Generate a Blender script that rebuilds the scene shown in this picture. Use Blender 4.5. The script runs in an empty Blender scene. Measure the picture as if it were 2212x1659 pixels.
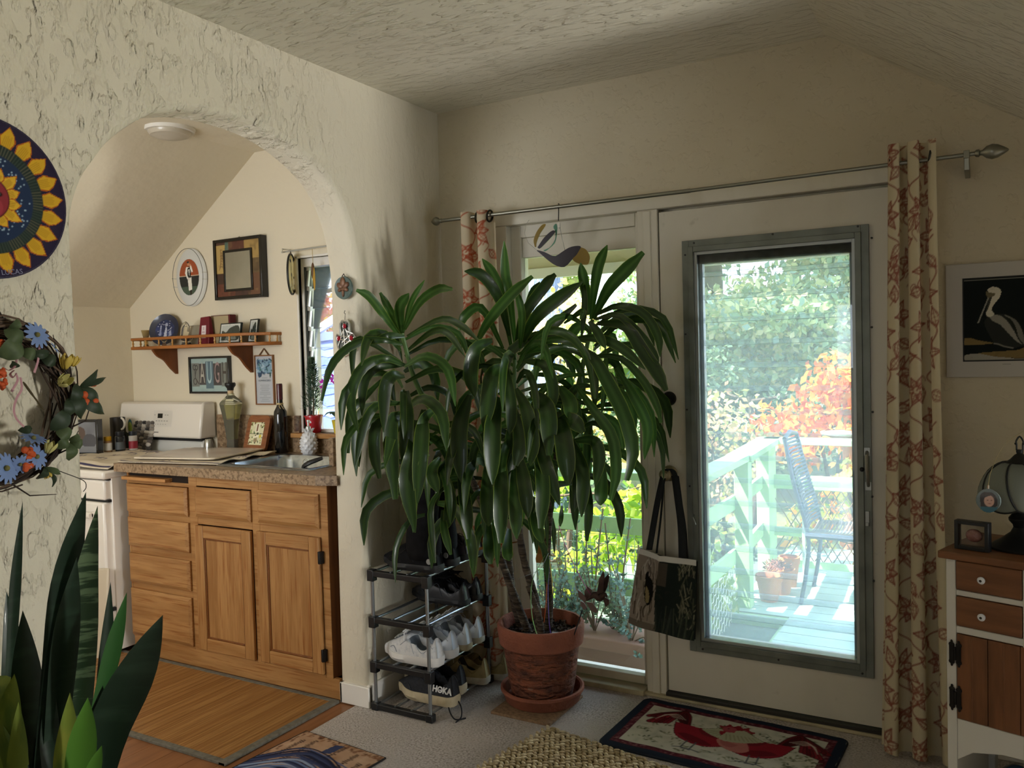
import bpy, math, random
import numpy as np
from mathutils import Vector as V, Matrix as M
random.seed(7); rng = np.random.default_rng(7)
S = bpy.context.scene; COL = S.collection
PI = math.pi
R_ = math.radians
# ------------------------------------------------------------------ camera, world, sun, lights, exposure
YAW, PITCH, ROLL, FPX, HC = 0.518822, -0.0361556, -0.0279043, 1819.5, 1.465
def _basis():
    F = V((-math.sin(YAW)*math.cos(PITCH), math.cos(YAW)*math.cos(PITCH), math.sin(PITCH)))
    r = V((math.cos(YAW), math.sin(YAW), 0)); u = r.cross(F)
    return r*math.cos(ROLL)+u*math.sin(ROLL), u*math.cos(ROLL)-r*math.sin(ROLL), F
CR, CU, CF = _basis()
cam = bpy.data.objects.new('camera', bpy.data.cameras.new('camera')); COL.objects.link(cam)
cam.data.sensor_width = 36.0; cam.data.lens = FPX/2212*36; cam.data.clip_start = .05; cam.data.clip_end = 300
cam.matrix_world = M(((CR.x, CU.x, -CF.x, 0), (CR.y, CU.y, -CF.y, 0), (CR.z, CU.z, -CF.z, HC), (0, 0, 0, 1)))
S.camera = cam
def at(px, py, ax, val):
    """measured photo point -> point on the real plane (0:x, 1:y, 2:z = val) it lies on"""
    d = CF + CR*((px-1106)/FPX) - CU*((py-829.5)/FPX)
    t = (val-(HC if ax == 2 else 0))/d[ax]
    return V((d.x*t, d.y*t, d.z*t+HC))
W = bpy.data.worlds.new('world'); S.world = W; W.use_nodes = True
nt = W.node_tree; nt.nodes.clear()
_o = nt.nodes.new('ShaderNodeOutputWorld'); _b = nt.nodes.new('ShaderNodeBackground')
_tc = nt.nodes.new('ShaderNodeTexCoord'); _sx = nt.nodes.new('ShaderNodeSeparateXYZ'); _cr = nt.nodes.new('ShaderNodeValToRGB')
nt.links.new(_tc.outputs['Generated'], _sx.inputs[0]); nt.links.new(_sx.outputs['Z'], _cr.inputs[0])
_cr.color_ramp.elements[0].color = (.80, .90, 1.0, 1); _cr.color_ramp.elements[1].color = (.52, .70, 1.0, 1)
nt.links.new(_cr.outputs[0], _b.inputs[0]); _b.inputs[1].default_value = 7.0
nt.links.new(_b.outputs[0], _o.inputs[0])
def lamp(name, kind, loc, to, energy, col, **k):
    l = bpy.data.lights.new(name, kind); l.energy = energy; l.color = col
    for a, b in k.items(): setattr(l, a, b)
    o = bpy.data.objects.new(name, l); COL.objects.link(o); o.location = loc
    o.rotation_euler = (V(to)-V(loc)).to_track_quat('-Z', 'Y').to_euler(); return o
lamp('sun', 'SUN', (-4, -3, 9), (-4+.42, -3+.30, 9-.86), 36.0, (1, .93, .80), angle=.01)
# daylight through the dormer on the right, plus added rear and kitchen fill
lamp('dormer_daylight', 'AREA', (2.95, 2.64, .62), (-1.2, 2.45, 2.75), 118, (1, .98, .91), shape='RECTANGLE', size=.22, size_y=.8)
lamp('dormer_skylight', 'AREA', (2.5, 2.2, .95), (-2.3, 1.8, 1.8), 4, (.92, .97, 1.0), shape='RECTANGLE', size=.5, size_y=.8)
lamp('rear_daylight', 'AREA', (-.6, -2.4, .7), (-1.0, .2, 2.6), 5, (1, .95, .86), shape='RECTANGLE', size=1.6, size_y=1.2)  # fill lamp added low behind the camera, aimed up at the ceiling
lamp('kitchen_daylight', 'AREA', (-3.3, .1, 1.5), (-3.5, 3.3, 1.3), 24, (1, .95, .88), shape='RECTANGLE', size=1.2, size_y=1.0)  # lamp added to light the kitchen, at an assumed window out of view
for _n, _l, _t, _a, _h in (('sidelight_portal', (-1.1, 3.55, 1.05), (-1.1, 0, 1.05), 1.75, 2.1), ('kitchen_window_portal', (-2.86, 3.55, 1.54), (-2.86, 0, 1.54), .7, .95)):
    lamp(_n, 'AREA', _l, _t, 1, (1, 1, 1), shape='RECTANGLE', size=_a, size_y=_h).data.cycles.is_portal = True
S.view_settings.view_transform = 'Standard'; S.view_settings.look = 'None'
S.view_settings.exposure = 0.0; S.view_settings.gamma = 1.0; S.view_settings.use_curve_mapping = False
S.cycles.max_bounces = 7; S.cycles.diffuse_bounces = 4; S.cycles.transparent_max_bounces = 24
S.cycles.caustics_reflective = False; S.cycles.caustics_refractive = False; S.cycles.sample_clamp_indirect = 4.0
# ------------------------------------------------------------------ helpers
def lin(c):
    if isinstance(c, str): c = [int(c[i:i+2], 16) for i in (0, 2, 4)]
    return tuple((x/255/12.92 if x/255 <= .04045 else ((x/255+.055)/1.055)**2.4) for x in c[:3])
MW = {}
class MB:
    def __init__(s): s.v = []; s.f = []; s.mi = []; s.m = 0
    def add(s, vs, fs):
        o = len(s.v); s.v += [tuple(v) for v in vs]; s.f += [tuple(i+o for i in f) for f in fs]; s.mi += [s.m]*len(fs); return s
    def mat(s, i): s.m = i; return s
    def box(s, a, b):
        x0, y0, z0 = [min(p, q) for p, q in zip(a, b)]; x1, y1, z1 = [max(p, q) for p, q in zip(a, b)]
        return s.add([(x0,y0,z0),(x1,y0,z0),(x1,y1,z0),(x0,y1,z0),(x0,y0,z1),(x1,y0,z1),(x1,y1,z1),(x0,y1,z1)],
                     [(3,2,1,0),(4,5,6,7),(0,1,5,4),(1,2,6,5),(2,3,7,6),(3,0,4,7)])
    def hexa(s, p): return s.add(p, [(3,2,1,0),(4,5,6,7),(0,1,5,4),(1,2,6,5),(2,3,7,6),(3,0,4,7)])
    def obox(s, c, size, rot=None):
        rot = rot or M.Identity(3); c = V(c); h = [q/2 for q in size]
        P = [(-1,-1,-1),(1,-1,-1),(1,1,-1),(-1,1,-1),(-1,-1,1),(1,-1,1),(1,1,1),(-1,1,1)]
        return s.hexa([c+rot@V((p[0]*h[0], p[1]*h[1], p[2]*h[2])) for p in P])
    def lathe(s, prof, c=(0,0,0), n=24, rot=None, cap=True, sx=1, sy=1):
        c = V(c); vs = []; fs = []; m = len(prof)
        for r, z in prof:
            for i in range(n):
                a = 2*PI*i/n; p = V((r*math.cos(a)*sx, r*math.sin(a)*sy, z)); vs.append(c+(rot@p if rot else p))
        for j in range(m-1):
            for i in range(n):
                k = (i+1) % n; fs.append((j*n+i, j*n+k, (j+1)*n+k, (j+1)*n+i))
        if cap: fs += [tuple(range(n-1, -1, -1)), tuple((m-1)*n+i for i in range(n))]
        return s.add(vs, fs)
    def cyl(s, p0, p1, r0, r1=None, n=12): return s.tube([p0, p1], [r0, r0 if r1 is None else r1], n)
    def tube(s, pts, r, n=6, flat=1.0):
        pts = [V(p) for p in pts]; m = len(pts)
        rs = list(r) if hasattr(r, '__len__') else [r]*m
        vs = []; fs = []; up = None
        for i, p in enumerate(pts):
            t = (pts[min(i+1, m-1)]-pts[max(i-1, 0)])
            t = t.normalized() if t.length > 1e-9 else V((0, 0, 1))
            if up is None: up = V((0, 0, 1)) if abs(t.z) < .9 else V((1, 0, 0))
            a = t.cross(up); a = a.normalized() if a.length > 1e-6 else t.orthogonal().normalized()
            b = a.cross(t).normalized(); up = b
            for k in range(n):
                q = 2*PI*k/n; vs.append(p+a*(math.cos(q)*rs[i])+b*(math.sin(q)*rs[i]*flat))
        for j in range(m-1):
            for k in range(n):
                l = (k+1) % n; fs.append((j*n+l, j*n+k, (j+1)*n+k, (j+1)*n+l))
        fs += [tuple(range(n)), tuple((m-1)*n+k for k in range(n-1, -1, -1))]
        return s.add(vs, fs)
    def prism(s, poly, ax, a, b):
        def P(q, h): return {'x': (h, q[0], q[1]), 'y': (q[0], h, q[1]), 'z': (q[0], q[1], h)}[ax]
        n = len(poly)
        return s.add([P(q, a) for q in poly]+[P(q, b) for q in poly],
                     [tuple(range(n-1, -1, -1)), tuple(range(n, 2*n))]+[(i, (i+1) % n, n+(i+1) % n, n+i) for i in range(n)])
    def ell(s, c, r, n=12, m=8, rot=None):
        if not hasattr(r, '__len__'): r = (r, r, r)
        c = V(c); vs = []; fs = []
        for j in range(m+1):
            th = PI*j/m
            for i in range(n):
                a = 2*PI*i/n; p = V((r[0]*math.sin(th)*math.cos(a), r[1]*math.sin(th)*math.sin(a), r[2]*math.cos(th)))
                vs.append(c+(rot@p if rot else p))
        for j in range(m):
            for i in range(n):
                k = (i+1) % n; fs.append((j*n+k, j*n+i, (j+1)*n+i, (j+1)*n+k))
        return s.add(vs, fs)
    def grid(s, fn, nu, nv, wrap=False):
        vs = [fn(i/nu, j/nv) for j in range(nv+1) for i in range(nu+1)]; w = nu+1
        return s.add(vs, [(j*w+i, j*w+i+1, (j+1)*w+i+1, (j+1)*w+i) for j in range(nv) for i in range(nu)])
    def build(s, name, mats, parent=None, smooth=True, bev=0, w=True, solid=0, kind=None, sub=0, ang=40):
        me = bpy.data.meshes.new(name)
        vs = s.v
        if parent is not None and w:
            iv = MW[parent].inverted(); vs = [iv@V(v) for v in vs]
        me.from_pydata(vs, [], s.f)
        if not isinstance(mats, (list, tuple)): mats = [mats]
        for m in mats: me.materials.append(m)
        if len(mats) > 1: me.polygons.foreach_set('material_index', s.mi)
        if smooth: me.shade_smooth(); me.set_sharp_from_angle(angle=R_(ang))
        me.validate(); me.update()
        o = bpy.data.objects.new(name, me); COL.objects.link(o)
        if parent is not None: o.parent = parent; MW[o] = MW[parent]
        else: MW[o] = M.Identity(4)
        if bev:
            b = o.modifiers.new('bevel', 'BEVEL'); b.width = bev; b.segments = 2; b.limit_method = 'ANGLE'; b.angle_limit = R_(50)
        if solid: q = o.modifiers.new('solid', 'SOLIDIFY'); q.thickness = solid; q.offset = 0
        if sub: q = o.modifiers.new('sub', 'SUBSURF'); q.levels = sub; q.render_levels = sub
        if kind: o['kind'] = kind
        return o
def tag(o, label, cat, group=None):
    o['label'] = label; o['category'] = cat
    if group: o['group'] = group
    return o
def thing(name, label, cat, loc=(0, 0, 0), rz=0, group=None, rot=None):
    o = bpy.data.objects.new(name, None); COL.objects.link(o); o.location = loc; o.empty_display_size = .05
    m = M.Translation(V(loc))
    if rot is not None: o.rotation_euler = rot; m = m @ o.rotation_euler.to_matrix().to_4x4()
    elif rz: o.rotation_euler = (0, 0, rz); m = m @ M.Rotation(rz, 4, 'Z')
    MW[o] = m
    return tag(o, label, cat, group)
def dup(o, loc=None, rz=None, label=None, parent=None, rot=None):
    c = o.copy(); COL.objects.link(c)
    if parent: c.parent = parent
    if loc is not None: c.location = loc
    if rz is not None: c.rotation_euler = (0, 0, rz)
    if rot is not None: c.rotation_euler = rot
    if label: c['label'] = label
    for ch in [q for q in bpy.data.objects if q.parent == o]: dup(ch, parent=c)
    return c
def struct(o): o['kind'] = 'structure'; return o
def spl(pts, n=12):
    """Catmull-Rom through points"""
    P = [V(p) for p in pts]; P = [P[0]*2-P[1]]+P+[P[-1]*2-P[-2]]; out = []
    segs = len(P)-3
    for k in range(n+1):
        u = k/n*segs; i = min(int(u), segs-1); t = u-i; a, b, c, d = P[i:i+4]
        out.append(.5*((2*b)+(c-a)*t+(2*a-5*b+4*c-d)*t*t+(3*b-a-3*c+d)*t**3))
    return out
# ------------------------------------------------------------------ materials
MC = {}
def mat(name, col, rough=.55, metal=0., noise=None, bump=None, spec=.5, trans=0, ior=1.45, alpha=1, emit=None, coat=0, transl=0, sheen=0, attr=False):
    if name in MC: return MC[name]
    m = bpy.data.materials.new(name); m.use_nodes = True; n = m.node_tree.nodes; L = m.node_tree.links
    b = n['Principled BSDF']; c = lin(col)
    b.inputs['Base Color'].default_value = (*c, 1); b.inputs['Roughness'].default_value = rough; b.inputs['Metallic'].default_value = metal
    b.inputs['Specular IOR Level'].default_value = spec; b.inputs['Transmission Weight'].default_value = trans; b.inputs['IOR'].default_value = ior
    b.inputs['Alpha'].default_value = alpha; b.inputs['Coat Weight'].default_value = coat; b.inputs['Sheen Weight'].default_value = sheen
    if emit: b.inputs['Emission Color'].default_value = (*lin(emit[0]), 1); b.inputs['Emission Strength'].default_value = emit[1]
    colsock = None; tc = None
    def coord(scale, stretch):
        nonlocal tc
        if tc is None: tc = n.new('ShaderNodeTexCoord')
        mp = n.new('ShaderNodeMapping'); mp.inputs['Scale'].default_value = [scale*q for q in stretch]
        L.new(tc.outputs['Object'], mp.inputs[0]); return mp.outputs[0]
    if attr:
        a = n.new('ShaderNodeAttribute'); a.attribute_name = 'Col'; colsock = a.outputs['Color']
    for nz in ([noise] if noise and not isinstance(noise, list) else noise or []):
        scale, c2, stretch, lo, hi = nz
        t = n.new('ShaderNodeTexNoise'); t.inputs['Scale'].default_value = 1; t.inputs['Detail'].default_value = 5
        L.new(coord(scale, stretch), t.inputs['Vector'])
        r = n.new('ShaderNodeMapRange'); r.inputs[1].default_value = lo; r.inputs[2].default_value = hi
        L.new(t.outputs['Fac'], r.inputs[0])
        x = n.new('ShaderNodeMix'); x.data_type = 'RGBA'; L.new(r.outputs[0], x.inputs['Factor'])
        if colsock: L.new(colsock, x.inputs['A'])
        else: x.inputs['A'].default_value = (*c, 1)
        x.inputs['B'].default_value = (*lin(c2), 1); colsock = x.outputs['Result']
    if colsock: L.new(colsock, b.inputs['Base Color'])
    prev = None
    for bp in ([bump] if bump and not isinstance(bump, list) else bump or []):
        scale, stretch, dist, lo, hi = bp
        t = n.new('ShaderNodeTexNoise'); t.inputs['Scale'].default_value = 1; t.inputs['Detail'].default_value = 4
        L.new(coord(scale, stretch), t.inputs['Vector'])
        r = n.new('ShaderNodeMapRange'); r.inputs[1].default_value = lo; r.inputs[2].default_value = hi
        L.new(t.outputs['Fac'], r.inputs[0])
        p = n.new('ShaderNodeBump'); p.inputs['Distance'].default_value = dist; p.inputs['Strength'].default_value = 1
        L.new(r.outputs[0], p.inputs['Height'])
        if prev: L.new(prev, p.inputs['Normal'])
        prev = p.outputs[0]
    if prev: L.new(prev, b.inputs['Normal'])
    if transl:
        tr = n.new('ShaderNodeBsdfTranslucent'); mx = n.new('ShaderNodeMixShader'); mx.inputs[0].default_value = transl
        if colsock: L.new(colsock, tr.inputs[0])
        else: tr.inputs[0].default_value = (*c, 1)
        L.new(b.outputs[0], mx.inputs[1]); L.new(tr.outputs[0], mx.inputs[2]); L.new(mx.outputs[0], n['Material Output'].inputs[0])
    MC[name] = m; return m
def glass(name, tint=(1, 1, 1), haze=0., refl=.08, hazecol=(1, 1, 1)):
    """flat pane: transparent + Fresnel reflection + a little dust"""
    if name in MC: return MC[name]
    m = bpy.data.materials.new(name); m.use_nodes = True; n = m.node_tree.nodes; L = m.node_tree.links; n.remove(n['Principled BSDF'])
    t = n.new('ShaderNodeBsdfTransparent'); t.inputs[0].default_value = (*tint, 1)
    g = n.new('ShaderNodeBsdfGlossy'); g.inputs['Roughness'].default_value = .02
    f = n.new('ShaderNodeFresnel'); f.inputs[0].default_value = 1.45
    x = n.new('ShaderNodeMixShader'); L.new(f.outputs[0], x.inputs[0]); L.new(t.outputs[0], x.inputs[1]); L.new(g.outputs[0], x.inputs[2])
    out = x.outputs[0]
    if haze:
        d = n.new('ShaderNodeBsdfTranslucent'); d.inputs[0].default_value = (*hazecol, 1)
        y = n.new('ShaderNodeMixShader'); y.inputs[0].default_value = haze
        L.new(out, y.inputs[1]); L.new(d.outputs[0], y.inputs[2]); out = y.outputs[0]
    L.new(out, n['Material Output'].inputs[0]); MC[name] = m; return m
U3 = (1, 1, 1)
plaster = mat('plaster_smooth', 'd0c6ae', .75, noise=(1.3, 'c4b89e', U3, .35, .7), bump=[(6, U3, .004, .30, .70), (30, U3, .0012, .54, .64)])
stucco = mat('stucco_rough', 'd9d1bd', .7, noise=(1.1, 'cfc6b0', U3, .35, .7),
             bump=[(8, (1, 1.4, .75), .009, .46, .60), (26, (1, 1, .55), .005, .52, .61), (60, U3, .001, .3, .7)])
ceilmat = mat('ceiling_plaster', 'd8d2c0', .72, bump=[(9, (.45, 1.7, 1), .005, .54, .66), (30, (.5, 1.6, 1), .003, .53, .62)])
# the lower right part of the arch wall is trowelled smoother
_n = stucco.node_tree.nodes; _t = _n.new('ShaderNodeTexCoord'); _s = _n.new('ShaderNodeSeparateXYZ'); stucco.node_tree.links.new(_t.outputs['Object'], _s.inputs[0])
_m = _n.new('ShaderNodeMapRange'); _m.inputs[1].default_value = 2.35; _m.inputs[2].default_value = 2.75; _m.inputs[3].default_value = 1.0; _m.inputs[4].default_value = .25; stucco.node_tree.links.new(_s.outputs['Y'], _m.inputs[0])
for q in [q for q in _n if q.type == 'BUMP']: stucco.node_tree.links.new(_m.outputs[0], q.inputs['Strength'])
kitchenpaint = mat('kitchen_paint', 'e0d6bf', .65, bump=[(5, U3, .004, .3, .7)])
trimpaint = mat('trim_paint', 'd8d2c2', .5, noise=(6, 'b9b09c', (1, 1, .3), .55, .9))
doorpaint = mat('door_paint', 'd4cebf', .45, noise=[(3, 'bcb5a4', (1, 1, .6), .5, .9), (14, '9b9584', U3, .66, .9)])
oak = mat('oak', 'b08350', .42, noise=[(3.2, '966a3c', (9, 9, .9), .38, .66), (22, '8a5428', (6, 6, .25), .52, .72)], spec=.4)
oakh = mat('oak_horizontal', 'b28552', .42, noise=[(3.2, '966a3c', (.9, 9, 9), .38, .66), (22, '8a5428', (.25, 6, 6), .52, .72)], spec=.4)
oakdark = mat('oak_side', '7c4a20', .5, noise=(12, '633814', (4, 4, .3), .4, .7))
laminate = mat('countertop_laminate', '9b8266', .35, noise=[(60, '6d5740', U3, .45, .62), (150, 'c3ab88', U3, .60, .72)])
carpetm = mat('carpet', 'e6ddd6', .95, noise=[(120, 'aea296', U3, .42, .66), (5, 'd6ccc2', U3, .4, .7)], bump=[(220, U3, .006, .3, .7)], spec=.1)
woodfloor = mat('laminate_floor', '8d5f3c', .4, noise=(5, '7a4e2e', (6, .6, 1), .4, .66))
blackpl = mat('black_plastic', '17181a', .4)
blackrub = mat('black_fabric', '0b0b0d', .85, noise=(40, '131316', U3, .4, .7), spec=.2)
steel = mat('brushed_steel', 'b9bcbc', .28, 1.0)
chrome = mat('chrome', 'd8dada', .12, 1.0)
alu = mat('aluminium_frame', '7a7e76', .45, .6, noise=(9, '666a62', U3, .4, .7))
whitepl = mat('white_enamel', 'e8e2d8', .25, coat=.3)
white = mat('white_paint', 'e4e0d8', .5)
terracotta = mat('terracotta', '985a44', .8, noise=[(8, '824c3a', U3, .4, .7)], bump=(60, U3, .002, .3, .7))
P_ = mat('painted_print', 'ffffff', .6, attr=True)
Pgloss = mat('painted_glazed', 'ffffff', .18, attr=True, coat=.4)
Pcloth = mat('printed_cloth', 'ffffff', .9, attr=True, spec=.15)
Pcurt = mat('printed_curtain', 'ffffff', .85, attr=True, spec=.15, transl=.30)
# ------------------------------------------------------------------ flat prints: a colour per vertex of a fine grid
class Cv:
    def __init__(s, Wd, Hd, res, bg):
        s.W, s.H, s.res = Wd, Hd, res; s.nx = max(2, int(round(Wd/res))+1); s.ny = max(2, int(round(Hd/res))+1)
        s.X, s.Y = np.meshgrid(np.linspace(0, Wd, s.nx), np.linspace(0, Hd, s.ny)); s.c = np.empty((s.ny, s.nx, 3)); s.c[:] = lin(bg)
    def _sl(s, x0, x1, y0, y1):
        fx, fy = (s.nx-1)/s.W, (s.ny-1)/s.H
        return slice(max(0, int(y0*fy)-1), max(0, int(y1*fy)+3)), slice(max(0, int(x0*fx)-1), max(0, int(x1*fx)+3))
    def _bl(s, sl, m, col):
        k = np.asarray(m, float)[..., None]; s.c[sl] = s.c[sl]*(1-k)+np.array(lin(col))*k
    def poly(s, pts, col, a=1):
        p = np.array(pts, float); sl = s._sl(p[:, 0].min(), p[:, 0].max(), p[:, 1].min(), p[:, 1].max()); X, Y = s.X[sl], s.Y[sl]
        ins = np.zeros(X.shape, bool); q = np.roll(p, -1, 0)
        for (x0, y0), (x1, y1) in zip(p, q):
            if y0 == y1: continue
            c = (y0 > Y) != (y1 > Y); ins ^= c & (X < (x1-x0)*(Y-y0)/(y1-y0)+x0)
        s._bl(sl, ins*a, col); return s
    def rect(s, x0, y0, x1, y1, col, a=1): return s.poly([(x0, y0), (x1, y0), (x1, y1), (x0, y1)], col, a)
    def ell(s, cx, cy, rx, ry, col, rot=0, a=1):
        r = max(rx, ry); sl = s._sl(cx-r, cx+r, cy-r, cy+r); X, Y = s.X[sl]-cx, s.Y[sl]-cy; c, n = math.cos(rot), math.sin(rot)
        d = np.hypot((X*c+Y*n)/rx, (Y*c-X*n)/ry); s._bl(sl, np.clip((1-d)*min(rx, ry)/s.res+.5, 0, 1)*a, col); return s
    def line(s, pts, w, col, a=1):
        p = np.array(pts, float); sl = s._sl(p[:, 0].min()-w, p[:, 0].max()+w, p[:, 1].min()-w, p[:, 1].max()+w); X, Y = s.X[sl], s.Y[sl]
        if X.size == 0: return s
        d = np.full(X.shape, 1e9)
        for (x0, y0), (x1, y1) in zip(p[:-1], p[1:]):
            dx, dy = x1-x0, y1-y0; l = dx*dx+dy*dy or 1e-12; t = np.clip(((X-x0)*dx+(Y-y0)*dy)/l, 0, 1)
            d = np.minimum(d, np.hypot(X-x0-t*dx, Y-y0-t*dy))
        s._bl(sl, np.clip((w/2-d)/s.res+.5, 0, 1)*a, col); return s
    def curve(s, pts, w, col, n=14, a=1): return s.line([(q.x, q.y) for q in spl([(x, y, 0) for x, y in pts], n)], w, col, a)
    def blob(s, pts, col, n=28, a=1):
        q = spl([(x, y, 0) for x, y in list(pts)+[pts[0]]], n); return s.poly([(v.x, v.y) for v in q], col, a)
    def mottle(s, col, scale, lo, hi, a=1):
        k = max(2, int(s.W/scale)), max(2, int(s.H/scale)); g = rng.random((k[1]+1, k[0]+1))
        yi = np.linspace(0, k[1]-1e-6, s.ny); xi = np.linspace(0, k[0]-1e-6, s.nx); y0, x0 = yi.astype(int), xi.astype(int); fy, fx = (yi-y0)[:, None], (xi-x0)[None]
        v = (g[y0][:, x0]*(1-fx)+g[y0][:, x0+1]*fx)*(1-fy)+(g[y0+1][:, x0]*(1-fx)+g[y0+1][:, x0+1]*fx)*fy
        s._bl((slice(None), slice(None)), np.clip((v-lo)/(hi-lo), 0, 1)*a, col); return s
    def mesh(s, name, fn, material, parent=None, keep=None, w=True, smooth=True):
        x, y = s.X.ravel(), s.Y.ravel(); co = np.stack(fn(x, y), -1).astype(float)
        if parent is not None and w:
            iv = np.array(MW[parent].inverted()); co = co@iv[:3, :3].T+iv[:3, 3]
        idx = np.arange(s.nx*s.ny).reshape(s.ny, s.nx); f = np.stack([idx[:-1, :-1], idx[:-1, 1:], idx[1:, 1:], idx[1:, :-1]], -1).reshape(-1, 4)
        if keep is not None: k = keep(x, y); f = f[k[f].all(1)]
        me = bpy.data.meshes.new(name); me.from_pydata(co.tolist(), [], f.tolist())
        ca = me.color_attributes.new('Col', 'FLOAT_COLOR', 'POINT'); ca.data.foreach_set('color', np.concatenate([s.c.reshape(-1, 3), np.ones((s.nx*s.ny, 1))], 1).ravel())
        me.materials.append(material)
        if smooth: me.shade_smooth()
        o = bpy.data.objects.new(name, me); COL.objects.link(o)
        if parent is not None: o.parent = parent; MW[o] = MW[parent]
        else: MW[o] = M.Identity(4)
        return o
def text(name, s, size, loc, xdir, ydir, material, parent, ext=.0004, align='CENTER', xs=1.0, off=0):
    cu = bpy.data.curves.new(name, 'FONT'); cu.body = s; cu.size = size; cu.align_x = align; cu.align_y = 'CENTER'; cu.extrude = ext; cu.resolution_u = 3; cu.offset = off
    ob = bpy.data.objects.new(name+'_c', cu); COL.objects.link(ob)
    dg = bpy.context.evaluated_depsgraph_get(); me = bpy.data.meshes.new_from_object(ob.evaluated_get(dg)); bpy.data.objects.remove(ob)
    X, Y = V(xdir).normalized(), V(ydir).normalized(); Z = X.cross(Y)
    iv = MW[parent].inverted()
    for v in me.vertices: v.co = iv@(V(loc)+X*v.co.x*xs+Y*v.co.y+Z*v.co.z)
    me.materials.clear(); me.materials.append(material); me.name = name
    o = bpy.data.objects.new(name, me); COL.objects.link(o); o.parent = parent; MW[o] = MW[parent]; return o
# ================================================================== the room
XL, XK, YB = -2.28, -2.43, 3.35          # living-room face / kitchen face of the arch wall, gable wall face
def wall_holes(name, x0, x1, z0, z1, y0, y1, holes, m):
    xs = sorted({x0, x1, *[h[0] for h in holes], *[h[1] for h in holes]}); zs = sorted({z0, z1, *[h[2] for h in holes], *[h[3] for h in holes]})
    b = MB(); inside = lambda x, z: any(h[0] < x < h[1] and h[2] < z < h[3] for h in holes)
    for a, c in zip(xs[:-1], xs[1:]):
        for d, e in zip(zs[:-1], zs[1:]):
            if inside((a+c)/2, (d+e)/2): continue
            b.add([(a, y0, d), (c, y0, d), (c, y0, e), (a, y0, e)], [(0, 1, 2, 3)]); b.add([(a, y1, d), (c, y1, d), (c, y1, e), (a, y1, e)], [(3, 2, 1, 0)])
    for h in holes:
        for (p, q) in (((h[0], h[2]), (h[0], h[3])), ((h[0], h[3]), (h[1], h[3])), ((h[1], h[3]), (h[1], h[2])), ((h[1], h[2]), (h[0], h[2]))):
            b.add([(p[0], y0, p[1]), (q[0], y0, q[1]), (q[0], y1, q[1]), (p[0], y1, p[1])], [(0, 1, 2, 3)])
    return struct(b.build(name, m, smooth=False))
KW = (-3.20, -2.52, 1.075, 2.0)
wall_holes('wall_back', XK, 3.0, -.35, 2.9, YB, YB+.15, [(-1.955, -.255, -.02, 2.05)], plaster)
wall_holes('wall_back_kitchen', -4.75, XK, -.35, 2.9, YB, YB+.15, [KW], kitchenpaint)
# arch wall: pieces of the measured arch outline in (y, z)
arch = [(1.478, 0), (1.48, .5), (1.487, 1.1), (1.489, 1.60), (1.487, 1.80), (1.492, 1.90), (1.527, 2.0), (1.575, 2.07), (1.622, 2.131), (1.69, 2.19), (1.771, 2.245), (1.86, 2.275), (1.951, 2.296), (2.07, 2.306), (2.195, 2.303),
        (2.30, 2.288), (2.40, 2.258), (2.50, 2.213), (2.58, 2.160), (2.645, 2.085), (2.69, 1.99), (2.714, 1.89), (2.728, 1.75), (2.722, 1.40), (2.718, 1.0), (2.712, .5), (2.708, 0)]
ap = [(p.x, p.y) for p in spl([(a, b, 0) for a, b in arch], 78)]; ap[0] = (1.478, 0); ap[-1] = (2.708, 0)
def _off(i, d):
    a, b = V((*ap[max(i-1, 0)], 0)), V((*ap[min(i+1, len(ap)-1)], 0)); t = (b-a).normalized(); nrm = V((-t.y, t.x, 0))   # away from the opening
    y, z = ap[i][0]+nrm.x*d, max(0, ap[i][1]+nrm.y*d); return (y, 0 if ap[i][1] == 0 else z)
b = MB(); rings = []
for d, x in ((.0, XK+.012), (.010, XK), (0, XK+.02), (-.002, (XL+XK)/2), (.0, XL-.024), (.007, XL-.007), (.024, XL)):
    rings.append([(x, *_off(i, d)) for i in range(len(ap))])
rings = [rings[1]]+rings[2:]
n = len(ap); vs = [p for r in rings for p in r]
b.add(vs, [(j*n+i, j*n+i+1, (j+1)*n+i+1, (j+1)*n+i) for j in range(len(rings)-1) for i in range(n-1)])
for r, x, flip in ((rings[-1], XL, 0), (rings[0], XK, 1)):
    top = [(x, min(max(p[1], 1.45), 2.75), 2.72) for p in r]
    L_ = [(x, -3.1, p[2]) if i < n//2 else (x, 3.36, p[2]) for i, p in enumerate(r)]
    for i in range(n-1):
        up = r[i][2] > 1.9 and r[i+1][2] > 1.9 and abs(r[i+1][1]-r[i][1]) > 1e-4
        if up:
            b.add([r[i], r[i+1], (x, r[i+1][1], 2.72), (x, r[i][1], 2.72)], [(0, 1, 2, 3) if not flip else (3, 2, 1, 0)])
        else:
            b.add([r[i], r[i+1], L_[i+1], L_[i]], [(0, 1, 2, 3)])
    ys = [p for p in r if p[2] > 1.9]
    la = [p for i, p in enumerate(r) if i < n//2 and p[2] <= 1.9][-1]; 
    ka = [i for i in range(n-1) if r[i][2] > 1.9 and r[i+1][2] > 1.9]; a0, a1 = r[ka[0]], r[ka[-1]+1]
    b.add([(x, -3.1, a0[2]), a0, (x, a0[1], 2.72), (x, -3.1, 2.72)], [(0, 1, 2, 3)])
    b.add([a1, (x, 3.36, a1[2]), (x, 3.36, 2.72), (x, a1[1], 2.72)], [(0, 1, 2, 3)])
struct(b.build('wall_left', stucco, ang=60))
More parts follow.
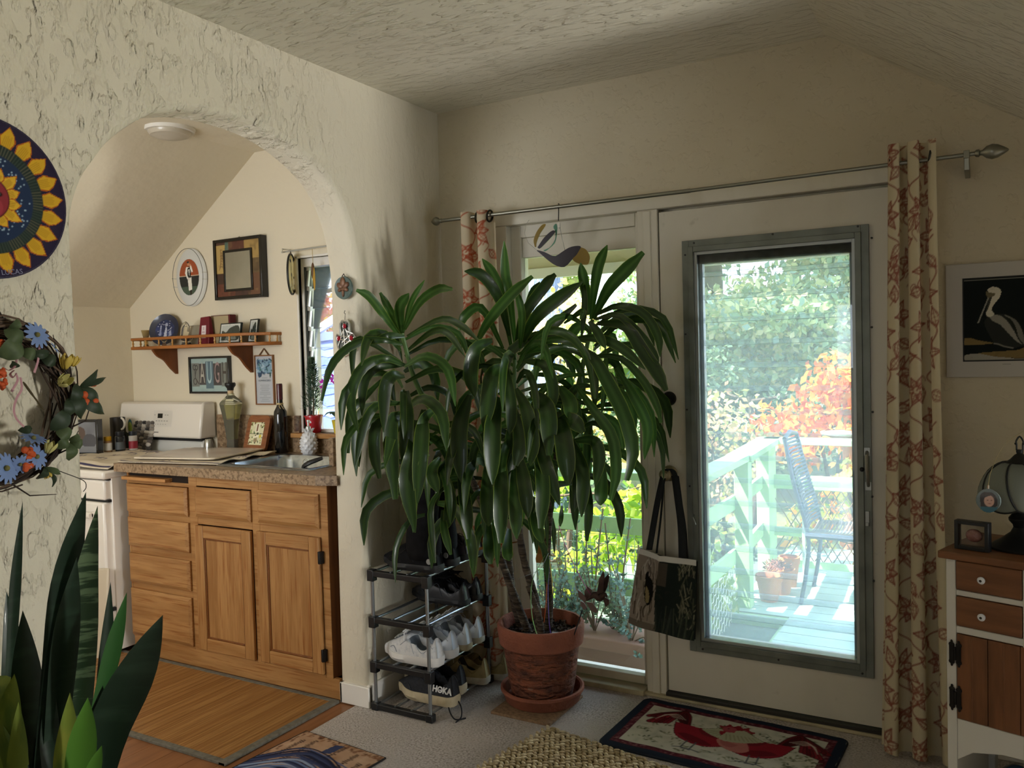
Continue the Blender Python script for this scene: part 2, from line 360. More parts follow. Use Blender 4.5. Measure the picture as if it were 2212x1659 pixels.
# ceiling: flat strip, slope on the right with a dormer cut, kitchen flat + slope
def sl(x): return 2.61-.654*(x+.53)
b = MB(); b.hexa([(XL, -3.1, 2.61), (-.53, -3.1, 2.61), (-.53, YB, 2.61), (XL, YB, 2.61), (XL, -3.1, 2.75), (-.53, -3.1, 2.75), (-.53, YB, 2.75), (XL, YB, 2.75)])
DX0, DX1, DY0, DY1 = .20, 2.55, .6, 2.775
def slope(y0, y1, xa, xb): b.hexa([(xa, y0, sl(xa)), (xb, y0, sl(xb)), (xb, y1, sl(xb)), (xa, y1, sl(xa)), (xa, y0, sl(xa)+.15), (xb, y0, sl(xb)+.15), (xb, y1, sl(xb)+.15), (xa, y1, sl(xa)+.15)])
slope(-3.1, DY0, -.53, 1.15); slope(DY1, YB, -.53, 1.15); slope(DY0, DY1, -.53, DX0)
b.box((DX0, DY0-.1, sl(DX0)), (DX1, DY1+.1, sl(DX0)+.1))
struct(b.build('ceiling', ceilmat, smooth=False))
b = MB(); b.box((XK, -.1, 2.60), (-3.49, YB, 2.72)); b.hexa([(-4.75, -.1, 1.70), (-3.49, -.1, 2.60), (-3.49, YB, 2.60), (-4.75, YB, 1.70), (-4.75, -.1, 1.85), (-3.49, -.1, 2.75), (-3.49, YB, 2.75), (-4.75, YB, 1.85)])
struct(b.build('ceiling_kitchen', kitchenpaint, smooth=False))
KX = 1.0; b = MB(); b.box((KX, -3.1, -.05), (KX+.1, DY0, 1.68)); b.box((KX, DY1, -.05), (KX+.1, YB, 1.68)); b.box((KX, DY0-.1, 0), (DX1, DY0, 2.2)); b.box((KX, DY1, 0), (DX1, DY1+.1, 2.2))
for y0 in (DY0-.1, DY1): b.prism([(DX0, sl(DX0)+.03), (KX+.05, sl(KX+.05)+.03), (KX+.05, sl(DX0)+.05), (DX0, sl(DX0)+.05)], 'y', y0, y0+.1)
b.box((DX1, DY0-.1, 0), (DX1+.1, DY1+.1, .35)); b.box((DX1, DY0-.1, .35), (DX1+.1, 2.0, 2.2)); b.box((DX1, 2.0, 1.45), (DX1+.1, DY1+.1, 2.2)); struct(b.build('wall_right', plaster, smooth=False))
b = MB(); b.box((XL-.15, -3.25, 0), (-1.5, -3.1, 2.75)); b.box((.3, -3.25, 0), (1.9, -3.1, 2.75)); b.box((-1.5, -3.25, 0), (.3, -3.1, 1.2)); b.box((-1.5, -3.25, 1.9), (.3, -3.1, 2.75)); b.box((-1.0, -3.25, 1.2), (.3, -3.1, 1.9)); struct(b.build('wall_front', plaster, smooth=False))
b = MB(); b.box((-4.75, -.1, 0), (-4.6, YB, 1.9)); struct(b.build('wall_kitchen_left', kitchenpaint, smooth=False))
b = MB(); b.box((-4.75, -.2, 0), (-3.95, -.1, 2.7)); b.box((-2.65, -.2, 0), (XK, -.1, 2.7)); b.box((-3.95, -.2, 0), (-2.65, -.1, .9)); b.box((-3.95, -.2, 2.05), (-2.65, -.1, 2.7)); struct(b.build('wall_kitchen_front', kitchenpaint, smooth=False))
# floors
b = MB(); b.box((-2.343, -3.1, -.05), (2.5, YB, 0)); fl = struct(b.build('floor', carpetm, smooth=False))
b = MB(); b.box((-4.75, -.2, -.06), (-2.343, YB, -.012)); fk = struct(b.build('floor_kitchen', mat('floor_gap', '3a2414', .8), smooth=False))
for i in range(20):
    x0 = -4.75+i*.1205
    for k, (a, c) in enumerate(((-.2, 1.1+.35*(i % 3)), (1.1+.35*(i % 3), 3.35))):
        MB().box((x0+.0008, a+.001, -.012), (x0+.1197, c-.001, -.004)).build('floor_plank', woodfloor, fk, smooth=False)
# baseboard along the arch wall, wrapping the end of the reveal
b = MB(); b.prism([(2.70, 0), (2.70, .086), (2.705, .094), (3.345, .094), (3.345, 0)], 'x', XL-.005, XL+.014); b.box((XK+.005, 2.692, 0), (XL+.014, 2.715, .088))
b.box((XK+.005, 2.692, 0), (XK+.02, 2.75, .088)); struct(b.build('baseboard_left', white, bev=.004))
b = MB(); b.box((-.22, YB-.014, 0), (1.0, YB, .09)); struct(b.build('baseboard_back', white, bev=.004))
# trim round the sidelight and the door
b = MB(); b.box((-2.0, YB-.012, 2.045), (-.2, YB+.06, 2.10)); b.box((-1.20, YB+.050, 2.0), (-.27, YB+.12, 2.05)).box((-1.21, YB+.050, .02), (-1.185, YB+.12, 2.05)).box((-.29, YB+.050, .02), (-.265, YB+.12, 2.05)); struct(b.build('trim_1', trimpaint, bev=.004))
b = MB(); b.box((-1.288, YB-.004, 0), (-1.200, YB+.13, 2.045)); b.box((-1.262, YB-.010, 0), (-1.228, YB, 2.04)); struct(b.build('trim_2', trimpaint, bev=.003))
b = MB(); b.box((-.275, YB-.004, 0), (-.20, YB+.13, 2.045)); struct(b.build('trim_3', trimpaint, bev=.003))
b = MB(); b.box((-1.98, YB-.01, 0), (-1.915, YB+.13, 2.045)); struct(b.build('trim_4', trimpaint, bev=.003))
b = MB(); b.box((-1.95, YB-.03, .0), (-.22, YB+.15, .012)); b.box((-1.95, YB-.045, 0), (-1.29, YB+.02, .022)); struct(b.build('trim_5', mat('threshold', 'b3a888', .6, noise=(9, '7a715c', U3, .5, .8)), bev=.003))
b = MB(); b.box((-1.20, YB-.02, .004), (-.27, YB+.10, .026)); struct(b.build('trim_6', mat('threshold_dark', '2a2620', .6), bev=.003))
# window_1: the fixed sidelight
b = MB(); X0, X1, Z0, Z1 = -1.915, -1.288, .022, 2.045
b.box((X0, YB+.03, Z0), (X0+.05, YB+.10, Z1)); b.box((X1-.022, YB+.03, Z0), (X1, YB+.10, Z1)); b.box((X0+.05, YB+.03, Z0), (X1-.022, YB+.10, Z0+.035)); b.box((X0+.05, YB+.03, Z1-.055), (X1-.022, YB+.10, Z1))
b.box((X0+.05, YB+.045, 1.90), (X1-.022, YB+.085, 1.99))
w1 = struct(b.build('window_1', trimpaint, bev=.003))
MB().box((X0+.04, YB+.062, Z0+.03), (X1-.02, YB+.067, Z1-.05)).build('pane', glass('window_glass', (.97, .985, .98)), w1, smooth=False)
# window_2: kitchen jalousie with its clips
gedge_ = mat('glass_edge', 'dfeef2', .4, transl=.7)
x0, x1, z0, z1 = KW; b = MB()
b.box((x0, YB+.02, z0), (x0+.016, YB+.10, z1)); b.box((x1-.03, YB+.02, z0), (x1, YB+.10, z1)); b.box((x0+.016, YB+.02, z1-.045), (x1-.03, YB+.10, z1)); b.box((x0+.016, YB+.02, z0), (x1-.03, YB+.10, z0+.016)); b.box((x0-.012, YB-.008, z0), (x0, YB+.02, z1+.012)); b.box((x0-.012, YB-.008, z1), (x1, YB+.02, z1+.012))
w2 = struct(b.build('window_2', white, bev=.002))
MB().box((x0+.016, YB+.024, z0+.016), (x0+.022, YB+.075, z1-.045)).build('track', mat('dark_track', '4a4c48', .5, .5), w2, smooth=False)
g2 = glass('louver_glass', (.97, .985, .99), .03, hazecol=(.8, .9, 1)); clip = mat('louver_clip', 'd9d9d2', .35, .6)
for i in range(8):
    z = z0+.02+i*.107
    MB().obox((x0+.027, YB+.045, z+.052), (.010, .014, .088), M.Rotation(R_(-10), 3, 'X')).obox((x0+.032, YB+.045, z+.104), (.020, .022, .022)).build('louver_clip', clip, w2, smooth=False)
    o_ = MB().obox(((x0+x1)/2+.01, YB+.055, z+.054), (x1-x0-.08, .005, .116), M.Rotation(R_(-8), 3, 'X')).build('pane', [g2, gedge_], w2, smooth=False); o_.data.polygons[0].material_index = 1; o_.data.polygons[1].material_index = 1
b = MB(); b.box((x0-.05, YB-.055, z0-.026), (x1+.05, YB+.09, z0)); struct(b.build('trim_7', oakh, bev=.004))
# door_1 with its louvred window
b = MB(); DXL, DXR, DT = -1.194, -.277, 2.03; fx0, fx1, fz0, fz1 = -1.095, -.390, .216, 1.902
b.box((DXL, YB+.004, .03), (fx0+.03, YB+.046, DT)); b.box((fx1-.03, YB+.004, .03), (DXR, YB+.046, DT)); b.box((fx0+.03, YB+.004, .03), (fx1-.03, YB+.046, fz0+.03)); b.box((fx0+.03, YB+.004, fz1-.03), (fx1-.03, YB+.046, DT))
door = struct(b.build('door_1', doorpaint, smooth=False))
def ring(b, x0, x1, z0, z1, w, y0, y1): b.box((x0, y0, z0), (x0+w, y1, z1)).box((x1-w, y0, z0), (x1, y1, z1)).box((x0+w, y0, z0), (x1-w, y1, z0+w)).box((x0+w, y0, z1-w), (x1-w, y1, z1)); return b
ring(MB(), fx0, fx1, fz0, fz1, .028, YB-.008, YB+.01).build('frame_flange', alu, door, bev=.001)
ring(MB(), fx0+.026, fx1-.026, fz0+.026, fz1-.026, .022, YB-.016, YB+.05).build('frame_channel', alu, door, bev=.0015)
ring(MB(), fx0+.046, fx1-.046, fz0+.046, fz1-.046, .014, YB-.004, YB+.06).build('screen_frame', mat('screen_frame', 'a7aaa6', .4, .8), door, bev=.001)
screw = mat('screw', '3a3a38', .4, .8)
for px, py in ((1499, 525), (1669, 506), (1853, 489), (1883, 514), (1883, 707), (1885, 890), (1480, 551), (1481, 722), (1484, 885), (1490, 1050), (1518, 1402), (1682, 1425), (1863, 1455), (1884, 1073), (1887, 1255)):
    p = at(px, py, 1, YB-.008); MB().lathe([(.0045, -.002), (.004, .003), (.001, .0035)], p, 8, M.Rotation(R_(90), 3, 'X')).build('screw', screw, door)
for px, a in ((1500, 542), (1871, 1430), (1855, 505), (1512, 1385)): pass
gl = glass('door_louver_glass', (.95, .97, .98), .15, hazecol=(.85, .93, 1.0)); gedge = mat('glass_edge', 'dfeef2', .4, transl=.7); gz0, gz1 = fz0+.06, fz1-.045; N = 17; hh = (gz1-gz0)/N
for i in range(N):
    o_ = MB().obox(((fx0+fx1)/2, YB+.045, gz0+hh*(i+.5)), (fx1-fx0-.125, .008, hh+.020), M.Rotation(R_(-8), 3, 'X')).build('pane', [gl, gedge], door, smooth=False); o_.data.polygons[0].material_index = 1; o_.data.polygons[1].material_index = 1
for s_ in (fx0+.066, fx1-.066): MB().box((s_-.006, YB+.03, gz0), (s_+.006, YB+.06, gz1)).build('louver_track', mat('louver_track', '7f8583', .4, .8), door, smooth=False)
MB().box((fx0+.06, YB+.02, fz1-.095), (fx1-.06, YB+.055, fz1-.05)).build('louver_head', mat('mottled_metal', '4a4e48', .7, noise=(30, '23251f', U3, .4, .7)), door, smooth=False)  # head bar in dark mottled metal
# inside insect screen: fine haze over the whole opening
MB().box((fx0+.058, YB+.012, fz0+.058), (fx1-.058, YB+.0125, fz1-.055)).build('insect_screen', glass('insect_screen', (.95, .96, .97), .09, hazecol=(.85, .92, 1)), door, smooth=False)
hp = mat('handle_metal', 'a3a5a0', .35, .9)
b = MB(); p0, p1 = at(1873, 976, 1, YB-.01), at(1876, 1050, 1, YB-.01)
b.tube([p0, p0+V((0, -.022, -.01)), p0+V((0, -.024, -.05)), p1+V((0, -.024, .03)), p1], .006, 8); b.obox(p0, (.02, .006, .03)); b.obox(p1, (.02, .006, .03)); b.build('pull_handle', hp, door)
p = at(1862, 1014, 1, YB-.014); MB().ell(p, .009, 10, 8).build('lock_knob', blackpl, door)
p = at(1874, 1120, 1, YB-.012); MB().obox(p, (.014, .012, .055)).obox(p+V((0, -.008, -.02)), (.01, .014, .012)).build('latch', hp, door, bev=.001)
p = at(1500, 1110, 1, YB-.01); MB().tube([p, p+V((.0, -.02, -.01)), p+V((.012, -.022, -.04))], .0025, 6).build('hook', hp, door)
brass = mat('aged_brass', '8a8168', .32, .95)
p = at(1447, 1022, 1, YB+.004)
MB().lathe([(.033, 0), (.033, .004), (.026, .009), (.012, .012), (.011, .030), (.022, .038), (.027, .050), (.025, .062), (.016, .068), (.0, .069)], p, 24, M.Rotation(R_(90), 3, 'X')).build('door_knob', brass, door)
MB().lathe([(.012, .069), (.012, .071), (.002, .0715)], p, 14, M.Rotation(R_(90), 3, 'X')).build('knob_button', mat('brass_light', 'a89f86', .3, .9), door)
p = at(1446, 861, 1, YB+.004); MB().lathe([(.030, 0), (.030, .005), (.027, .012), (.0, .013)], p, 22, M.Rotation(R_(90), 3, 'X')).obox(p+V((.002, -.020, 0)), (.034, .018, .008), M.Rotation(R_(35), 3, 'Y')).build('deadbolt', mat('dark_bronze', '35332e', .35, .8), door)
p = at(1413, 1015, 1, YB+.003); MB().obox(p, (.008, .008, .055)).build('strike_plate', screw, door)
# ================================================================== kitchen units
CY = 2.71                                    # cabinet face plane
t = thing('base_cabinet', 'oak base cabinet with four stacked drawers and two panelled doors under the worktop', 'cabinet', (-3.14, 3.0, 0))
b = MB(); b.box((-3.80, CY+.02, .09), (-3.782, 3.33, .928)).box((-2.493, CY+.02, .09), (-2.476, 3.33, .928)).box((-3.782, CY+.02, .09), (-2.493, 3.33, .108)).box((-3.782, 3.315, .108), (-2.493, 3.33, .928)); b.build('carcass', oakdark, t, smooth=False)
b = MB()
for a, c in ((-3.803, -3.79), (-3.345, -3.29), (-2.925, -2.88), (-2.515, -2.474)): b.box((a, CY, .088), (c, CY+.02, .93))
for a, c in ((.085, .10), (.333, .366), (.512, .552), (.697, .73), (.868, .886)): b.box((-3.789, CY+.0004, a), (-3.346, CY+.0195, c))
for a, c in ((.085, .10), (.697, .735), (.88, .93)): b.box((-3.289, CY+.0004, a), (-2.926, CY+.0195, c)); b.box((-2.879, CY+.0004, a), (-2.516, CY+.0195, c))
b.build('face_frame', oakh, t, smooth=False)
MB().box((-2.4755, CY+.002, .085), (-2.4735, 3.33, .93)).build('side_panel', oakdark, t, smooth=False)
MB().box((-3.80, CY+.003, 0), (-2.44, CY+.02, .088)).build('toe_kick', oakh, t, smooth=False)
MB().box((-3.80, CY+.008, .885), (-3.34, CY+.02, .93)).build('slot', mat('dark_gap', '20140a', .9), t, smooth=False)
MB().box((-3.80, CY-.035, .888), (-3.47, CY+.3, .905)).build('pull_out_board', mat('maple', 'c08c55', .45, noise=(20, 'a8743f', (.3, 6, 6), .4, .7)), t, bev=.003)
def drawer(x0, x1, z0, z1, name='drawer_front'):
    b = MB(); y0 = CY-.018; i = .016
    b.add([(x0, CY-.001, z0), (x1, CY-.001, z0), (x1, CY-.001, z1), (x0, CY-.001, z1), (x0, y0+.008, z0), (x1, y0+.008, z0), (x1, y0+.008, z1), (x0, y0+.008, z1), (x0+i, y0, z0+i), (x1-i, y0, z0+i), (x1-i, y0, z1-i), (x0+i, y0, z1-i)],
          [(3, 2, 1, 0), (0, 1, 5, 4), (1, 2, 6, 5), (2, 3, 7, 6), (3, 0, 4, 7), (4, 5, 9, 8), (5, 6, 10, 9), (6, 7, 11, 10), (7, 4, 8, 11), (8, 9, 10, 11)])
    return b.build(name, oakh, t, smooth=False)
for z0, z1 in ((.727, .866), (.553, .697), (.368, .514), (.100, .335)): drawer(-3.797, -3.346, z0, z1)
drawer(-3.291, -2.925, .733, .875); drawer(-2.880, -2.515, .736, .884)
iron = mat('dark_iron', '1d1a18', .5, .6)
for x0, x1, z0, z1, hs in ((-3.296, -2.926, .098, .693, 0), (-2.887, -2.514, .102, .698, 1)):
    y0, y1, w = CY-.019, CY-.001, .058
    b = MB(); b.box((x0, y0, z0), (x0+w, y1, z1)).box((x1-w, y0, z0), (x1, y1, z1)); d = b.build('cabinet_door', oak, t, bev=.004)
    MB().box((x0+w, y0+.0004, z0), (x1-w, y1, z0+w)).build('door_rail', oakh, d, bev=.003); MB().box((x0+w, y0+.0004, z1-w), (x1-w, y1, z1)).build('door_rail', oakh, d, bev=.003)
    ring(MB(), x0+w, x1-w, z0+w, z1-w, .008, y0+.006, y1).build('door_moulding', oakdark, d, bev=.002)
    MB().box((x0+w, y0+.011, z0+w), (x1-w, y1, z1-w)).build('door_panel', oak, d, smooth=False)
    if hs:
        for z in (z0+.085, z1-.085): MB().box((x1-.004, y0-.003, z-.026), (x1+.014, y0+.016, z+.026)).ell((x1+.004, y0-.004, z), (.004, .004, .03), 8, 6).build('hinge', iron, d)
# worktop with its sink cut-out
CT = .970; CF_ = 2.668
t = thing('countertop', 'mottled brown laminate worktop with a clipped right corner over the oak cabinet', 'countertop', (-3.1, 3.0, .93))
SX0, SX1, SY0, SY1 = -3.20, -2.66, 2.80, 3.20
b = MB()
b.box((-3.845, CF_, .928), (SX0, 3.34, CT)); b.box((SX0, SY1, .928), (SX1, 3.34, CT)); b.box((SX0, CF_, .928), (SX1, SY0, CT))
b.prism([(SX1, CF_), (-2.497, CF_), (-2.405, 2.700), (-2.405, 2.706), (-2.437, 2.712), (-2.437, 3.34), (SX1, 3.34)], 'z', .928, CT)
b.build('slab', laminate, t, smooth=False)
MB().box((-3.845, 3.325, CT), (-3.215, 3.348, 1.165)).box((-3.215, 3.325, CT), (-2.60, 3.348, 1.05)).box((-3.215, 3.29, 1.083), (-3.213, 3.345, 1.165)).build('backsplash', laminate, t, bev=.002)
MB().box((-2.650, 2.925, CT), (-2.622, 3.33, 1.10)).build('side_splash', laminate, t, bev=.003)
t = thing('sink', 'stainless steel drop-in sink with a shallow bowl set into the worktop', 'sink', (-2.93, 3.0, CT))
def rr(x0, x1, y0, y1, r, z, n=5):
    out = []
    for cx, cy, a0 in ((x1-r, y1-r, 0), (x0+r, y1-r, 90), (x0+r, y0+r, 180), (x1-r, y0+r, 270)):
        for k in range(n+1): a = R_(a0+90*k/n); out.append((cx+r*math.cos(a), cy+r*math.sin(a), z))
    return out
b = MB(); rg = [rr(SX0-.035, SX1+.03, SY0-.035, SY1+.03, .03, CT+.001), rr(SX0-.03, SX1+.025, SY0-.03, SY1+.025, .03, CT+.006), rr(SX0+.012, SX1-.012, SY0+.012, SY1-.012, .05, CT+.005), rr(SX0+.02, SX1-.02, SY0+.02, SY1-.02, .06, CT-.02), rr(SX0+.03, SX1-.03, SY0+.03, SY1-.03, .07, CT-.14), rr(SX0+.06, SX1-.06, SY0+.06, SY1-.06, .07, CT-.165)]
n = len(rg[0]); b.add([p for r in rg for p in r], [(j*n+i, j*n+(i+1) % n, (j+1)*n+(i+1) % n, (j+1)*n+i) for j in range(len(rg)-1) for i in range(n)]+[tuple(5*n+i for i in range(n))])
b.build('basin', mat('sink_steel', 'aeb6bd', .22, .95, noise=(40, '9aa2aa', U3, .4, .7)), t, ang=60)
MB().lathe([(.035, 0), (.035, .004), (.02, .004), (.018, 0)], (-2.93, 3.0, CT-.166), 20).build('drain', chrome, t)
t = thing('frying_pan', 'pan resting in the sink with its black loop handle up on the rim', 'pan', (-2.80, 2.93, CT-.16))
MB().lathe([(.085, 0), (.105, .035), (.102, .035), (.083, .004)], (-2.84, 3.02, CT-.163), 24).build('pan_bowl', blackpl, t)
b = MB(); b.tube(spl([(-2.80, 2.95, CT-.12), (-2.79, 2.92, CT-.03), (-2.735, 2.86, CT+.012), (-2.665, 2.90, CT+.042)], 10), [.007, .009, .012, .014, .016, .017, .017, .017, .017, .016, .013], 8, .6); b.build('pan_handle', blackpl, t)
MB().obox((-2.727, 2.862, CT+.022), (.022, .006, .012), M.Rotation(R_(25), 3, 'Z')).build('hanging_hole', mat('white_label', 'e6e6e6', .5), t, bev=.003)
MB().tube([(-2.745+.02*math.cos(a), 2.875+.006*math.sin(a), CT+.022+.016*math.sin(a)) for a in np.linspace(0, 2*PI, 14)], .0012, 5).build('wire_ring', chrome, t)
# range
t = thing('kitchen_range', 'white freestanding electric range with raised control panel left of the oak cabinet', 'stove', (-4.22, 3.0, 0))
gapm = mat('dark_seam', '1b1b1c', .6); sx0, sx1, sy = -4.595, -3.848, 2.625
MB().box((sx0, sy+.03, .02), (sx1, 3.33, .90)).build('body', whitepl, t, bev=.004)
b = MB(); b.box((sx0-.002, sy-.018, .892), (sx1+.004, 3.30, .935)); b.build('cooktop', whitepl, t, bev=.012)
MB().box((sx0, sy+.012, .885), (sx1-.004, sy+.06, .893)).box((sx0, sy+.01, .775), (sx1-.004, sy+.06, .788)).box((sx0, sy+.01, .225), (sx1-.004, sy+.06, .24)).build('seam', gapm, t, smooth=False)
MB().box((sx0, sy-.006, .787), (sx1-.010, sy+.05, .886)).build('control_apron', whitepl, t, bev=.010)
MB().box((sx0+.005, sy-.012, .24), (sx1-.012, sy+.04, .775)).build('oven_door', whitepl, t, bev=.010)
MB().tube([(sx0+.06, sy-.045, .715), (sx1-.065, sy-.045, .715)], .016, 10).box((sx0+.06, sy-.045, .70), (sx0+.085, sy, .73)).box((sx1-.09, sy-.045, .70), (sx1-.065, sy, .73)).build('oven_handle', whitepl, t, bev=.004)
MB().box((sx0+.005, sy-.010, .03), (sx1-.012, sy+.04, .225)).build('storage_drawer', whitepl, t, bev=.010)
for i in range(4): MB().lathe([(.022, 0), (.022, .006), (.016, .022), (.0, .023)], (sx0+.09+i*.15, sy-.006, .835), 16, M.Rotation(R_(90), 3, 'X')).build('burner_knob', whitepl, t)
for x in (-4.40, -4.04):
    for y in (2.82, 3.08): MB().tube([(x+r*math.cos(a), y+r*math.sin(a), .940) for r, a in zip(np.linspace(.02, .085, 60), np.linspace(0, 8*PI, 60))], .005, 5).build('burner_coil', blackpl, t)
b = MB(); pz0, pz1 = 1.035, 1.238
b.prism([(3.215, pz0), (3.245, pz1-.01), (3.26, pz1), (3.335, pz1), (3.335, pz0)], 'x', sx0+.01, sx1-.012); b.build('control_panel', whitepl, t, bev=.012)
MB().box((sx0+.015, 3.255, .93), (sx1-.03, 3.33, 1.02)).build('panel_riser', mat('enamel_grey', 'cfcfca', .25), t, bev=.02)
MB().box((sx0+.015, 3.262, 1.015), (sx1-.05, 3.33, 1.04)).build('panel_gap', gapm, t, smooth=False)
def pan(x0, x1, z0, z1, d=.0012, nm='panel_print', m=None, dz=0):
    def yy(z): return 3.215+(z-pz0)*.030/(pz1-.01-pz0)-d
    MB().add([(x0, yy(z0), z0), (x1, yy(z0), z0), (x1, yy(z1), z1), (x0, yy(z1), z1)], [(0, 1, 2, 3)]).build(nm, m, t, smooth=False)
grey = mat('print_grey', '9b978f', .5)
pan(-4.268, -4.105, 1.098, 1.19, .0006, 'touch_panel', mat('touch_panel', 'd9d4cb', .3)); pan(-4.231, -4.188, 1.147, 1.173, .0012, 'clock_display', mat('display_black', '0c1110', .15))
for x in (-4.262, -4.17, -4.15): pan(x, x+.012, 1.163, 1.167, .0012, 'panel_key', grey)
for x in (-4.245, -4.222, -4.199, -4.176, -4.153): pan(x, x+.014, 1.128, 1.133, .0012, 'panel_key', grey)
for x in (-4.25, -4.228, -4.206, -4.184, -4.162): pan(x, x+.010, 1.110, 1.113, .0012, 'panel_key', grey)
pan(-4.262, -4.212, 1.062, 1.068, .0012, 'maker_plate', mat('plate_grey', '8d8a85', .4, .4))
# things on the range and the worktop
def towel(name, label, x0, x1, y0, y1, z, rz, fold, seed, curl):
    Wd, Hd = x1-x0, y1-y0; c = Cv(Wd, Hd, .004, 'd9cdb8'); r = random.Random(seed)
    for _ in range(14):
        cx, cy, s = r.uniform(0, Wd), r.uniform(0, Hd), r.uniform(.02, .05); a0 = r.uniform(0, 6)
        for k in range(5):
            a = a0+k*1.256; c.ell(cx+s*.6*math.cos(a), cy+s*.6*math.sin(a), s*.42, s*.22, r.choice(['3a3352', '524a66', '464060', '6a6278']), a); c.ell(cx+s*.6*math.cos(a), cy+s*.6*math.sin(a), s*.30, s*.12, 'd4c7b2', a)
        c.ell(cx, cy, s*.2, s*.2, '4d4660')
        c.curve([(cx, cy), (cx+s, cy+s*r.uniform(-1, 1)), (cx+2*s, cy+s*r.uniform(-2, 2))], .006, '6a6276')
    c.rect(0, Hd*.02, Wd, Hd*.05, '4b4763')
    cs, sn = math.cos(rz), math.sin(rz)
    def fn(x, y):
        zz = z+.004*np.sin(x*23+seed)*np.sin(y*31)+.004+curl(x, y)
        return (x0+x*cs-y*sn, y0+x*sn+y*cs, zz)
    o = c.mesh(name, fn, Pcloth); q = o.modifiers.new('solid', 'SOLIDIFY'); q.thickness = .004; q.offset = -1
    return tag(o, label, 'towel')
towel('kitchen_towel', 'cream towel with purple leaf print lying over the burners of the white range', -4.56, -3.86, 2.645, 3.13, .960, 0, 0, 3, lambda x, y: -.020*np.clip((.05-y)/.05, 0, 1)*np.clip((x-.25)/.25, 0, 1)+.012*np.exp(-((x-.25)/.2)**2))
towel('kitchen_towel', 'cream and blue towel spread under the white board beside the sink', -3.82, -3.20, 2.675, 3.13, CT+.0045, R_(9), 0, 8, lambda x, y: .012*np.clip((x-.55)/.07, 0, 1)*np.sin(y*18)**2)
t = thing('cutting_board', 'large pale board lying flat on the towel between range and sink', 'board', (-3.60, 3.0, CT+.016), R_(12))
c = Cv(.50, .44, .008, 'ddd2c6').mottle('d2c3b6', .09, .3, .9)
MB().prism([(x-.25, y-.22) for x, y, z in rr(0, .5, 0, .44, .035, 0)], 'z', .0, .008).build('board', mat('board_cream', 'dfd3bf', .4), t, w=False, bev=.002)
c.mesh('board_face', lambda x, y: (x*.98-.245, y*.98-.2156, x*0+.0085), mat('board_print', 'ffffff', .25, attr=True), t, keep=lambda x, y: ((abs(x-.25) < .215) | (abs(y-.22) < .185)), w=False)
t = thing('steel_cup', 'small tapered steel cup standing upside down on the pale board', 'cup', (-3.729, 3.165, CT+.0248))
MB().lathe([(.026, 0), (.027, .002), (.019, .046), (.016, .049), (.0, .049)], (0, 0, 0), 24).build('shell', steel, t, w=False)
MB().lathe([(.0265, 0), (.0285, .001), (.0285, .004), (.0265, .005)], (0, 0, 0), 24, cap=False).build('rim', chrome, t, w=False)
# square oil bottle, tapering down
ol = thing('oil_bottle', 'tall square tapered bottle of pale oil with a black stopper behind the board', 'bottle', (-3.655, 3.265, CT))
lg = mat('bottle_glass', 'f0f3dc', .05, trans=.9, ior=1.3); oil = mat('oil', 'd9d27c', .08, trans=.75, ior=1.3); oil2 = mat('oil_dark', '8d8648', .1, trans=.5)
def sq(b, levels):
    vs = []; fs = []
    for h, z in levels: vs += [(-h, -h, z), (h, -h, z), (h, h, z), (-h, h, z)]
    for j in range(len(levels)-1):
        for i in range(4): fs.append((4*j+i, 4*j+(i+1) % 4, 4*j+4+(i+1) % 4, 4*j+4+i))
    k = 4*(len(levels)-1); fs += [(3, 2, 1, 0), (k, k+1, k+2, k+3)]; return b.add(vs, fs)
rz = R_(20); MW[ol] = MW[ol]@M.Rotation(rz, 4, 'Z'); ol.rotation_euler = (0, 0, rz)
sq(MB(), [(.024, 0), (.022, .06), (.032, .17), (.046, .262), (.043, .272), (.020, .302), (.016, .308), (.016, .318)]).build('glass_body', lg, ol, w=False, bev=.003, smooth=False)
sq(MB(), [(.020, .004), (.019, .06), (.026, .15), (.029, .175)]).build('dark_oil', oil2, ol, w=False, smooth=False); sq(MB(), [(.029, .1755), (.042, .258)]).build('oil', oil, ol, w=False, smooth=False)
sq(MB(), [(.0225, .001), (.0215, .065)]).build('label_band', mat('label_brown', '4a3520', .6), ol, w=False, smooth=False)
MB().lathe([(.0155, .316), (.0155, .336), (.0, .337)], (0, 0, 0), 16).build('cork', mat('cork', 'cdb48e', .8), ol, w=False)
MB().lathe([(.017, .335), (.019, .348), (.029, .360), (.030, .372), (.026, .378), (.0, .379)], (0, 0, 0), 18).build('stopper', blackpl, ol, w=False)
# wooden trivet with a printed tile, leaning on the backsplash
t = thing('tile_trivet', 'wooden board framing a printed tile, leaning between oil bottle and wine bottle', 'trivet', (-3.47, 3.25, CT+.003), rot=(R_(-17), 0, 0))
MB().prism([(x-.0825, z) for x, z, _ in rr(0, .165, 0, .20, .03, 0)], 'y', -.012, .010).build('wood_frame', mat('trivet_wood', '8d5732', .5, noise=(14, '744424', (1, 1, 5), .4, .7)), t, w=False, bev=.003)
c = Cv(.10, .125, .0022, 'd9d6ae'); r = random.Random(4)
for i in range(46): c.ell(r.uniform(0, .1), r.uniform(0, .125), r.uniform(.003, .009), r.uniform(.003, .006), r.choice(['4f6b3c', '2d3a26', '8aa05a', 'b8b56a', '6b4a35', 'e8e4c8']), r.uniform(0, 3))
c.rect(.034, .07, .07, .12, 'e4dfc4'); c.rect(.047, .075, .056, .115, '6e3d2c'); c.line([(0, .0615), (.1, .0615)], .003, '2c2a20'); c.poly([(.03, .045), (.07, .056), (.068, .044), (.032, .036)], 'f0ead2'); c.ell(.05, .025, .014, .011, '9b8a6a'); c.ell(.082, .048, .008, .01, 'd8c84e')
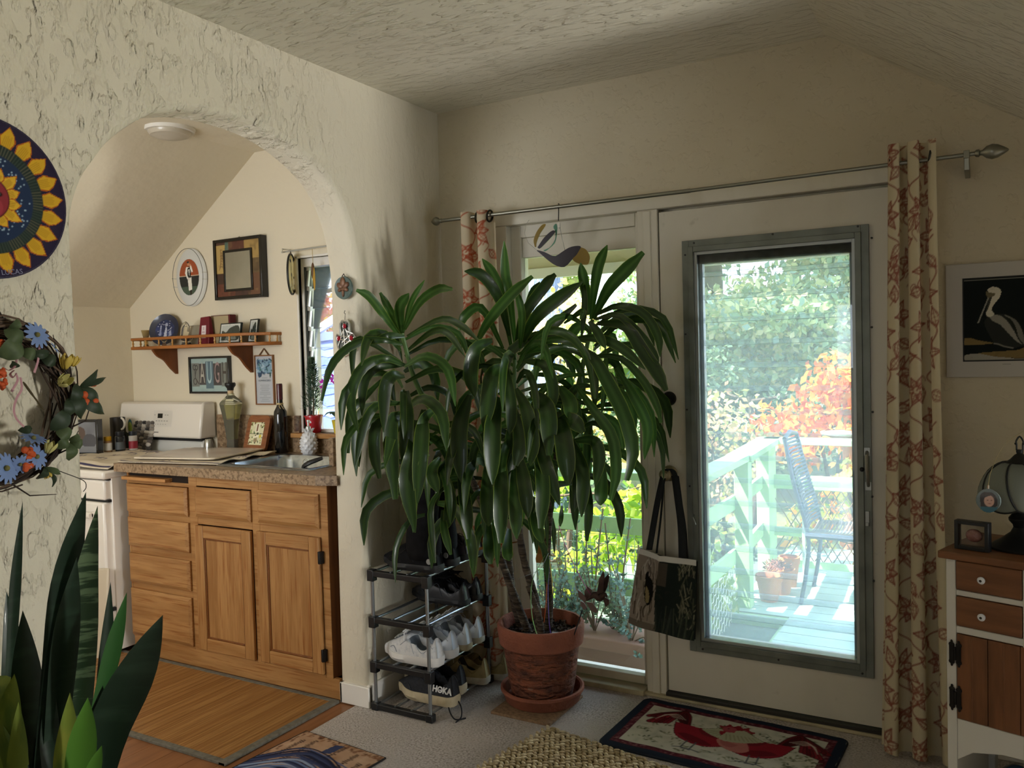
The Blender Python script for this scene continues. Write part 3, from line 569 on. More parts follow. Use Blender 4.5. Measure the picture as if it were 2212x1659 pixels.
c.mesh('tile', lambda x, y: (x-.05, x*0-.0128, y+.035), Pgloss, t, w=False)
# wine bottle
t = thing('wine_bottle', 'dark wine bottle with maroon capsule and straw tie in front of the backsplash', 'bottle', (-3.295, 3.275, CT))
MB().lathe([(.034, 0), (.036, .004), (.036, .195), (.033, .222), (.020, .246), (.0150, .262), (.0145, .37), (.0, .371)], (0, 0, 0), 28).build('glass', mat('bottle_dark', '0e0f10', .08, coat=.5), t, w=False)
MB().lathe([(.0165, .285), (.0165, .362), (.015, .368), (.0, .3685)], (0, 0, 0), 20).build('capsule', mat('maroon_foil', '4a1320', .3, coat=.4), t, w=False)
b = MB(); b.lathe([(.0165, .258), (.018, .262), (.0165, .267)], (0, 0, 0), 18, cap=False); b.tube([(.012, -.012, .262), (.03, -.02, .255), (.042, -.018, .235)], .0016, 5); b.tube([(.012, -.012, .262), (.02, -.026, .25), (.032, -.03, .238)], .0016, 5); b.build('straw_tie', mat('raffia', 'c8b283', .8), t, w=False)
# pineapple soap dispenser
t = thing('soap_dispenser', 'white pineapple shaped soap dispenser standing behind the sink', 'soap dispenser', (-3.088, 3.262, CT))
pw = mat('white_ceramic', 'dcdde0', .2, coat=.4); b = MB()
def pine(u, v):
    z = v*.118; r = .012+.031*math.sin(PI*min(1, .12+v*.86))**.55; k = .0035*max(0, math.cos(10*(2*PI*u)+v*24))*max(0, math.cos(10*(2*PI*u)-v*24))**1; r += 2.0*k if .04 < v < .96 else 0
    return (r*math.cos(2*PI*u), r*math.sin(2*PI*u), z)
b.grid(pine, 60, 26); b.build('pineapple_body', pw, t, w=False, ang=80)
b = MB()
for k in range(9):
    a = 2*PI*k/9; b.add([(.019*math.cos(a-.3), .019*math.sin(a-.3), .112), (.019*math.cos(a+.3), .019*math.sin(a+.3), .112), (.033*math.cos(a), .033*math.sin(a), .138), (.010*math.cos(a), .010*math.sin(a), .13)], [(0, 1, 2), (1, 0, 3), (0, 2, 3), (2, 1, 3)])
b.lathe([(.02, .108), (.018, .132), (.0, .133)], (0, 0, 0), 16); b.build('crown_leaves', pw, t, w=False)
b = MB(); b.lathe([(.013, .132), (.013, .146), (.005, .148), (.005, .168), (.008, .17), (.008, .18), (.0, .181)], (0, 0, 0), 14); b.tube([(0, 0, .175), (.026, -.012, .173), (.028, -.013, .165)], .004, 7); b.build('pump', mat('pump_satin', 'd0d4d2', .25, .5), t, w=False)
# plant pots on the window ledge
t = thing('rosemary_tree', 'small clipped herb tree in a shiny red pot on the kitchen window ledge', 'potted plant', (-3.125, 3.345, 1.076))
redp = mat('red_pot', 'b3202c', .25, coat=.5)
MB().lathe([(.034, 0), (.036, .002), (.046, .082), (.050, .084), (.050, .092), (.044, .092), (.042, .08), (.0, .078)], (0, 0, 0), 24).build('pot', redp, t, w=False)
MB().tube([(0, 0, .07), (.002, .002, .2), (0, 0, .36)], [.005, .004, .002], 6).build('stem', mat('bark_grey', '6b5b48', .9), t, w=False)
b = MB(); r = random.Random(2)
for i in range(1500):
    v = r.random()**.8; z = .125+.27*v; R = (.062*(1-v)**.8+.006)*r.uniform(.35, 1.0); a = r.uniform(0, 6.283); p = V((R*math.cos(a), R*math.sin(a), z)); d = V((math.cos(a), math.sin(a), r.uniform(.1, 1.1))).normalized()*r.uniform(.014, .028); s = d.cross(V((0, 0, 1))).normalized()*.0034
    b.add([p-s, p+s, p+d], [(0, 1, 2)])
b.build('needles', mat('needle_green', '3f5a42', .6, transl=.15, noise=(40, '71896f', U3, .4, .7)), t, w=False, kind='stuff', smooth=False)
t = thing('orchid', 'magenta orchid leaning against the kitchen window beside the herb tree', 'potted plant', (-2.95, 3.35, 1.076))
MB().lathe([(.03, 0), (.042, .07), (.04, .07), (.0, .06)], (0, 0, 0), 18).build('pot', mat('yellow_pot', 'd8c23a', .35), t, w=False)
MB().tube(spl([(0, 0, .05), (.02, 0, .20), (-.02, -.01, .29), (-.085, -.02, .26)], 14), .0022, 6).tube(spl([(0, 0, .05), (.03, -.01, .16), (-.01, -.02, .26), (.02, -.03, .22)], 12), .002, 6).build('flower_stem', mat('stem_green', '4e5a33', .6), t, w=False)
b = MB(); r = random.Random(9)
for p in ((-.085, -.02, .262), (-.055, -.02, .285), (-.02, -.015, .287), (-.075, -.03, .235), (.005, -.02, .262), (.03, -.03, .245)):
    for k in range(5):
        a = k*1.257+r.random(); d = V((math.cos(a), -.35, math.sin(a))); s = V((-math.sin(a), 0, math.cos(a)))*.009; c0 = V(p)
        b.add([c0, c0+d*.014-s, c0+d*.026, c0+d*.014+s], [(0, 1, 2, 3)])
b.build('blossoms', mat('magenta_petal', 'c42bb0', .5, transl=.5), t, w=False, kind='stuff')
b = MB()
for a in (.2, 2.4, 4.2): b.grid(lambda u, v, a=a: (math.cos(a)*v*.13+(u-.5)*.045*math.sin(PI*v)*-math.sin(a), math.sin(a)*v*.05+(u-.5)*.045*math.sin(PI*v)*math.cos(a), .06+.05*math.sin(v*2.4)), 2, 8)
b.build('strap_leaves', mat('orchid_leaf', '3c5a34', .4), t, w=False, solid=.002)
# jars on the range, left to right going back, and the things behind them
def jar(label, x, y, cap, body, band, h=.105, r=.023):
    t = thing('spice_jar', label, 'jar', (x, y, .966), group='spice jars on the range')
    MB().lathe([(r, 0), (r+.001, .003), (r+.001, h-.028), (r*.8, h-.022), (0, h-.022)], (0, 0, 0), 20).build('jar_body', mat('jar_'+body, body, .15, coat=.5), t, w=False)
    MB().lathe([(r*.9, h-.024), (r*.95, h-.02), (r*.95, h), (0, h+.001)], (0, 0, 0), 20).build('jar_cap', mat('cap_'+cap, cap, .4), t, w=False)
    MB().lathe([(r+.0016, .018), (r+.0016, .06)], (0, 0, 0), 20, cap=False).build('jar_label', mat('jl_'+band, band, .5), t, w=False)
jar('small spice jar with a yellow lid and white label beside the black frame', -4.33, 2.975, 'c89a18', '8a6a4c', 'd8d6d2', .096, .021)
jar('black capped dark spice jar, middle of the three on the range', -4.305, 3.035, '15161a', '1d2124', '4a4f52', .118, .026)
jar('black capped spice jar with red and white label next to the braided trivet', -4.28, 3.10, '1c2026', 'b6b0a8', '8d2430', .115, .023)
t = thing('picture_cube', 'black framed glossy picture standing left of the spice jars', 'picture frame', (-4.40, 2.88, .966), R_(14))
ring(MB(), -.13, .11, 0, .20, .014, -.02, .02).build('frame', mat('black_gloss', '121316', .15, coat=.5), t, w=False, bev=.002)
c = Cv(.21, .17, .004, '8d9096').mottle('6b6e76', .05, .3, .8); c.blob([(.03, .05), (.06, .14), (.13, .13), (.12, .05)], '5a4a44'); c.blob([(.10, .04), (.14, .10), (.2, .09), (.19, .03)], '4a4c54'); c.rect(0, 0, .21, .035, '7d8086')
c.mesh('print', lambda x, y: (x-.115, x*0-.012, y+.015), Pgloss, t, w=False)
MB().box((-.125, .010, .005), (.105, .018, .195)).build('backing', blackpl, t, w=False)
t = thing('braided_trivet', 'grey felt ball trivet leaning on the range control panel behind the jars', 'trivet', (-4.34, 3.185, .962), rot=(R_(-16), 0, 0))
cols = [mat('felt_'+c, c, .95, sheen=.4) for c in ('3d3833', '57504a', '8a8278', '6b645c', 'b4aca0', '2c2926')]; r = random.Random(5)
b = MB()
for j in range(9):
    for i in range(5):
        b.mat(r.randrange(6)); b.ell((-.075+i*.036+r.uniform(-.003, .003), r.uniform(-.004, .004), .014+j*.0185), (.021, .012, .0125), 8, 6)
b.build('felt_balls', cols, t, w=False, kind='stuff')
t = thing('mug', 'white handled mug half hidden behind the wreath and the picture frame', 'mug', (-4.44, 3.12, .962))
MB().lathe([(.038, 0), (.042, .004), (.042, .195), (.039, .195), (.037, .01), (0, .008)], (0, 0, 0), 24).build('mug_body', mat('mug_dark', '2a2622', .3), t, w=False)
MB().tube([(.040+.036*math.sin(a), -.01, .16-.034*math.cos(a)) for a in np.linspace(.2, 2.9, 12)], .006, 7).build('mug_handle', white, t, w=False)
t = thing('utensil_jar', 'dark jar of spoons and a teal spatula behind the spice jars', 'utensil holder', (-4.47, 3.19, .962))
MB().lathe([(.04, 0), (.045, .10), (.042, .10), (.0, .01)], (0, 0, 0), 20).build('crock', mat('crock', '2e3836', .35), t, w=False)
for x, y, h, m in ((.01, .01, .175, '1f5d66'), (-.015, .0, .19, '23463f'), (.025, -.01, .16, '7d8c2a')): MB().tube([(x, y, .02), (x*1.6+.01, y, h-.05)], .004, 6).ell((x*1.8+.012, y, h-.03), (.018, .006, .034), 10, 8).build('utensil', mat('ut_'+m, m, .5), t, w=False)
# leaning cutting sheet between range and cabinet
t = tag(MB().hexa([(-4.02, 2.555, .0), (-3.83, 2.56, .0), (-3.83, 2.575, .0), (-4.02, 2.57, .0), (-4.02, 2.585, .435), (-3.82, 2.595, .455), (-3.82, 2.61, .455), (-4.02, 2.60, .435)]).build('leaning_board', mat('cream_board', 'cbbfa8', .4), bev=.008), 'cream plastic board leaning upright against the front of the white range', 'board')
# bamboo mat
t = thing('bamboo_mat', 'golden bamboo slat floor mat with grey cloth edging in front of the cabinet', 'mat', (-3.2, 2.38, 0))
b = MB(); bam = [mat('bamboo_'+c, c, .42, noise=(10, '80562a', (8, .5, 1), .45, .75)) for c in ('9a6f3e', '936838', 'a27845', '8c6030')]; r = random.Random(1)
x = -4.0
while x < -2.462: b.mat(r.randrange(4)); b.box((x, 2.098, -.003), (x+.0088, 2.676, .0055+r.uniform(-.0006, .0006))); x += .0095
b.build('bamboo_slats', bam, t, smooth=False, kind='stuff')
b = MB(); b.box((-4.02, 2.074, -.004), (-2.43, 2.10, .008)).box((-4.02, 2.672, -.004), (-2.43, 2.694, .008)).box((-2.462, 2.074, -.004), (-2.428, 2.694, .0085)).box((-4.04, 2.074, -.004), (-4.0, 2.694, .008)); b.build('cloth_border', mat('grey_binding', '6d695e', .9, noise=(60, '585448', U3, .4, .7)), t, bev=.002)
# ================================================================== on the kitchen walls
t = thing('ceiling_light', 'round stepped glass light flush on the sloping kitchen ceiling', 'ceiling light', (-3.46, 2.78, 2.60))
MB().lathe([(.0, -.052), (.03, -.05), (.036, -.046), (.05, -.046), (.056, -.042), (.07, -.041), (.076, -.036), (.09, -.034), (.10, -.02), (.10, .0)], (0, 0, 0), 32).build('glass_bowl', mat('milk_glass', 'c4bbaa', .3, coat=.3), t, w=False)
MB().lathe([(.115, -.016), (.12, .002)], (0, 0, 0), 32).build('base_ring', white, t, w=False)
# oval plate with a waiter
pc = at(410, 599, 1, YB-.02)
t = thing('oval_plate', 'white oval plate painted with a waiter in a long apron, hung left of the mirror', 'plate', pc)
A, B_ = .128, .165
b = MB(); b.lathe([(0, -.004), (.08, -.004), (.11, -.010), (.128, -.016), (.130, -.013), (.08, .004), (0, .004)], (0, 0, 0), 48, M.Rotation(R_(-90), 3, 'X') @ M.Rotation(PI, 3, 'Y'), sx=1, sy=B_/A)
b.build('plate_body', mat('plate_white', 'd9dad6', .2, coat=.4), t, w=False)
c = Cv(.17, .22, .0022, 'a2502f'); c.rect(0, 0, .17, .118, '23282a'); c.rect(0, .115, .17, .120, 'cdb9a0'); c.rect(0, 0, .17, .056, '46584a')
c.poly([(.064, .118), (.10, .118), (.104, .165), (.066, .17)], 'ece8e0'); c.poly([(.070, .095), (.100, .095), (.101, .160), (.088, .168), (.074, .16)], '1a1a1c'); c.poly([(.080, .155), (.093, .155), (.088, .115)], 'f0ece4')
c.ell(.083, .187, .0095, .0125, 'c98f6c'); c.ell(.080, .196, .010, .006, '2a1c18'); c.line([(.083, .171), (.090, .174)], .004, '161616')
c.line([(.066, .162), (.058, .135), (.073, .105)], .011, 'ece8e0'); c.line([(.101, .16), (.113, .142), (.104, .168), (.098, .178)], .010, 'ece8e0'); c.ell(.099, .180, .006, .006, 'c98f6c')
c.poly([(.072, .106), (.104, .108), (.108, .038), (.080, .032)], 'f0ece2'); c.poly([(.088, .034), (.105, .036), (.102, .006), (.092, .002)], '1c1c1c'); c.ell(.082, .1, .008, .008, 'd8d0c4')
c.mesh('plate_picture', lambda x, y: (x-.085, -.0052+x*0, y-.11), Pgloss, t, keep=lambda x, y: ((x-.085)/.083)**2+((y-.11)/.105)**2 < 1, w=False)
b = MB(); b.tube([(.128*math.cos(a), -.0145, .164*math.sin(a)) for a in np.linspace(0, 2*PI, 60)], .0016, 5); b.build('rim_line', mat('rim_grey', '5b5c58', .4), t, w=False)
b = MB()
for x, z in ((-.131, .0), (-.122, -.05), (.131, .02), (.131, -.02)): b.tube([(x, .015, z), (x*1.02, -.016, z), (x*.97, -.02, z)], .002, 5)
b.build('hanger_clip', chrome, t, w=False)
# mirror
pm = at(527, 579, 1, YB-.03)
t = thing('mirror', 'rectangular mirror in a black frame with brown patchwork border above the shelf', 'mirror', (-3.61, YB, 1.977))
fw, fh = .187, .168
b = MB(); ring(b, -.187, .187, -.168, .168, .018, -.045, 0); b.build('outer_frame', mat('black_frame', '17140f', .25, coat=.3), t, w=False, bev=.003)
c = Cv(.342, .304, .0035, '54382a'); r = random.Random(3)
for x0, y0, x1, y1, q in ((0, .13, .07, .29, 'b79a5c'), (.07, .24, .10, .304, '51695c'), (.10, .22, .22, .304, '5c3526'), (.22, .20, .342, .304, 'a8894e'), (.26, .10, .342, .2, '6a5536'), (.26, .0, .342, .12, '6c4a32'), (0, 0, .14, .07, '6b3d2a'), (.14, 0, .26, .07, '4a3126'), (0, .07, .07, .13, '463022')): c.rect(x0, y0, x1, y1, q)
c.mottle('2e2118', .018, .55, 1.2, .7); c.mottle('c2a468', .03, .7, 1.3, .5)
for i in range(7): c.curve([(.02+.006*i, .15+.012*i), (.035, .17+.015*i), (.05, .165+.016*i)], .003, '6b4630')
c.mesh('patchwork_border', lambda x, y: (x-.171, x*0-.036, y-.152), P_, t, w=False)
ring(MB(), -.112, .112, -.125, .105, .014, -.042, -.03).build('inner_frame', mat('black_frame', '17140f', .25, coat=.3), t, w=False, bev=.001)
MB().box((-.10, -.040, -.112), (.10, -.0365, .094)).build('mirror_glass', mat('mirror_silver', 'd4d8d4', .10, 1.0, noise=(9, 'c2c7c2', U3, .3, .8)), t, w=False, smooth=False)
MB().lathe([(.004, 0), (.006, .006), (.0, .01)], (0, -.02, .168), 8).build('hanger', brass, t, w=False)
# shelf with gallery rail
SZ = 1.565; sx0, sx1, sf = -4.42, -3.478, 3.185
t = thing('wall_shelf', 'honey wood wall shelf with a spindle gallery rail and two scrolled brackets', 'shelf', (-3.88, 3.27, SZ))
pine_ = mat('honey_pine', 'a8692f', .4, noise=(6, '8c5222', (.5, 5, 5), .4, .7)); pined = mat('honey_pine_bracket', '7c4518', .45, noise=(6, '683812', (4, 4, .6), .4, .7))
out = [(sx0, YB), (sx0, sf+.04), (sx0+.04, sf), (sx1, sf), (sx1+.13, sf+.09), (sx1+.14, sf+.11), (sx1+.14, YB)]
MB().prism([out[0], out[1], out[2], out[3], out[4], out[5], out[6]], 'z', SZ-.018, SZ).build('shelf_board', pine_, t, bev=.003)
rail = [(sx0+.008, YB), (sx0+.008, sf+.04), (sx0+.045, sf+.008), (sx1, sf+.008), (sx1+.125, sf+.095), (sx1+.132, YB)]
b = MB()
for (a, c), (d, e) in zip(rail[:-1], rail[1:]):
    q = V((d-a, e-c, 0)); b.obox(((a+d)/2, (c+e)/2, SZ+.043), (q.length+.012, .016, .016), M.Rotation(math.atan2(q.y, q.x), 3, 'Z'))
b.build('gallery_rail', pine_, t, bev=.003)
spin = [(.006, 0), (.006, .004), (.0035, .008), (.007, .016), (.004, .026), (.006, .032), (.006, .036)]; brs = mat('turned_spindle', 'b98a48', .35)
pts = [(sx0+.05+i*.115, sf+.008) for i in range(8)]+[(sx1, sf+.01), (sx1+.06, sf+.052), (sx1+.12, sf+.095), (sx0+.008, sf+.09), (sx1+.13, sf+.14)]
for x, y in pts: MB().lathe(spin, (x, y, SZ), 8).build('spindle', brs, t)
for x in (-4.19, -3.568):
    pr = [(YB, SZ-.018), (sf+.0, SZ-.018)]+[(p.x, p.y) for p in spl([(sf+.0, SZ-.025, 0), (sf+.03, SZ-.06, 0), (sf+.075, SZ-.085, 0), (sf+.115, SZ-.13, 0), (YB-.01, SZ-.165, 0)], 12)]+[(YB, SZ-.165)]
    MB().prism(pr, 'x', x-.009, x+.009).build('shelf_bracket', pined, t, bev=.002)
# things on the shelf
clear = mat('clear_glass', 'f2f0e8', .04, trans=.92, ior=1.35)
t = thing('glass_vase', 'small flared amber tinted glass vase at the left end of the wall shelf', 'vase', (-4.355, 3.27, SZ))
MB().lathe([(.018, 0), (.012, .012), (.012, .04), (.026, .098), (.024, .098), (.010, .045), (.0, .035)], (0, 0, 0), 20).build('vase_body', mat('amber_glass', 'd8c38e', .06, trans=.7), t, w=False)
t = thing('blue_plate', 'round cobalt blue plate with white figures propped upright on the wall shelf', 'plate', (-4.205, 3.29, SZ+.094), rot=(R_(-14), 0, R_(20)))
MB().lathe([(0, -.002), (.06, -.002), (.092, .012), (.094, .015), (.06, .003), (0, .003)], (0, 0, 0), 40, M.Rotation(R_(90), 3, 'X')).build('plate_body', mat('blue_rim', '20283f', .25, coat=.4), t, w=False)
c = Cv(.13, .13, .0022, '242f55').mottle('35457a', .02, .4, .9); r = random.Random(6)
c.poly([(.03, .03), (.045, .03), (.042, .09), (.036, .1)], '8b93b8'); c.poly([(.06, .02), (.08, .02), (.078, .07), (.07, .09)], 'b9bfd4'); c.ell(.073, .098, .008, .009, '9aa2c0'); c.poly([(.09, .025), (.11, .03), (.102, .07)], '9aa2c0'); c.rect(.02, .015, .115, .024, '6e7aa6')
for i in range(26): c.ell(r.uniform(.02, .11), r.uniform(.02, .12), .003, .002, 'c2c8dc')
c.mesh('plate_picture', lambda x, y: (x-.065, x*0-.0044, y-.065), Pgloss, t, keep=lambda x, y: (x-.065)**2+(y-.065)**2 < .0038, w=False)
t = thing('crystal_bowl', 'small clear glass dish in front of the blue plate on the shelf', 'dish', (-4.15, 3.235, SZ))
MB().lathe([(.014, 0), (.008, .02), (.028, .045), (.026, .045), (.0, .025)], (0, 0, 0), 18).build('dish_body', clear, t, w=False)
t = thing('glass_plaque', 'slanted clear glass plaque behind the crystal swan on the shelf', 'plaque', (-4.00, 3.30, SZ), rot=(R_(-12), 0, R_(-6)))
MB().box((-.095, -.004, 0), (.095, .004, .115)).build('glass_sheet', mat('smoked_glass', 'c9c1ac', .1, trans=.5), t, w=False, bev=.002)
MB().add([(-.09, -.005, .02), (-.05, -.005, .02), (-.02, -.005, .11), (-.085, -.005, .11)], [(0, 1, 2, 3)]).build('paper_fold', mat('paper_tan', 'cdbf9f', .7), t, w=False, smooth=False)
t = thing('crystal_swan', 'clear crystal swan dish with an arched neck on the wall shelf', 'figurine', (-3.965, 3.24, SZ))
b = MB(); b.lathe([(.03, .0), (.02, .015), (.05, .05), (.046, .05), (.0, .02)], (0, 0, 0), 20); b.tube(spl([(-.045, 0, .04), (-.03, 0, .10), (.0, 0, .125), (.022, 0, .10), (.016, 0, .075)], 14), [.008]*8+[.007]*3+[.006]*4, 8); b.build('swan_body', clear, t, w=False)
t = thing('red_gift_bag', 'maroon paper packet with a white label standing on the wall shelf', 'packet', (-3.83, 3.265, SZ), R_(-6))
b = MB(); b.hexa([(-.052, -.022, 0), (.052, -.022, 0), (.052, .022, 0), (-.052, .022, 0), (-.040, -.006, .152), (.040, -.006, .155), (.040, .008, .155), (-.040, .008, .152)]); b.build('packet_body', mat('maroon_paper', '6b1424', .5), t, w=False, bev=.003)
b = MB(); b.add([(-.022, -.0195, .035), (.022, -.0195, .035), (.020, -.0125, .105), (-.020, -.0125, .105)], [(0, 1, 2, 3)]); b.build('label_sticker', mat('sticker_pink', 'dccfd0', .6), t, w=False, smooth=False)
b = MB()
for z, y, w in ((.09, -.0147, .006), (.082, -.0155, .004), (.066, -.0171, .012), (.046, -.019, .012)): b.box((-w, y-.0006, z), (w, y-.0001, z+.003))
b.build('label_print', mat('print_rose', '94606a', .6), t, w=False, smooth=False)
t = thing('red_book', 'old red book with tan page edges standing behind the photos on the shelf', 'book', (-3.735, 3.31, SZ))
MB().box((-.075, -.018, .003), (.058, .018, .155)).build('page_block', mat('old_pages', 'b8a47c', .8, noise=(60, '9c8962', (4, 1, .2), .4, .7)), t, w=False, smooth=False)
MB().box((-.078, -.022, 0), (.062, -.018, .158)).build('back_cover', mat('old_pages2', 'a99a78', .8), t, w=False); MB().box((.058, -.022, 0), (.072, .022, .16)).box((-.078, .018, 0), (.062, .022, .158)).box((-.078, -.0225, .1545), (.07, .022, .159)).build('cover', mat('red_cloth', '5c1a20', .7), t, w=False, bev=.002)
def photo(label, x, y, w, h, rz, fr, seed):
    t = thing('framed_photo', label, 'photo', (x, y, SZ), rot=(R_(-10), 0, rz), group='framed photos on the wall shelf')
    ring(MB(), -w/2, w/2, 0, h, .006, -.006, .006).build('frame', fr, t, w=False, bev=.001)
    c = Cv(w-.01, h-.01, .003, 'd3d6d0'); W_, H_ = w-.01, h-.01; c.rect(.01, .01, W_-.01, H_-.008, 'b9beb9'); r = random.Random(seed)
    c.blob([(.012, .012), (.012, H_*.62), (W_*.3, H_*.55), (W_*.5, H_*.8), (W_-.014, H_*.85), (W_-.012, .012)], '3b423c'); c.blob([(W_*.25, .014), (W_*.4, H_*.42), (W_*.7, H_*.4), (W_*.8, .014)], '767d74'); c.mottle('22281f', .012, .6, 1.2, .5)
    c.mesh('print', lambda x, y: (x-w/2+.005, x*0-.0045, y+.005), Pgloss, t, w=False)
    MB().box((-w/2+.003, .0, .003), (w/2-.003, .005, h-.003)).build('backing', blackpl, t, w=False)
photo('wide black and white landscape photo in a slim frame on the wall shelf', -3.635, 3.255, .175, .112, R_(-4), mat('frame_dark', '1e2420', .3), 1)
photo('narrow dark framed photo at the right end of the wall shelf', -3.492, 3.285, .085, .128, R_(-14), mat('frame_dark', '1e2420', .3), 2)
# LAUGH picture
t = thing('laugh_picture', 'black framed LAUGH letter picture hanging below the wall shelf', 'picture', (-3.90, YB, 1.392))
ring(MB(), -.165, .168, -.108, .105, .012, -.024, 0).build('frame', mat('black_gloss', '121316', .15, coat=.5), t, w=False, bev=.002)
c = Cv(.31, .192, .003, 'a3b8b4').mottle('8fa6a6', .03, .5, 1.2)
for x0, x1, y0, y1, q in ((.005, .068, .03, .165, '7d7f78'), (.068, .122, .038, .16, '4d4a49'), (.122, .185, .018, .172, '5f7680'), (.185, .25, .035, .16, '4a4644'), (.25, .305, .03, .165, '7c8078')): c.rect(x0, y0, x1, y1, q)
c.mottle('d8dcd6', .008, .8, 1.5, .3)
c.ell(.028, .14, .013, .017, '3c3a36').ell(.028, .14, .008, .011, '7d7f78').ell(.046, .138, .012, .016, '3c3a36').ell(.046, .138, .007, .010, '7d7f78').line([(.032, .125), (.034, .08), (.028, .045)], .005, '3c3a36').line([(.042, .122), (.033, .09)], .005, '3c3a36').ell(.032, .058, .016, .02, '3c3a36').ell(.032, .058, .011, .015, '7d7f78').line([(.04, .07), (.062, .045)], .006, '4a3c38')
c.mesh('letter_cards', lambda x, y: (x-.155, x*0-.0125, y-.096), P_, t, w=False); MB().box((-.16, -.010, -.10), (.16, 0, .10)).build('backing', blackpl, t, w=False)
for ch, x, q, sz in (('A', .095, 'b4b0a4', .17), ('U', .153, 'a9c2c6', .18), ('G', .217, '9d8886', .17), ('H', .278, '4b453e', .17)): text('letter', ch, sz, (-3.90+x-.155, YB-.0135, 1.392+.005), (1, 0, 0), (0, 0, 1), mat('letter_'+q, q, .5), t, xs=.36)
# hanging inspirational sign
t = thing('hanging_sign', 'narrow wooden framed sign with blue flowers and grey verse hung beside the shelf', 'sign', (-3.470, YB, 1.358))
ring(MB(), -.071, .071, -.137, .137, .007, -.014, 0).build('wood_frame', mat('sign_wood', '8a5e3a', .5), t, w=False, bev=.001)
c = Cv(.13, .262, .0028, 'b6bac0'); r = random.Random(11)
c.rect(.010, .165, .120, .245, '7f9fb4')
for i in range(60): c.ell(r.uniform(.010, .12), r.uniform(.165, .245), r.uniform(.003, .011), r.uniform(.002, .006), r.choice(['2f4f6b', '24405a', '3f6b62', '2c5148', 'a9c0cc', '5f86a4', '1f3350']), r.uniform(0, 3))
c.blob([(.015, .17), (.02, .145), (.04, .15), (.045, .17)], '2f4760'); c.blob([(.10, .17), (.108, .14), (.116, .17)], '2c5148'); 

for i, w_ in enumerate((.026, .044, .036, .046, .036, .050, .054, .014, .054, .032, .046)):
    y_ = .142 if i == 0 else .112-i*.0098
    c.line([(.065-w_*.75 if i else .045, y_), (.065+w_*.75 if i else .085, y_)], .0030, '858b92', .8)
c.mesh('printed_card', lambda x, y: (x-.065, x*0-.0085, y-.131), P_, t, w=False); MB().box((-.07, -.008, -.135), (.07, 0, .135)).build('backing', white, t, w=False)
inkm = mat('verse_ink', '6f757c', .7)
text('verse_title', 'HUMMINGBIRD', .0145, (-3.470, YB-.0092, 1.358-.004), (1, 0, 0), (0, 0, 1), inkm, t, .0002, xs=.95)
pass
MB().tube([(-.034, -.008, .137), (0, -.006, .172), (.034, -.008, .137)], .0035, 6).build('rope', mat('rope_brown', '7c5d42', .9), t, w=False)
# suncatchers on a rod over the kitchen window
t = thing('suncatcher_rod', 'thin glass rod across the top of the kitchen window', 'rod', (-2.9, 3.31, 2.035))
MB().tube([(-3.27, 3.305, 2.035), (-2.50, 3.30, 2.05)], .005, 6).build('rod', mat('clear_rod', 'd8d8d0', .1, trans=.5), t); MB().tube([(-3.25, YB, 2.05), (-3.25, 3.29, 2.05), (-3.25, 3.29, 2.03)], .004, 6).build('hook', chrome, t)
def suncatcher(label, x, z, w, h, ang, cols, seed):
    t = thing('suncatcher', label, 'suncatcher', (x, 3.303, z), ang, group='suncatchers in the kitchen window')
    b = MB(); b.tube([(w*math.cos(a), 0, h*math.sin(a)) for a in np.linspace(0, 2*PI, 40)], .006, 6); b.build('lead_rim', mat('lead', '1d1c18', .4), t, w=False)
    c = Cv(2*w, 2*h, .004, cols[0]); r = random.Random(seed)
    for i in range(24): c.ell(r.uniform(0, 2*w), r.uniform(0, 2*h), r.uniform(.008, .02), r.uniform(.006, .016), r.choice(cols), r.uniform(0, 3))
    for i in range(5): c.curve([(r.uniform(0, 2*w), 0), (w, r.uniform(0, 2*h)), (r.uniform(0, 2*w), 2*h)], .004, '2c2a22')
    c.mesh('stained_glass', lambda x, y: (x-w, x*0, y-h), mat('stained', 'ffffff', .2, attr=True, transl=.6), t, keep=lambda x, y: ((x-w)/w)**2+((y-h)/h)**2 < 1, w=False)
    MB().tube([(-.012, 0, h), (0, 0, 2.04-z), (.012, 0, h)], .0015, 5).build('cord', mat('cord_brown', '3a3026', .8), t, w=False)
suncatcher('oval stained glass bird suncatcher seen edge-on at the left of the kitchen window', -3.205, 1.915, .085, .105, R_(121), ['e2d9a8', 'e9e4c8', '232019', 'c9b46a', '3f4a52'], 1)
t = thing('hanging_ornament', 'small yellow and brown parrot shaped ornament hanging in the kitchen window', 'ornament', (-3.054, 3.303, 1.93))
MB().tube([(0, 0, .11), (.002, 0, .03)], .0015, 5).build('cord', mat('cord_tan', 'b39a60', .8), t, w=False)
MB().ell((0, 0, -.01), (.010, .008, .045), 8, 8).build('body', mat('orn_brown', '5b3a1a', .4), t, w=False); MB().ell((.008, -.002, -.05), (.008, .004, .06), 8, 8).build('tail', mat('orn_yellow', 'd2a52c', .4, transl=.3), t, w=False)
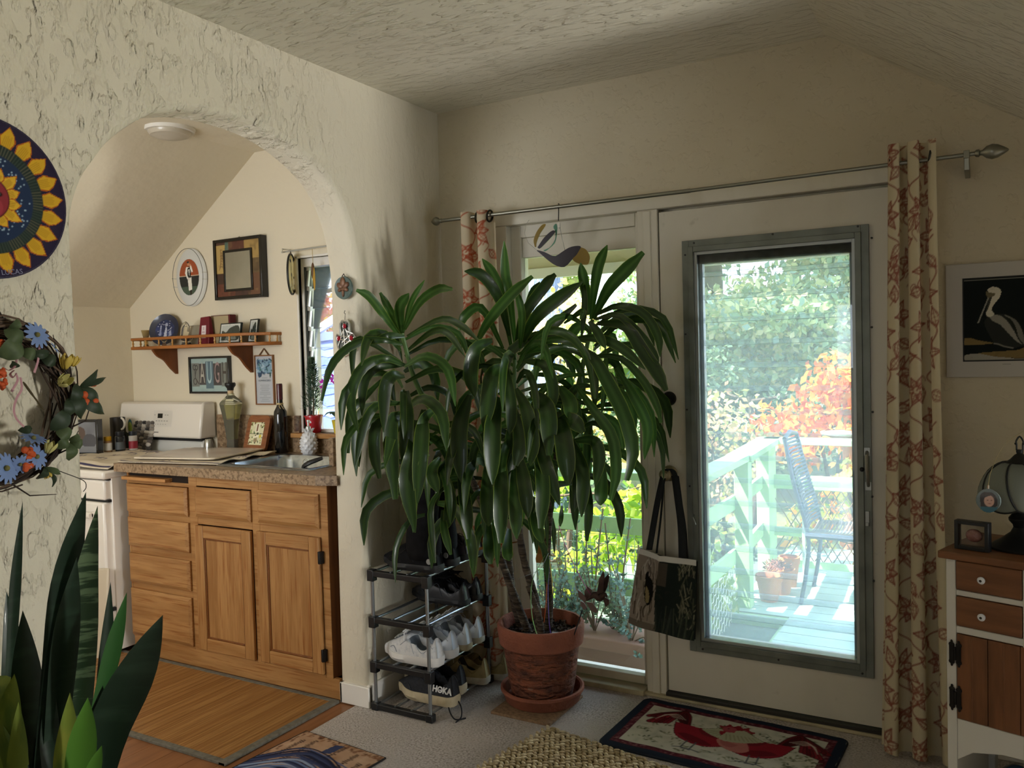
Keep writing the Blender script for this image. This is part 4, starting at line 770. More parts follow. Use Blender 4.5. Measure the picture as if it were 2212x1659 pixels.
# plaque and hamsa on the reveal
t = thing('round_plaque', 'round teal plaque with a raised bronze lily on the arch reveal', 'plaque', (-2.337, 2.712, 1.757))
Rx = M.Rotation(R_(90), 3, 'X')
MB().lathe([(.046, 0), (.048, .004), (.046, .010), (.040, .009), (.0, .007)], (0, 0, 0), 32, Rx).build('disc', mat('teal_glaze', '50655f', .4, noise=(30, '3f524e', U3, .4, .7)), t, w=False)
b = MB(); bz = mat('bronze', '75543e', .4, .3, noise=(60, '573a2a', U3, .4, .7))
for a, l, w in ((90, .044, .014), (150, .036, .012), (30, .036, .012), (205, .030, .009), (335, .030, .009), (270, .038, .006)): q = R_(a); b.ell((math.cos(q)*l*.5, -.011, math.sin(q)*l*.5), (l*.52, .005, w), 10, 8, M.Rotation(-q, 3, 'Y'))
b.ell((0, -.013, -.006), (.02, .005, .005), 8, 6); b.build('lily_relief', bz, t, w=False)
MB().tube([(-.008, -.004, .047), (0, -.002, .058), (.008, -.004, .047)], .002, 5).build('hook', blackpl, t, w=False)
t = thing('hamsa_charm', 'silver openwork hand charm with red stones on the arch reveal', 'charm', (-2.337, 2.712, 1.548))
hp_ = [(-.012, .062), (.012, .062), (.022, .05), (.024, .01), (.040, .014), (.046, .004), (.036, -.03), (.022, -.055), (.0, -.064), (-.022, -.055), (-.036, -.03), (-.044, .004), (-.038, .014), (-.024, .01), (-.022, .05)]; hp_ = [(x*1.12, z*1.18) for x, z in hp_]
b = MB(); b.tube([(x, -.006, z) for x, z in hp_+[hp_[0]]], .0045, 6)
for k, (x, z) in enumerate(hp_): b.tube([(x, -.006, z), (hp_[(k*7+4) % 15][0]*.4, -.007, hp_[(k*7+4) % 15][1]*.5)], .0034, 5)
b.build('filigree', mat('old_silver', 'd0d1cd', .3, .9), t, w=False)
MB().prism([(x*.96, z*.97) for x, z in hp_], 'y', -.004, -.001).build('back_plate', mat('dark_silver', '4d504c', .4, .8), t, w=False)
for x, z in ((0, .05), (-.034, .0), (.034, .0), (0, -.045)): MB().lathe([(.010, 0), (.011, .003), (.004, .007), (.0, .0072)], (x, -.007, z), 6, Rx).build('red_stone', mat('red_gem', 'a0182e', .1, coat=.6), t, w=False, smooth=False)
MB().tube([(-.004, -.004, .062), (0, -.003, .10), (.004, -.004, .062)], .001, 4).tube([(0, 0, .10), (0, -.008, .105), (0, -.003, .115)], .002, 5).build('cord', mat('cord_grey', '9a948a', .8), t, w=False)
# ================================================================== on the arch wall, left
t = thing('sun_plate', 'large round painted plate with a sun face and yellow petals on the stucco wall', 'wall plate', (XL+.02, 1.246, 1.909))
Ry = M.Rotation(R_(90), 3, 'Y')
MB().lathe([(0, -.018), (.16, -.018), (.21, -.004), (.212, .0), (.19, .0), (0, -.008)], (0, 0, 0), 64, Ry).build('plate_body', mat('plate_indigo', '262039', .3, coat=.3), t, w=False)
c = Cv(.424, .424, .0022, '261f3a'); k = .212
def petal(r0, r1, w, a, col, edge):
    ca, sa = math.cos(a), math.sin(a); P = lambda r, s: (k+r*ca-s*sa, k+r*sa+s*ca)
    m = (r0+r1)/2; sh = lambda e: [P(r0, -w*.55-e), P(r0+(r1-r0)*.45, -w-e), P(r0+(r1-r0)*.75, -w*.62-e*.7), P(r1+e*1.2, w*.25), P(r0+(r1-r0)*.78, w*.55+e*.7), P(r0+(r1-r0)*.45, w+e), P(r0, w*.55+e)]
    c.poly(sh(.0035), edge); c.poly(sh(0), col)
    for s in (-.6, -.3, 0, .3, .6): c.line([P(r0+.006, s*w*.8), P(r0+(r1-r0)*(.55+.1*random.random()), s*w*.75)], .0016, 'a37a1d', .8)
for i in range(22): petal(.142, .200, .0195, 2*PI*i/22+.08, 'd3a52a', 'a8551f')
c.ell(k, k, .147, .147, '22302c')
for i in range(110): a = 2*PI*i/110; c.line([(k+.118*math.cos(a), k+.118*math.sin(a)), (k+.144*math.cos(a), k+.144*math.sin(a))], .0028, '5a5a4a' if i % 9 < 5 else '39473f', .9)
c.ell(k, k, .119, .119, '1d2f4e'); r = random.Random(8)
for i in range(150):
    a, q = r.uniform(0, 6.28), r.uniform(.05, .114); c.ell(k+q*math.cos(a), k+q*math.sin(a), .0019, .0019, 'a9c6d8')
for i in range(15): petal(.048, .100 if i % 2 else .086, .0145, 2*PI*i/15+.25, 'dcae32', 'b0611f')
c.ell(k, k, .058, .058, '4e1c22'); c.ell(k, k, .055, .055, '8c2f38'); c.ell(k, k-.022, .040, .032, '9e3a44'); c.ell(k+.024, k+.012, .016, .008, '241418'); c.ell(k+.028, k+.013, .005, .004, 'f0f0f0'); c.ell(k-.024, k+.012, .016, .008, '241418'); c.line([(k, k+.012), (k+.005, k-.012)], .003, '4e1c22'); c.curve([(k-.02, k-.03), (k, k-.036), (k+.02, k-.03)], .004, '4e1c22')
c.mesh('sun_painting', lambda x, y: (x*0+.0006-.008*np.clip(1-np.hypot(x-k, y-k)/.19, 0, 1), x-k, y-k), Pgloss, t, keep=lambda x, y: (x-k)**2+(y-k)**2 < .2085**2, w=False)
text('signature', 'JUAN LUCAS', .019, (XL+.0216, 1.272, 1.909-.1945), (0, 1, .13), (0, -.13, 1), mat('signature_ink', '7b7b98', .5), t, .0002)
# wreath
wc = V((XL+.045, 1.225, 1.375))
t = thing('wreath', 'twig wreath with blue daisies, yellow tulips and orange blossoms on the stucco wall', 'wreath', wc)
b = MB(); r = random.Random(21); twm = [mat('twig_'+c, c, .85) for c in ('2e231d', '44352b', '5e4b3c')]
for i in range(90):
    a0 = r.uniform(0, 6.28); ln = r.uniform(1.0, 2.6); rad = .192+r.uniform(-.035, .035); ph = r.uniform(0, 6.28); rr_ = r.uniform(.008, .022); b.mat(r.randrange(3)); pts = []
    for k_ in range(12):
        a = a0+ln*k_/11; q = rad+rr_*math.cos(ph+a*3); pts.append((rr_*math.sin(ph+a*3), q*math.cos(a), q*math.sin(a)))
    b.tube(pts, r.uniform(.0018, .0042), 5)
for i in range(16):
    a = r.uniform(-1.5, 1.5); q = r.choice((.15, .22)); d = r.uniform(-.07, .09); b.mat(0); b.tube([(0, q*math.cos(a), q*math.sin(a)), (.02, (q+d*.5)*math.cos(a+.1), (q+d*.5)*math.sin(a+.1)), (.01, (q+d)*math.cos(a+.35), (q+d)*math.sin(a+.35))], [.0025, .002, .001], 5)
b.build('twig_ring', twm, t, w=False, kind='stuff')
def on_wall(px, py, off=.075): return at(px, py, 0, XL+off)-wc
bl = mat('daisy_blue', '7f97c8', .6, transl=.2); blc = mat('daisy_centre', '6e6a3c', .8); yel = mat('tulip_yellow', 'd8bd58', .55, transl=.25); pale = mat('tulip_pale', 'd6cf86', .55, transl=.25); orn = mat('blossom_orange', 'cf5a2a', .65, transl=.2); gr = mat('wreath_leaf', '53623f', .6, noise=(25, '3e4d30', U3, .4, .7), transl=.15); gd = mat('wreath_leaf_dark', '2c3a26', .55, transl=.1)
def frame(nrm):
    z = V(nrm).normalized(); x = V((0, 0, 1)).cross(z).normalized(); return M((x, z.cross(x), z)).transposed()
def daisy(px, py, R, nrm, n=13):
    b = MB(); c0 = on_wall(px, py); F = frame(nrm); r = random.Random(px)
    for k in range(n):
        a = 2*PI*k/n+r.uniform(-.1, .1); d = F@V((math.cos(a), math.sin(a), 0)); s = F@V((-math.sin(a), math.cos(a), 0)); u = F@V((0, 0, 1)); w = R*.17
        b.add([c0+d*R*.12-s*w*.4, c0+d*R*.12+s*w*.4, c0+d*R*.6+s*w+u*R*.12, c0+d*R*.95+s*w*.5+u*R*.05, c0+d*R*1.02+u*R*.02, c0+d*R*.95-s*w*.5+u*R*.05, c0+d*R*.6-s*w+u*R*.12], [(0, 1, 2, 6), (6, 2, 3, 5), (5, 3, 4)])
    b.mat(1); b.ell(c0+F@V((0, 0, R*.1)), R*.18, 10, 6); b.build('daisy', [bl, blc], t, w=False)
daisy(79, 724, .038, (1, .2, .35)); daisy(118, 752, .020, (.6, .7, .5)); daisy(78, 987, .036, (1, .3, .25)); daisy(72, 948, .034, (.5, .1, 1)); daisy(12, 1012, .042, (1, .4, .2)); daisy(44, 1003, .026, (1, -.5, -.3))
def tulip(px, py, R, up, m):
    c0 = on_wall(px, py); b = MB(); F = frame(up)
    for k in range(6):
        a = 2*PI*k/6; off = .75 if k % 2 else .9
        def fn(u, v, a=a, off=off): 
            w = (u-.5)*1.25*math.sin(PI*min(1, .15+v*.8)); q = R*off*(.35+.65*math.sin(PI*min(.62, v*.62))); return c0+F@V((q*math.cos(a+w), q*math.sin(a+w), R*1.9*(v-.5)))
        b.grid(fn, 4, 6)
    b.build('tulip', m, t, w=False, solid=.001)
tulip(143, 781, .022, (.25, .1, 1), yel); tulip(160, 780, .016, (.1, .4, 1), yel); tulip(138, 824, .021, (1, .1, .4), pale); tulip(108, 966, .018, (.3, .35, .9), pale); tulip(103, 1024, .012, (.2, .2, -1), yel)
def blossom(px, py, R):
    c0 = on_wall(px, py); b = MB(); r = random.Random(px+py)
    for k in range(9): b.ell(c0+V((r.uniform(-.2, .5), r.uniform(-.6, .6), r.uniform(-.6, .6)))*R, (R*.35, R*r.uniform(.3, .5), R*r.uniform(.3, .5)), 8, 6)
    b.build('blossom', orn, t, w=False)
for q in ((200, 825, .018), (190, 858, .024), (184, 866, .014), (4, 806, .016), (2, 830, .016), (60, 981, .022), (62, 1004, .02), (2, 742, .013)): blossom(*q)
def wleaf(p0, p1, w, m, round_=False, bend=.02, nm='wreath_leaf'):
    a, c_ = on_wall(*p0), on_wall(*p1); d = c_-a; s = d.cross(V((1, 0, 0))).normalized()
    def fn(u, v):
        ww = w*(math.sin(PI*v)**.5 if round_ else math.sin(PI*v**.8)**.9); return a+d*v+s*(u-.5)*2*ww*d.length+V((1, 0, 0))*(math.sin(PI*v)*bend-abs(u-.5)*.01)
    MB().grid(fn, 4, 8).build(nm, m, t, w=False)
for p0, p1, w, m, ro in (((48, 742), (10, 712), .36, gr, 1), ((45, 735), (2, 772), .42, gr, 1), ((45, 760), (78, 770), .4, gr, 1), ((20, 712), (42, 690), .3, gr, 1), ((30, 780), (24, 795), .6, gd, 1),
    ((172, 838), (212, 798), .14, gd, 0), ((176, 834), (230, 815), .11, gd, 0), ((168, 828), (152, 875), .28, gd, 0), ((170, 835), (215, 870), .2, gd, 0), ((155, 850), (176, 905), .3, gd, 0), ((168, 860), (226, 895), .2, gd, 0), ((150, 860), (140, 905), .32, gd, 0),
    ((150, 950), (122, 925), .40, gr, 1), ((146, 945), (120, 968), .35, gr, 1), ((150, 952), (172, 940), .35, gr, 1), ((148, 955), (150, 995), .34, gr, 1), ((152, 955), (178, 962), .38, gr, 1),
    ((100, 1010), (82, 1035), .3, gd, 0), ((95, 1010), (132, 1025), .16, gr, 0), ((108, 1018), (114, 1052), .16, gd, 0), ((60, 770), (110, 760), .2, gd, 0), ((110, 930), (150, 880), .3, gd, 0), ((90, 770), (120, 790), .4, gd, 0), ((40, 930), (70, 925), .3, gd, 0)): wleaf(p0, p1, w, m, ro)
b = MB(); pk = mat('pink_ribbon', 'b98b93', .3)
for pts in ([(36, 770), (33, 790), (20, 800), (10, 795)], [(34, 806), (38, 822), (25, 845), (28, 842)], [(44, 815), (47, 840), (36, 860), (30, 885), (36, 905), (52, 922)], [(86, 748), (82, 780), (74, 805)], [(30, 800), (22, 808), (28, 815), (36, 806)]):
    b.tube(spl([on_wall(x, y, .08+.01*i) for i, (x, y) in enumerate(pts)], 14), .003, 6, .2)
b.build('pink_ribbon', pk, t, w=False)
MB().tube(spl([on_wall(50, 825), on_wall(68, 850), on_wall(95, 886)], 10), [.0015]+[.003]*5+[.0022]*4+[.001], 6).build('seed_spike', mat('seed_spike', '4a3f28', .9), t, w=False)
MB().tube(spl([on_wall(112, 1012), on_wall(140, 1022), on_wall(180, 1038), on_wall(186, 1052), on_wall(180, 1062)], 14), .0012, 5).build('wire_stem', mat('wire_dark', '20201c', .5), t, w=False)
# ================================================================== living room: rack, shoes, pot, rugs
RX0, RX1, RY0, RY1 = -2.238, -1.962, 2.705, 3.158
t = thing('shoe_rack', 'four tier shoe rack of grey tubes and black plastic ends by the arch wall', 'shoe rack', (-2.1, 3.0, 0))
tub = mat('rack_tube', '9da3a8', .3, .9)
LV = (.018, .192, .380, .575)
for y in (RY0, RY1):
    for z in LV:
        b = MB(); b.box((RX0-.008, y-.012, z-.014), (RX1+.008, y+.012, z+.010))
        for x in (RX0, RX1): b.box((x-.016, y-.015, z-.034 if z > .1 else 0), (x+.016, y+.015, z+.014))
        b.build('end_bracket', blackpl, t, bev=.003)
    for x in (RX0, RX1): MB().cyl((x, y, .01), (x, y, LV[-1]), .0075, n=10).build('upright', tub, t)
for z in LV:
    for i in range(4):
        x = RX0+.012+i*(RX1-RX0-.024)/3; MB().cyl((x, RY0, z+.006), (x, RY1, z+.006), .0062, n=10).build('rail', tub, t)
def shoe(name, label, loc, rz, L, Wd, H, upper, sole, lining, solecol2=None, lace=None, kind='sneaker', group=None, soleh=.026, tilt=0):
    """toe towards local +x, heel at 0"""
    t = thing(name, label, 'shoe', loc, group=group, rot=(0, tilt, rz))
    n = 22; k = 16; hw = []
    for i in range(n+1):
        s = i/n; w = (.36+.18*math.sin(PI*min(s*1.15, 1)*.5)) if s < .55 else (.54*(1-((s-.55)/.45)**2.6*.98)); w *= (1-(1-min(1, s/.07))**2*.45); hw.append(max(.02, w*Wd))
    b = MB(); vs = []
    for i in range(n+1):
        s = i/n; toe = .012*max(0, (s-.72)/.28)**2; fl = 1.06+.05*math.cos(s*9)
        for z, q in ((toe, .92), (toe+soleh*.5, 1.08*fl), (toe*.6+soleh, 1.04)):
            for sg in (-1, 1): vs.append((L*s, sg*hw[i]*q, z))
    fs = []
    for i in range(n):
        a, c = i*6, (i+1)*6
        for j in (0, 2): fs += [(a+j, c+j, c+j+2, a+j+2), (a+j+1, a+j+3, c+j+3, c+j+1)]
        fs += [(a, a+1, c+1, c), (a+4, c+4, c+5, a+5)]
    fs += [(0, 2, 3, 1), (2, 4, 5, 3), (n*6, n*6+1, n*6+3, n*6+2), (n*6+2, n*6+3, n*6+5, n*6+4)]
    b.add(vs, fs); b.build('sole', sole, t, w=False, ang=50)
    b = MB(); vs = []; z0 = soleh-.004
    def top(s):
        if s < .10: return H*(.94+.06*s/.1)
        if s < .36: return H*(1-.30*math.sin((s-.10)/.26*PI))
        if s < .52: return H*(1.04-.05*(s-.36)/.16)
        return H*(.99-.62*((s-.52)/.48)**1.15)
    op = lambda s: .0 if s < .055 else (1 if s < .42 else max(0, 1-(s-.42)/.10))
    for i in range(n+1):
        s = i/n; h = top(s)-z0; toe = .012*max(0, (s-.72)/.28)**2
        if s > .93: h *= (1-((s-.93)/.07)**2*.45)
        for j in range(k+1):
            a = PI*j/k; ca, sa = math.cos(a), math.sin(a); lean = 1-.22*(sa**1.2) if s < .5 else 1-.10*sa
            y = hw[i]*.99*(abs(ca)**.65)*(1 if ca >= 0 else -1)*lean; z = z0+toe+h*sa**.62
            mid = max(0, 1-abs(j-k/2)/(k/2*.66)); 
            if mid > 0: z -= op(s)*h*.78*min(1, mid*1.9)
            x = L*s; 
            if s < .12: x += .018*(sa)*(1-s/.12)*(1 if s < .06 else .6)
            vs.append((x, y, z))
    fs = []
    w = k+1
    for i in range(n):
        for j in range(k): fs.append((i*w+j, (i+1)*w+j, (i+1)*w+j+1, i*w+j+1))
    fs += [tuple(range(k, -1, -1)), tuple(n*w+j for j in range(k+1))]
    b.v = vs; b.f = fs
    b.mi = []
    for i in range(n):
        for j in range(k):
            s = i/n; mid = max(0, 1-abs(j+.5-k/2)/(k/2*.66)); b.mi.append(1 if (op(s) > .5 and mid > .35) else 0)
    b.mi += [0, 0]
    b.build('upper', [upper, lining], t, w=False, ang=180, sub=1)
    if kind in ('sneaker', 'boot'):
        b = MB(); h1, h2 = top(.53), top(.82)
        b.grid(lambda u, v: (L*(.84-.50*v), (u-.5)*hw[12]*(.62+.2*v), (top(.84-.50*v) if v < .62 else H*1.03)+.004+.012*max(0, v-.8)-abs(u-.5)*.012), 6, 10); b.build('tongue', lining if lace else upper, t, w=False, solid=.003)
    if lace:
        b = MB(); r = random.Random(int(L*1e4)+int(abs(loc[1])*100))
        for q in range(5):
            s = .55+.055*q; h = top(s)+.008; y = hw[12]*.42
            b.tube([(L*s, -y, h-.006), (L*(s+.012), 0, h+.003), (L*(s+.02), y, h-.006)], .0028, 5)
        h = top(.53)+.008
        for sg in (-1, 1): b.tube(spl([(L*.54, 0, h), (L*.50, sg*.03, h+.018), (L*.56, sg*.045, h+.004), (L*.55, sg*.01, h+.004)], 12), .0024, 5); b.tube(spl([(L*.54, 0, h), (L*.57, sg*.03, h-.005), (L*.52, sg*.055, h-.03)], 8), .0024, 5)
        b.build('laces', lace, t, w=False)
    # stitched overlays
    b = MB()
    for sg in (-1, 1):
        for pts in (((.02, .35), (.10, .62), (.22, .40), (.34, .66)), ((.36, .15), (.46, .75), (.60, .55)), ((.66, .15), (.74, .55), (.83, .5))):
            P = []
            for s, q in [(p.x, p.y) for p in spl([(a, c_, 0) for a, c_ in pts], 10)]:
                i = min(n, int(s*n)); h = top(s)-z0; a = math.asin(min(1, q**(1/.62))); lean = 1-.22*(math.sin(a)**1.2) if s < .5 else 1-.10*math.sin(a)
                P.append((L*s, sg*hw[i]*.99*(math.cos(a)**.65)*lean*1.015, z0+h*q))
            b.tube(P, .0016, 4)
    b.build('stitching', solecol2 or sole, t, w=False)
    return t
wsole = mat('white_rubber', 'd9d6d2', .55); wup = mat('white_mesh', 'd6d6d6', .8, noise=(60, 'b9bcc2', U3, .5, .75)); wup2 = mat('white_leather', 'd4dae2', .5); gl_ = mat('grey_lining', '6d747c', .9); wl = mat('white_lace', 'dcdcdc', .8)
bup = mat('black_leather', '1b1c20', .38); bsole = mat('black_rubber', '121214', .6); bl_ = mat('black_lining', '0d0d10', .95); blace = mat('black_lace', '191a1e', .8)
hup = mat('black_knit', '202126', .8, noise=(90, '2d2f36', U3, .4, .7)); hsole = mat('cream_foam', 'c4b595', .7, noise=(18, '9f9071', U3, .5, .8))
tan = mat('tan_suede', 'a8976c', .85, noise=(40, '8f7f58', U3, .4, .7)); tsole = mat('offwhite_rubber', 'c9c3b2', .6, noise=(20, 'a59d8b', U3, .5, .8)); dl = mat('dark_lining', '2b2a26', .95)
zz = [q+.0125 for q in LV]
grn = mat('grey_overlay', '9aa0a8', .6)
PI_ = PI
shoe('sneaker', 'chunky white mesh sneaker nearest on the middle shelf of the shoe rack', (-1.955, 2.778, zz[1]), R_(176), .285, .105, .118, wup, wsole, gl_, grn, wl, soleh=.036)
shoe('sneaker', 'second chunky white mesh sneaker behind the nearest one on the rack', (-1.955, 2.887, zz[1]), R_(178), .285, .105, .116, wup2, wsole, gl_, grn, wl, soleh=.036)
shoe('sneaker', 'white leather sneaker with tan sole edge, third along the middle shelf', (-1.95, 2.99, zz[1]), R_(181), .265, .092, .120, wup2, mat('tan_rubber', 'a89b7c', .6), gl_, grn, wl)
shoe('sneaker', 'white leather sneaker at the far end of the middle rack shelf', (-1.95, 3.088, zz[1]), R_(178), .265, .092, .120, wup2, tsole, gl_, grn, wl)
shoe('walking_shoe', 'black leather walking shoe on the second shelf, the nearer of two', (-1.958, 2.995, zz[2]), R_(177), .29, .095, .105, bup, bsole, bl_, mat('grey_stitch', '3a3d44', .6), blace)
shoe('walking_shoe', 'black leather walking shoe at the far end of the second rack shelf', (-1.955, 3.09, zz[2]), R_(179), .29, .095, .105, bup, bsole, bl_, mat('grey_stitch', '3a3d44', .6), blace)
hk = shoe('running_shoe', 'black running shoe with thick cream sole and white lettering on the bottom shelf', (-1.915, 2.825, .031), R_(176), .295, .110, .128, hup, hsole, bl_, mat('grey_stitch2', '2f3138', .7), blace, soleh=.042)
mw = MW[hk]; xd, yd = mw.to_3x3()@V((-1, 0, 0)), V((0, .32, 1)); p = mw@V((.036, .0475, .072))
text('heel_lettering', 'HOKA', .034, p+V((0, -.003, 0)), xd, yd, mat('lettering_white', 'e8e8e8', .5), hk, .001, off=.0012)
p2 = p+xd*(-.006)+V((0, -.006, .001)); MB().obox(p2, (.012, .002, .004)).build('lettering_bar', mat('lettering_white', 'e8e8e8', .5), hk, smooth=False)
shoe('running_shoe', 'second black running shoe tucked behind the lettered one on the bottom shelf', (-1.955, 2.945, .031), R_(183), .29, .105, .125, hup, hsole, bl_, mat('grey_stitch2', '2f3138', .7), blace, soleh=.040)
shoe('slip_on_shoe', 'tan suede shoe heel at the end of the bottom shelf, the nearer one', (-1.92, 3.083, .031), R_(186), .27, .092, .115, tan, tsole, dl, mat('tan_dark', '7f704c', .8), mat('cream_lace', 'bfb597', .8), soleh=.03)
shoe('slip_on_shoe', 'tan suede shoe heel sticking out beyond the far end of the rack', (-1.90, 3.222, .004), R_(188), .27, .092, .115, tan, tsole, dl, mat('tan_dark', '7f704c', .8), None, soleh=.03, kind='slip')
b = MB(); b.tube(spl([(-1.955, 2.81, .06), (-1.92, 2.78, .02), (-1.88, 2.76, .004), (-1.85, 2.79, .004)], 12), .003, 6).tube(spl([(-1.945, 2.84, .07), (-1.90, 2.83, .03), (-1.872, 2.79, .005), (-1.865, 2.74, .004)], 12), .003, 6)
b.build('trailing_lace', blace, hk)
def boot(label, y, rz, x0=-1.95):
    t = shoe('boot', label, (x0, y, zz[3]), rz, .285, .105, .11, blackrub, bsole, bl_, None, None, kind='boot', soleh=.03, group='tall black winter boots')
    b = MB(); b.grid(lambda u, v: ((.085+(.072+.006*math.sin(v*9))*math.cos(2*PI*u)), (.054+.004*math.sin(v*7))*math.sin(2*PI*u), .05+.30*v), 28, 10); b.build('boot_shaft', blackrub, t, w=False, solid=.006)
    MB().lathe([(.074, .342), (.08, .345), (.08, .36), (.074, .362)], (.085, 0, 0), 24, cap=False, sy=.76).build('boot_cuff', bup, t, w=False)
    MB().lathe([(.012, 0), (.011, .002), (.0, .003)], (.02, .052, .05), 14, Rx.inverted()).build('heel_badge', mat('badge_grey', '9a9a98', .5), t, w=False)
    return t
boot('tall black boot standing nearest on top of the shoe rack', 2.79, R_(177)); boot('tall black boot behind the nearest one on top of the shoe rack', 2.91, R_(180))
pur = mat('dark_plum_leather', '2c2228', .5)
shoe('loafer', 'dark plum loafer on top of the rack beside the boots', (-1.955, 3.015, zz[3]), R_(180), .265, .09, .095, pur, bsole, bl_, None, None, kind='slip')
shoe('loafer', 'dark plum loafer at the far end of the rack top', (-1.955, 3.105, zz[3]), R_(181), .265, .09, .095, pur, bsole, bl_, None, None, kind='slip')
# ---------------------------------------------------------------- terracotta pot with saucer
PX, PY = -1.655, 3.085
t = thing('terracotta_saucer', 'wide terracotta saucer under the big weathered flower pot', 'saucer', (PX, PY, .012))
MB().lathe([(0, 0), (.150, 0), (.156, .004), (.170, .044), (.176, .048), (.176, .058), (.168, .06), (.160, .056), (.150, .014), (0, .012)], (0, 0, 0), 56).build('saucer_body', terracotta, t, w=False)
tag(MB().box((PX-.13, PY-.21, .0), (PX+.14, PY+.10, .012)).build('cork_tile', mat('cork_tile', '8f7356', .9, noise=(70, '6e5740', U3, .4, .7)), bev=.002), 'brown square mat under the terracotta saucer on the carpet', 'mat')
pt = thing('flower_pot', 'large weathered terracotta pot with peeling brown sides holding the tall green plant', 'pot', (PX, PY, .0265))
paint = mat('peeling_pot', '6f4030', .75, noise=[(9, '8d5138', (1, 1, 2.2), .45, .6), (24, '4a2a20', (1, 1, 2.5), .52, .68), (13, 'b39a8a', (1, 1, 1.6), .66, .74)], bump=[(16, (1, 1, 3), .010, .42, .6), (60, U3, .003, .3, .7)])
MB().lathe([(0, 0), (.122, 0), (.127, .006), (.140, .07), (.158, .205), (.160, .225)], (0, 0, 0), 72).build('pot_wall', paint, pt, w=False)
MB().lathe([(.160, .222), (.168, .226), (.176, .232), (.183, .285), (.183, .305), (.178, .315), (.168, .315), (.162, .30), (.155, .25)], (0, 0, 0), 72, cap=False).build('pot_rim', terracotta, pt, w=False)
MB().lathe([(.158, .262), (.10, .27), (0, .274)], (0, 0, 0), 40, cap=False).build('soil', mat('soil', '2b221c', .95, noise=(60, '4a3d33', U3, .5, .7), bump=(60, U3, .02, .3, .7)), pt, w=False)
b = MB(); r = random.Random(12); ch = [mat('bark_'+c, c, .9) for c in ('2a211b', '4d4036', '7a6d60')]
for i in range(260): b.mat(r.choice((0, 0, 1, 1, 2))); a = r.uniform(0, 6.28); q = .15*r.random()**.5; b.obox((q*math.cos(a), q*math.sin(a), .274), (r.uniform(.006, .016), r.uniform(.004, .01), r.uniform(.004, .009)), M.Rotation(r.uniform(0, 6), 3, V((r.random(), r.random(), 1)).normalized()))
b.build('bark_chips', ch, pt, w=False, kind='stuff', smooth=False)
MB().obox((.10, -.03, .283), (.06, .022, .006), M.Rotation(.4, 3, 'Z')).build('pale_stone', mat('pale_stone', 'a9a9ad', .6), pt, w=False, bev=.002)
# metal hummingbird stake and ribbons
hc = at(1295, 1290, 1, 3.04)
t = thing('hummingbird_stake', 'rusty metal hummingbird and flower garden stake stuck in the terracotta pot', 'garden stake', (hc.x, hc.y, .28))
rust = mat('rusty_metal', '3b2a26', .6, .5, noise=(30, '5c4640', U3, .45, .7)); rustl = mat('rusty_metal_light', '6d5855', .5, .5)
H = lambda px, py, d=0: at(px, py, 1, hc.y+d)
MB().tube([H(1240, 1372, .0), H(1258, 1318, -.01)], .0024, 6).build('stake_rod', mat('black_wire', '17171a', .5), t)
def plate(nm, pts, m, d=0): 
    q = [H(x, y, d) for x, y in pts]; c0 = sum(q, V())/len(q); b = MB(); n = len(q)
    fr = [p+V((0, -.002, 0)) for p in q]; bk = [p+V((0, .002, 0)) for p in q]; b.add(fr+bk, [tuple(range(n)), tuple(range(2*n-1, n-1, -1))]+[(i, n+i, n+(i+1) % n, (i+1) % n) for i in range(n)]); return b.build(nm, m, t, smooth=False)
b = MB(); b.tube(spl([H(1268, 1297), H(1285, 1285), H(1297, 1290), H(1305, 1283), H(1312, 1290)], 12), [.003, .006, .010, .015, .018, .019, .018, .015, .012, .010, .007, .005, .003], 10); b.tube([H(1284, 1287), H(1262, 1300)], [.003, .001], 6); b.build('bird_body', rust, t)
plate('wing', [(1289, 1284), (1295, 1250), (1303, 1233), (1306, 1242), (1304, 1262), (1303, 1280)], rust, -.01); plate('wing', [(1299, 1282), (1305, 1250), (1314, 1240), (1316, 1246), (1312, 1268), (1305, 1284)], rust, .012)
plate('tail', [(1301, 1288), (1310, 1292), (1316, 1296), (1315, 1306), (1308, 1311), (1305, 1300)], rust)
for pts in ([(1265, 1302), (1250, 1290), (1248, 1274), (1257, 1280), (1266, 1292)], [(1263, 1294), (1263, 1276), (1270, 1267), (1279, 1274), (1279, 1288), (1270, 1297)], [(1266, 1300), (1280, 1302), (1291, 1318), (1288, 1325), (1276, 1318)], [(1262, 1302), (1268, 1312), (1262, 1318), (1255, 1308), (1255, 1298)]): plate('petal', pts, rustl, random.uniform(-.02, .02))
rb = [('pink', 'd05aa0', [(1207, 1135), (1222, 1180), (1238, 1215), (1262, 1262), (1280, 1290)], 3.05), ('orange', 'd8622a', [(1183, 1180), (1182, 1240), (1180, 1300), (1175, 1345)], 2.98), ('purple', '6c4aa8', [(1187, 1200), (1184, 1290), (1188, 1360), (1196, 1378)], 3.0), ('yellow', 'd8bc2a', [(1186, 1200), (1192, 1250), (1194, 1285)], 3.02), ('lime', '8cc46a', [(1177, 1200), (1150, 1255), (1148, 1320), (1158, 1365), (1165, 1372)], 2.95), ('white', 'cfd6dc', [(1185, 1195), (1165, 1230), (1120, 1250)], 2.95)]
for nm, q, pts, y in rb:
    tag(MB().tube(spl([at(a, c_, 1, y) for a, c_ in pts], 16), .0035, 6, .2).build('curling_ribbon', mat('ribbon_'+nm, q, .3, transl=.2)), f'{nm} curling ribbon trailing from the tall plant above the terracotta pot', 'ribbon', 'ribbons on the tall plant')
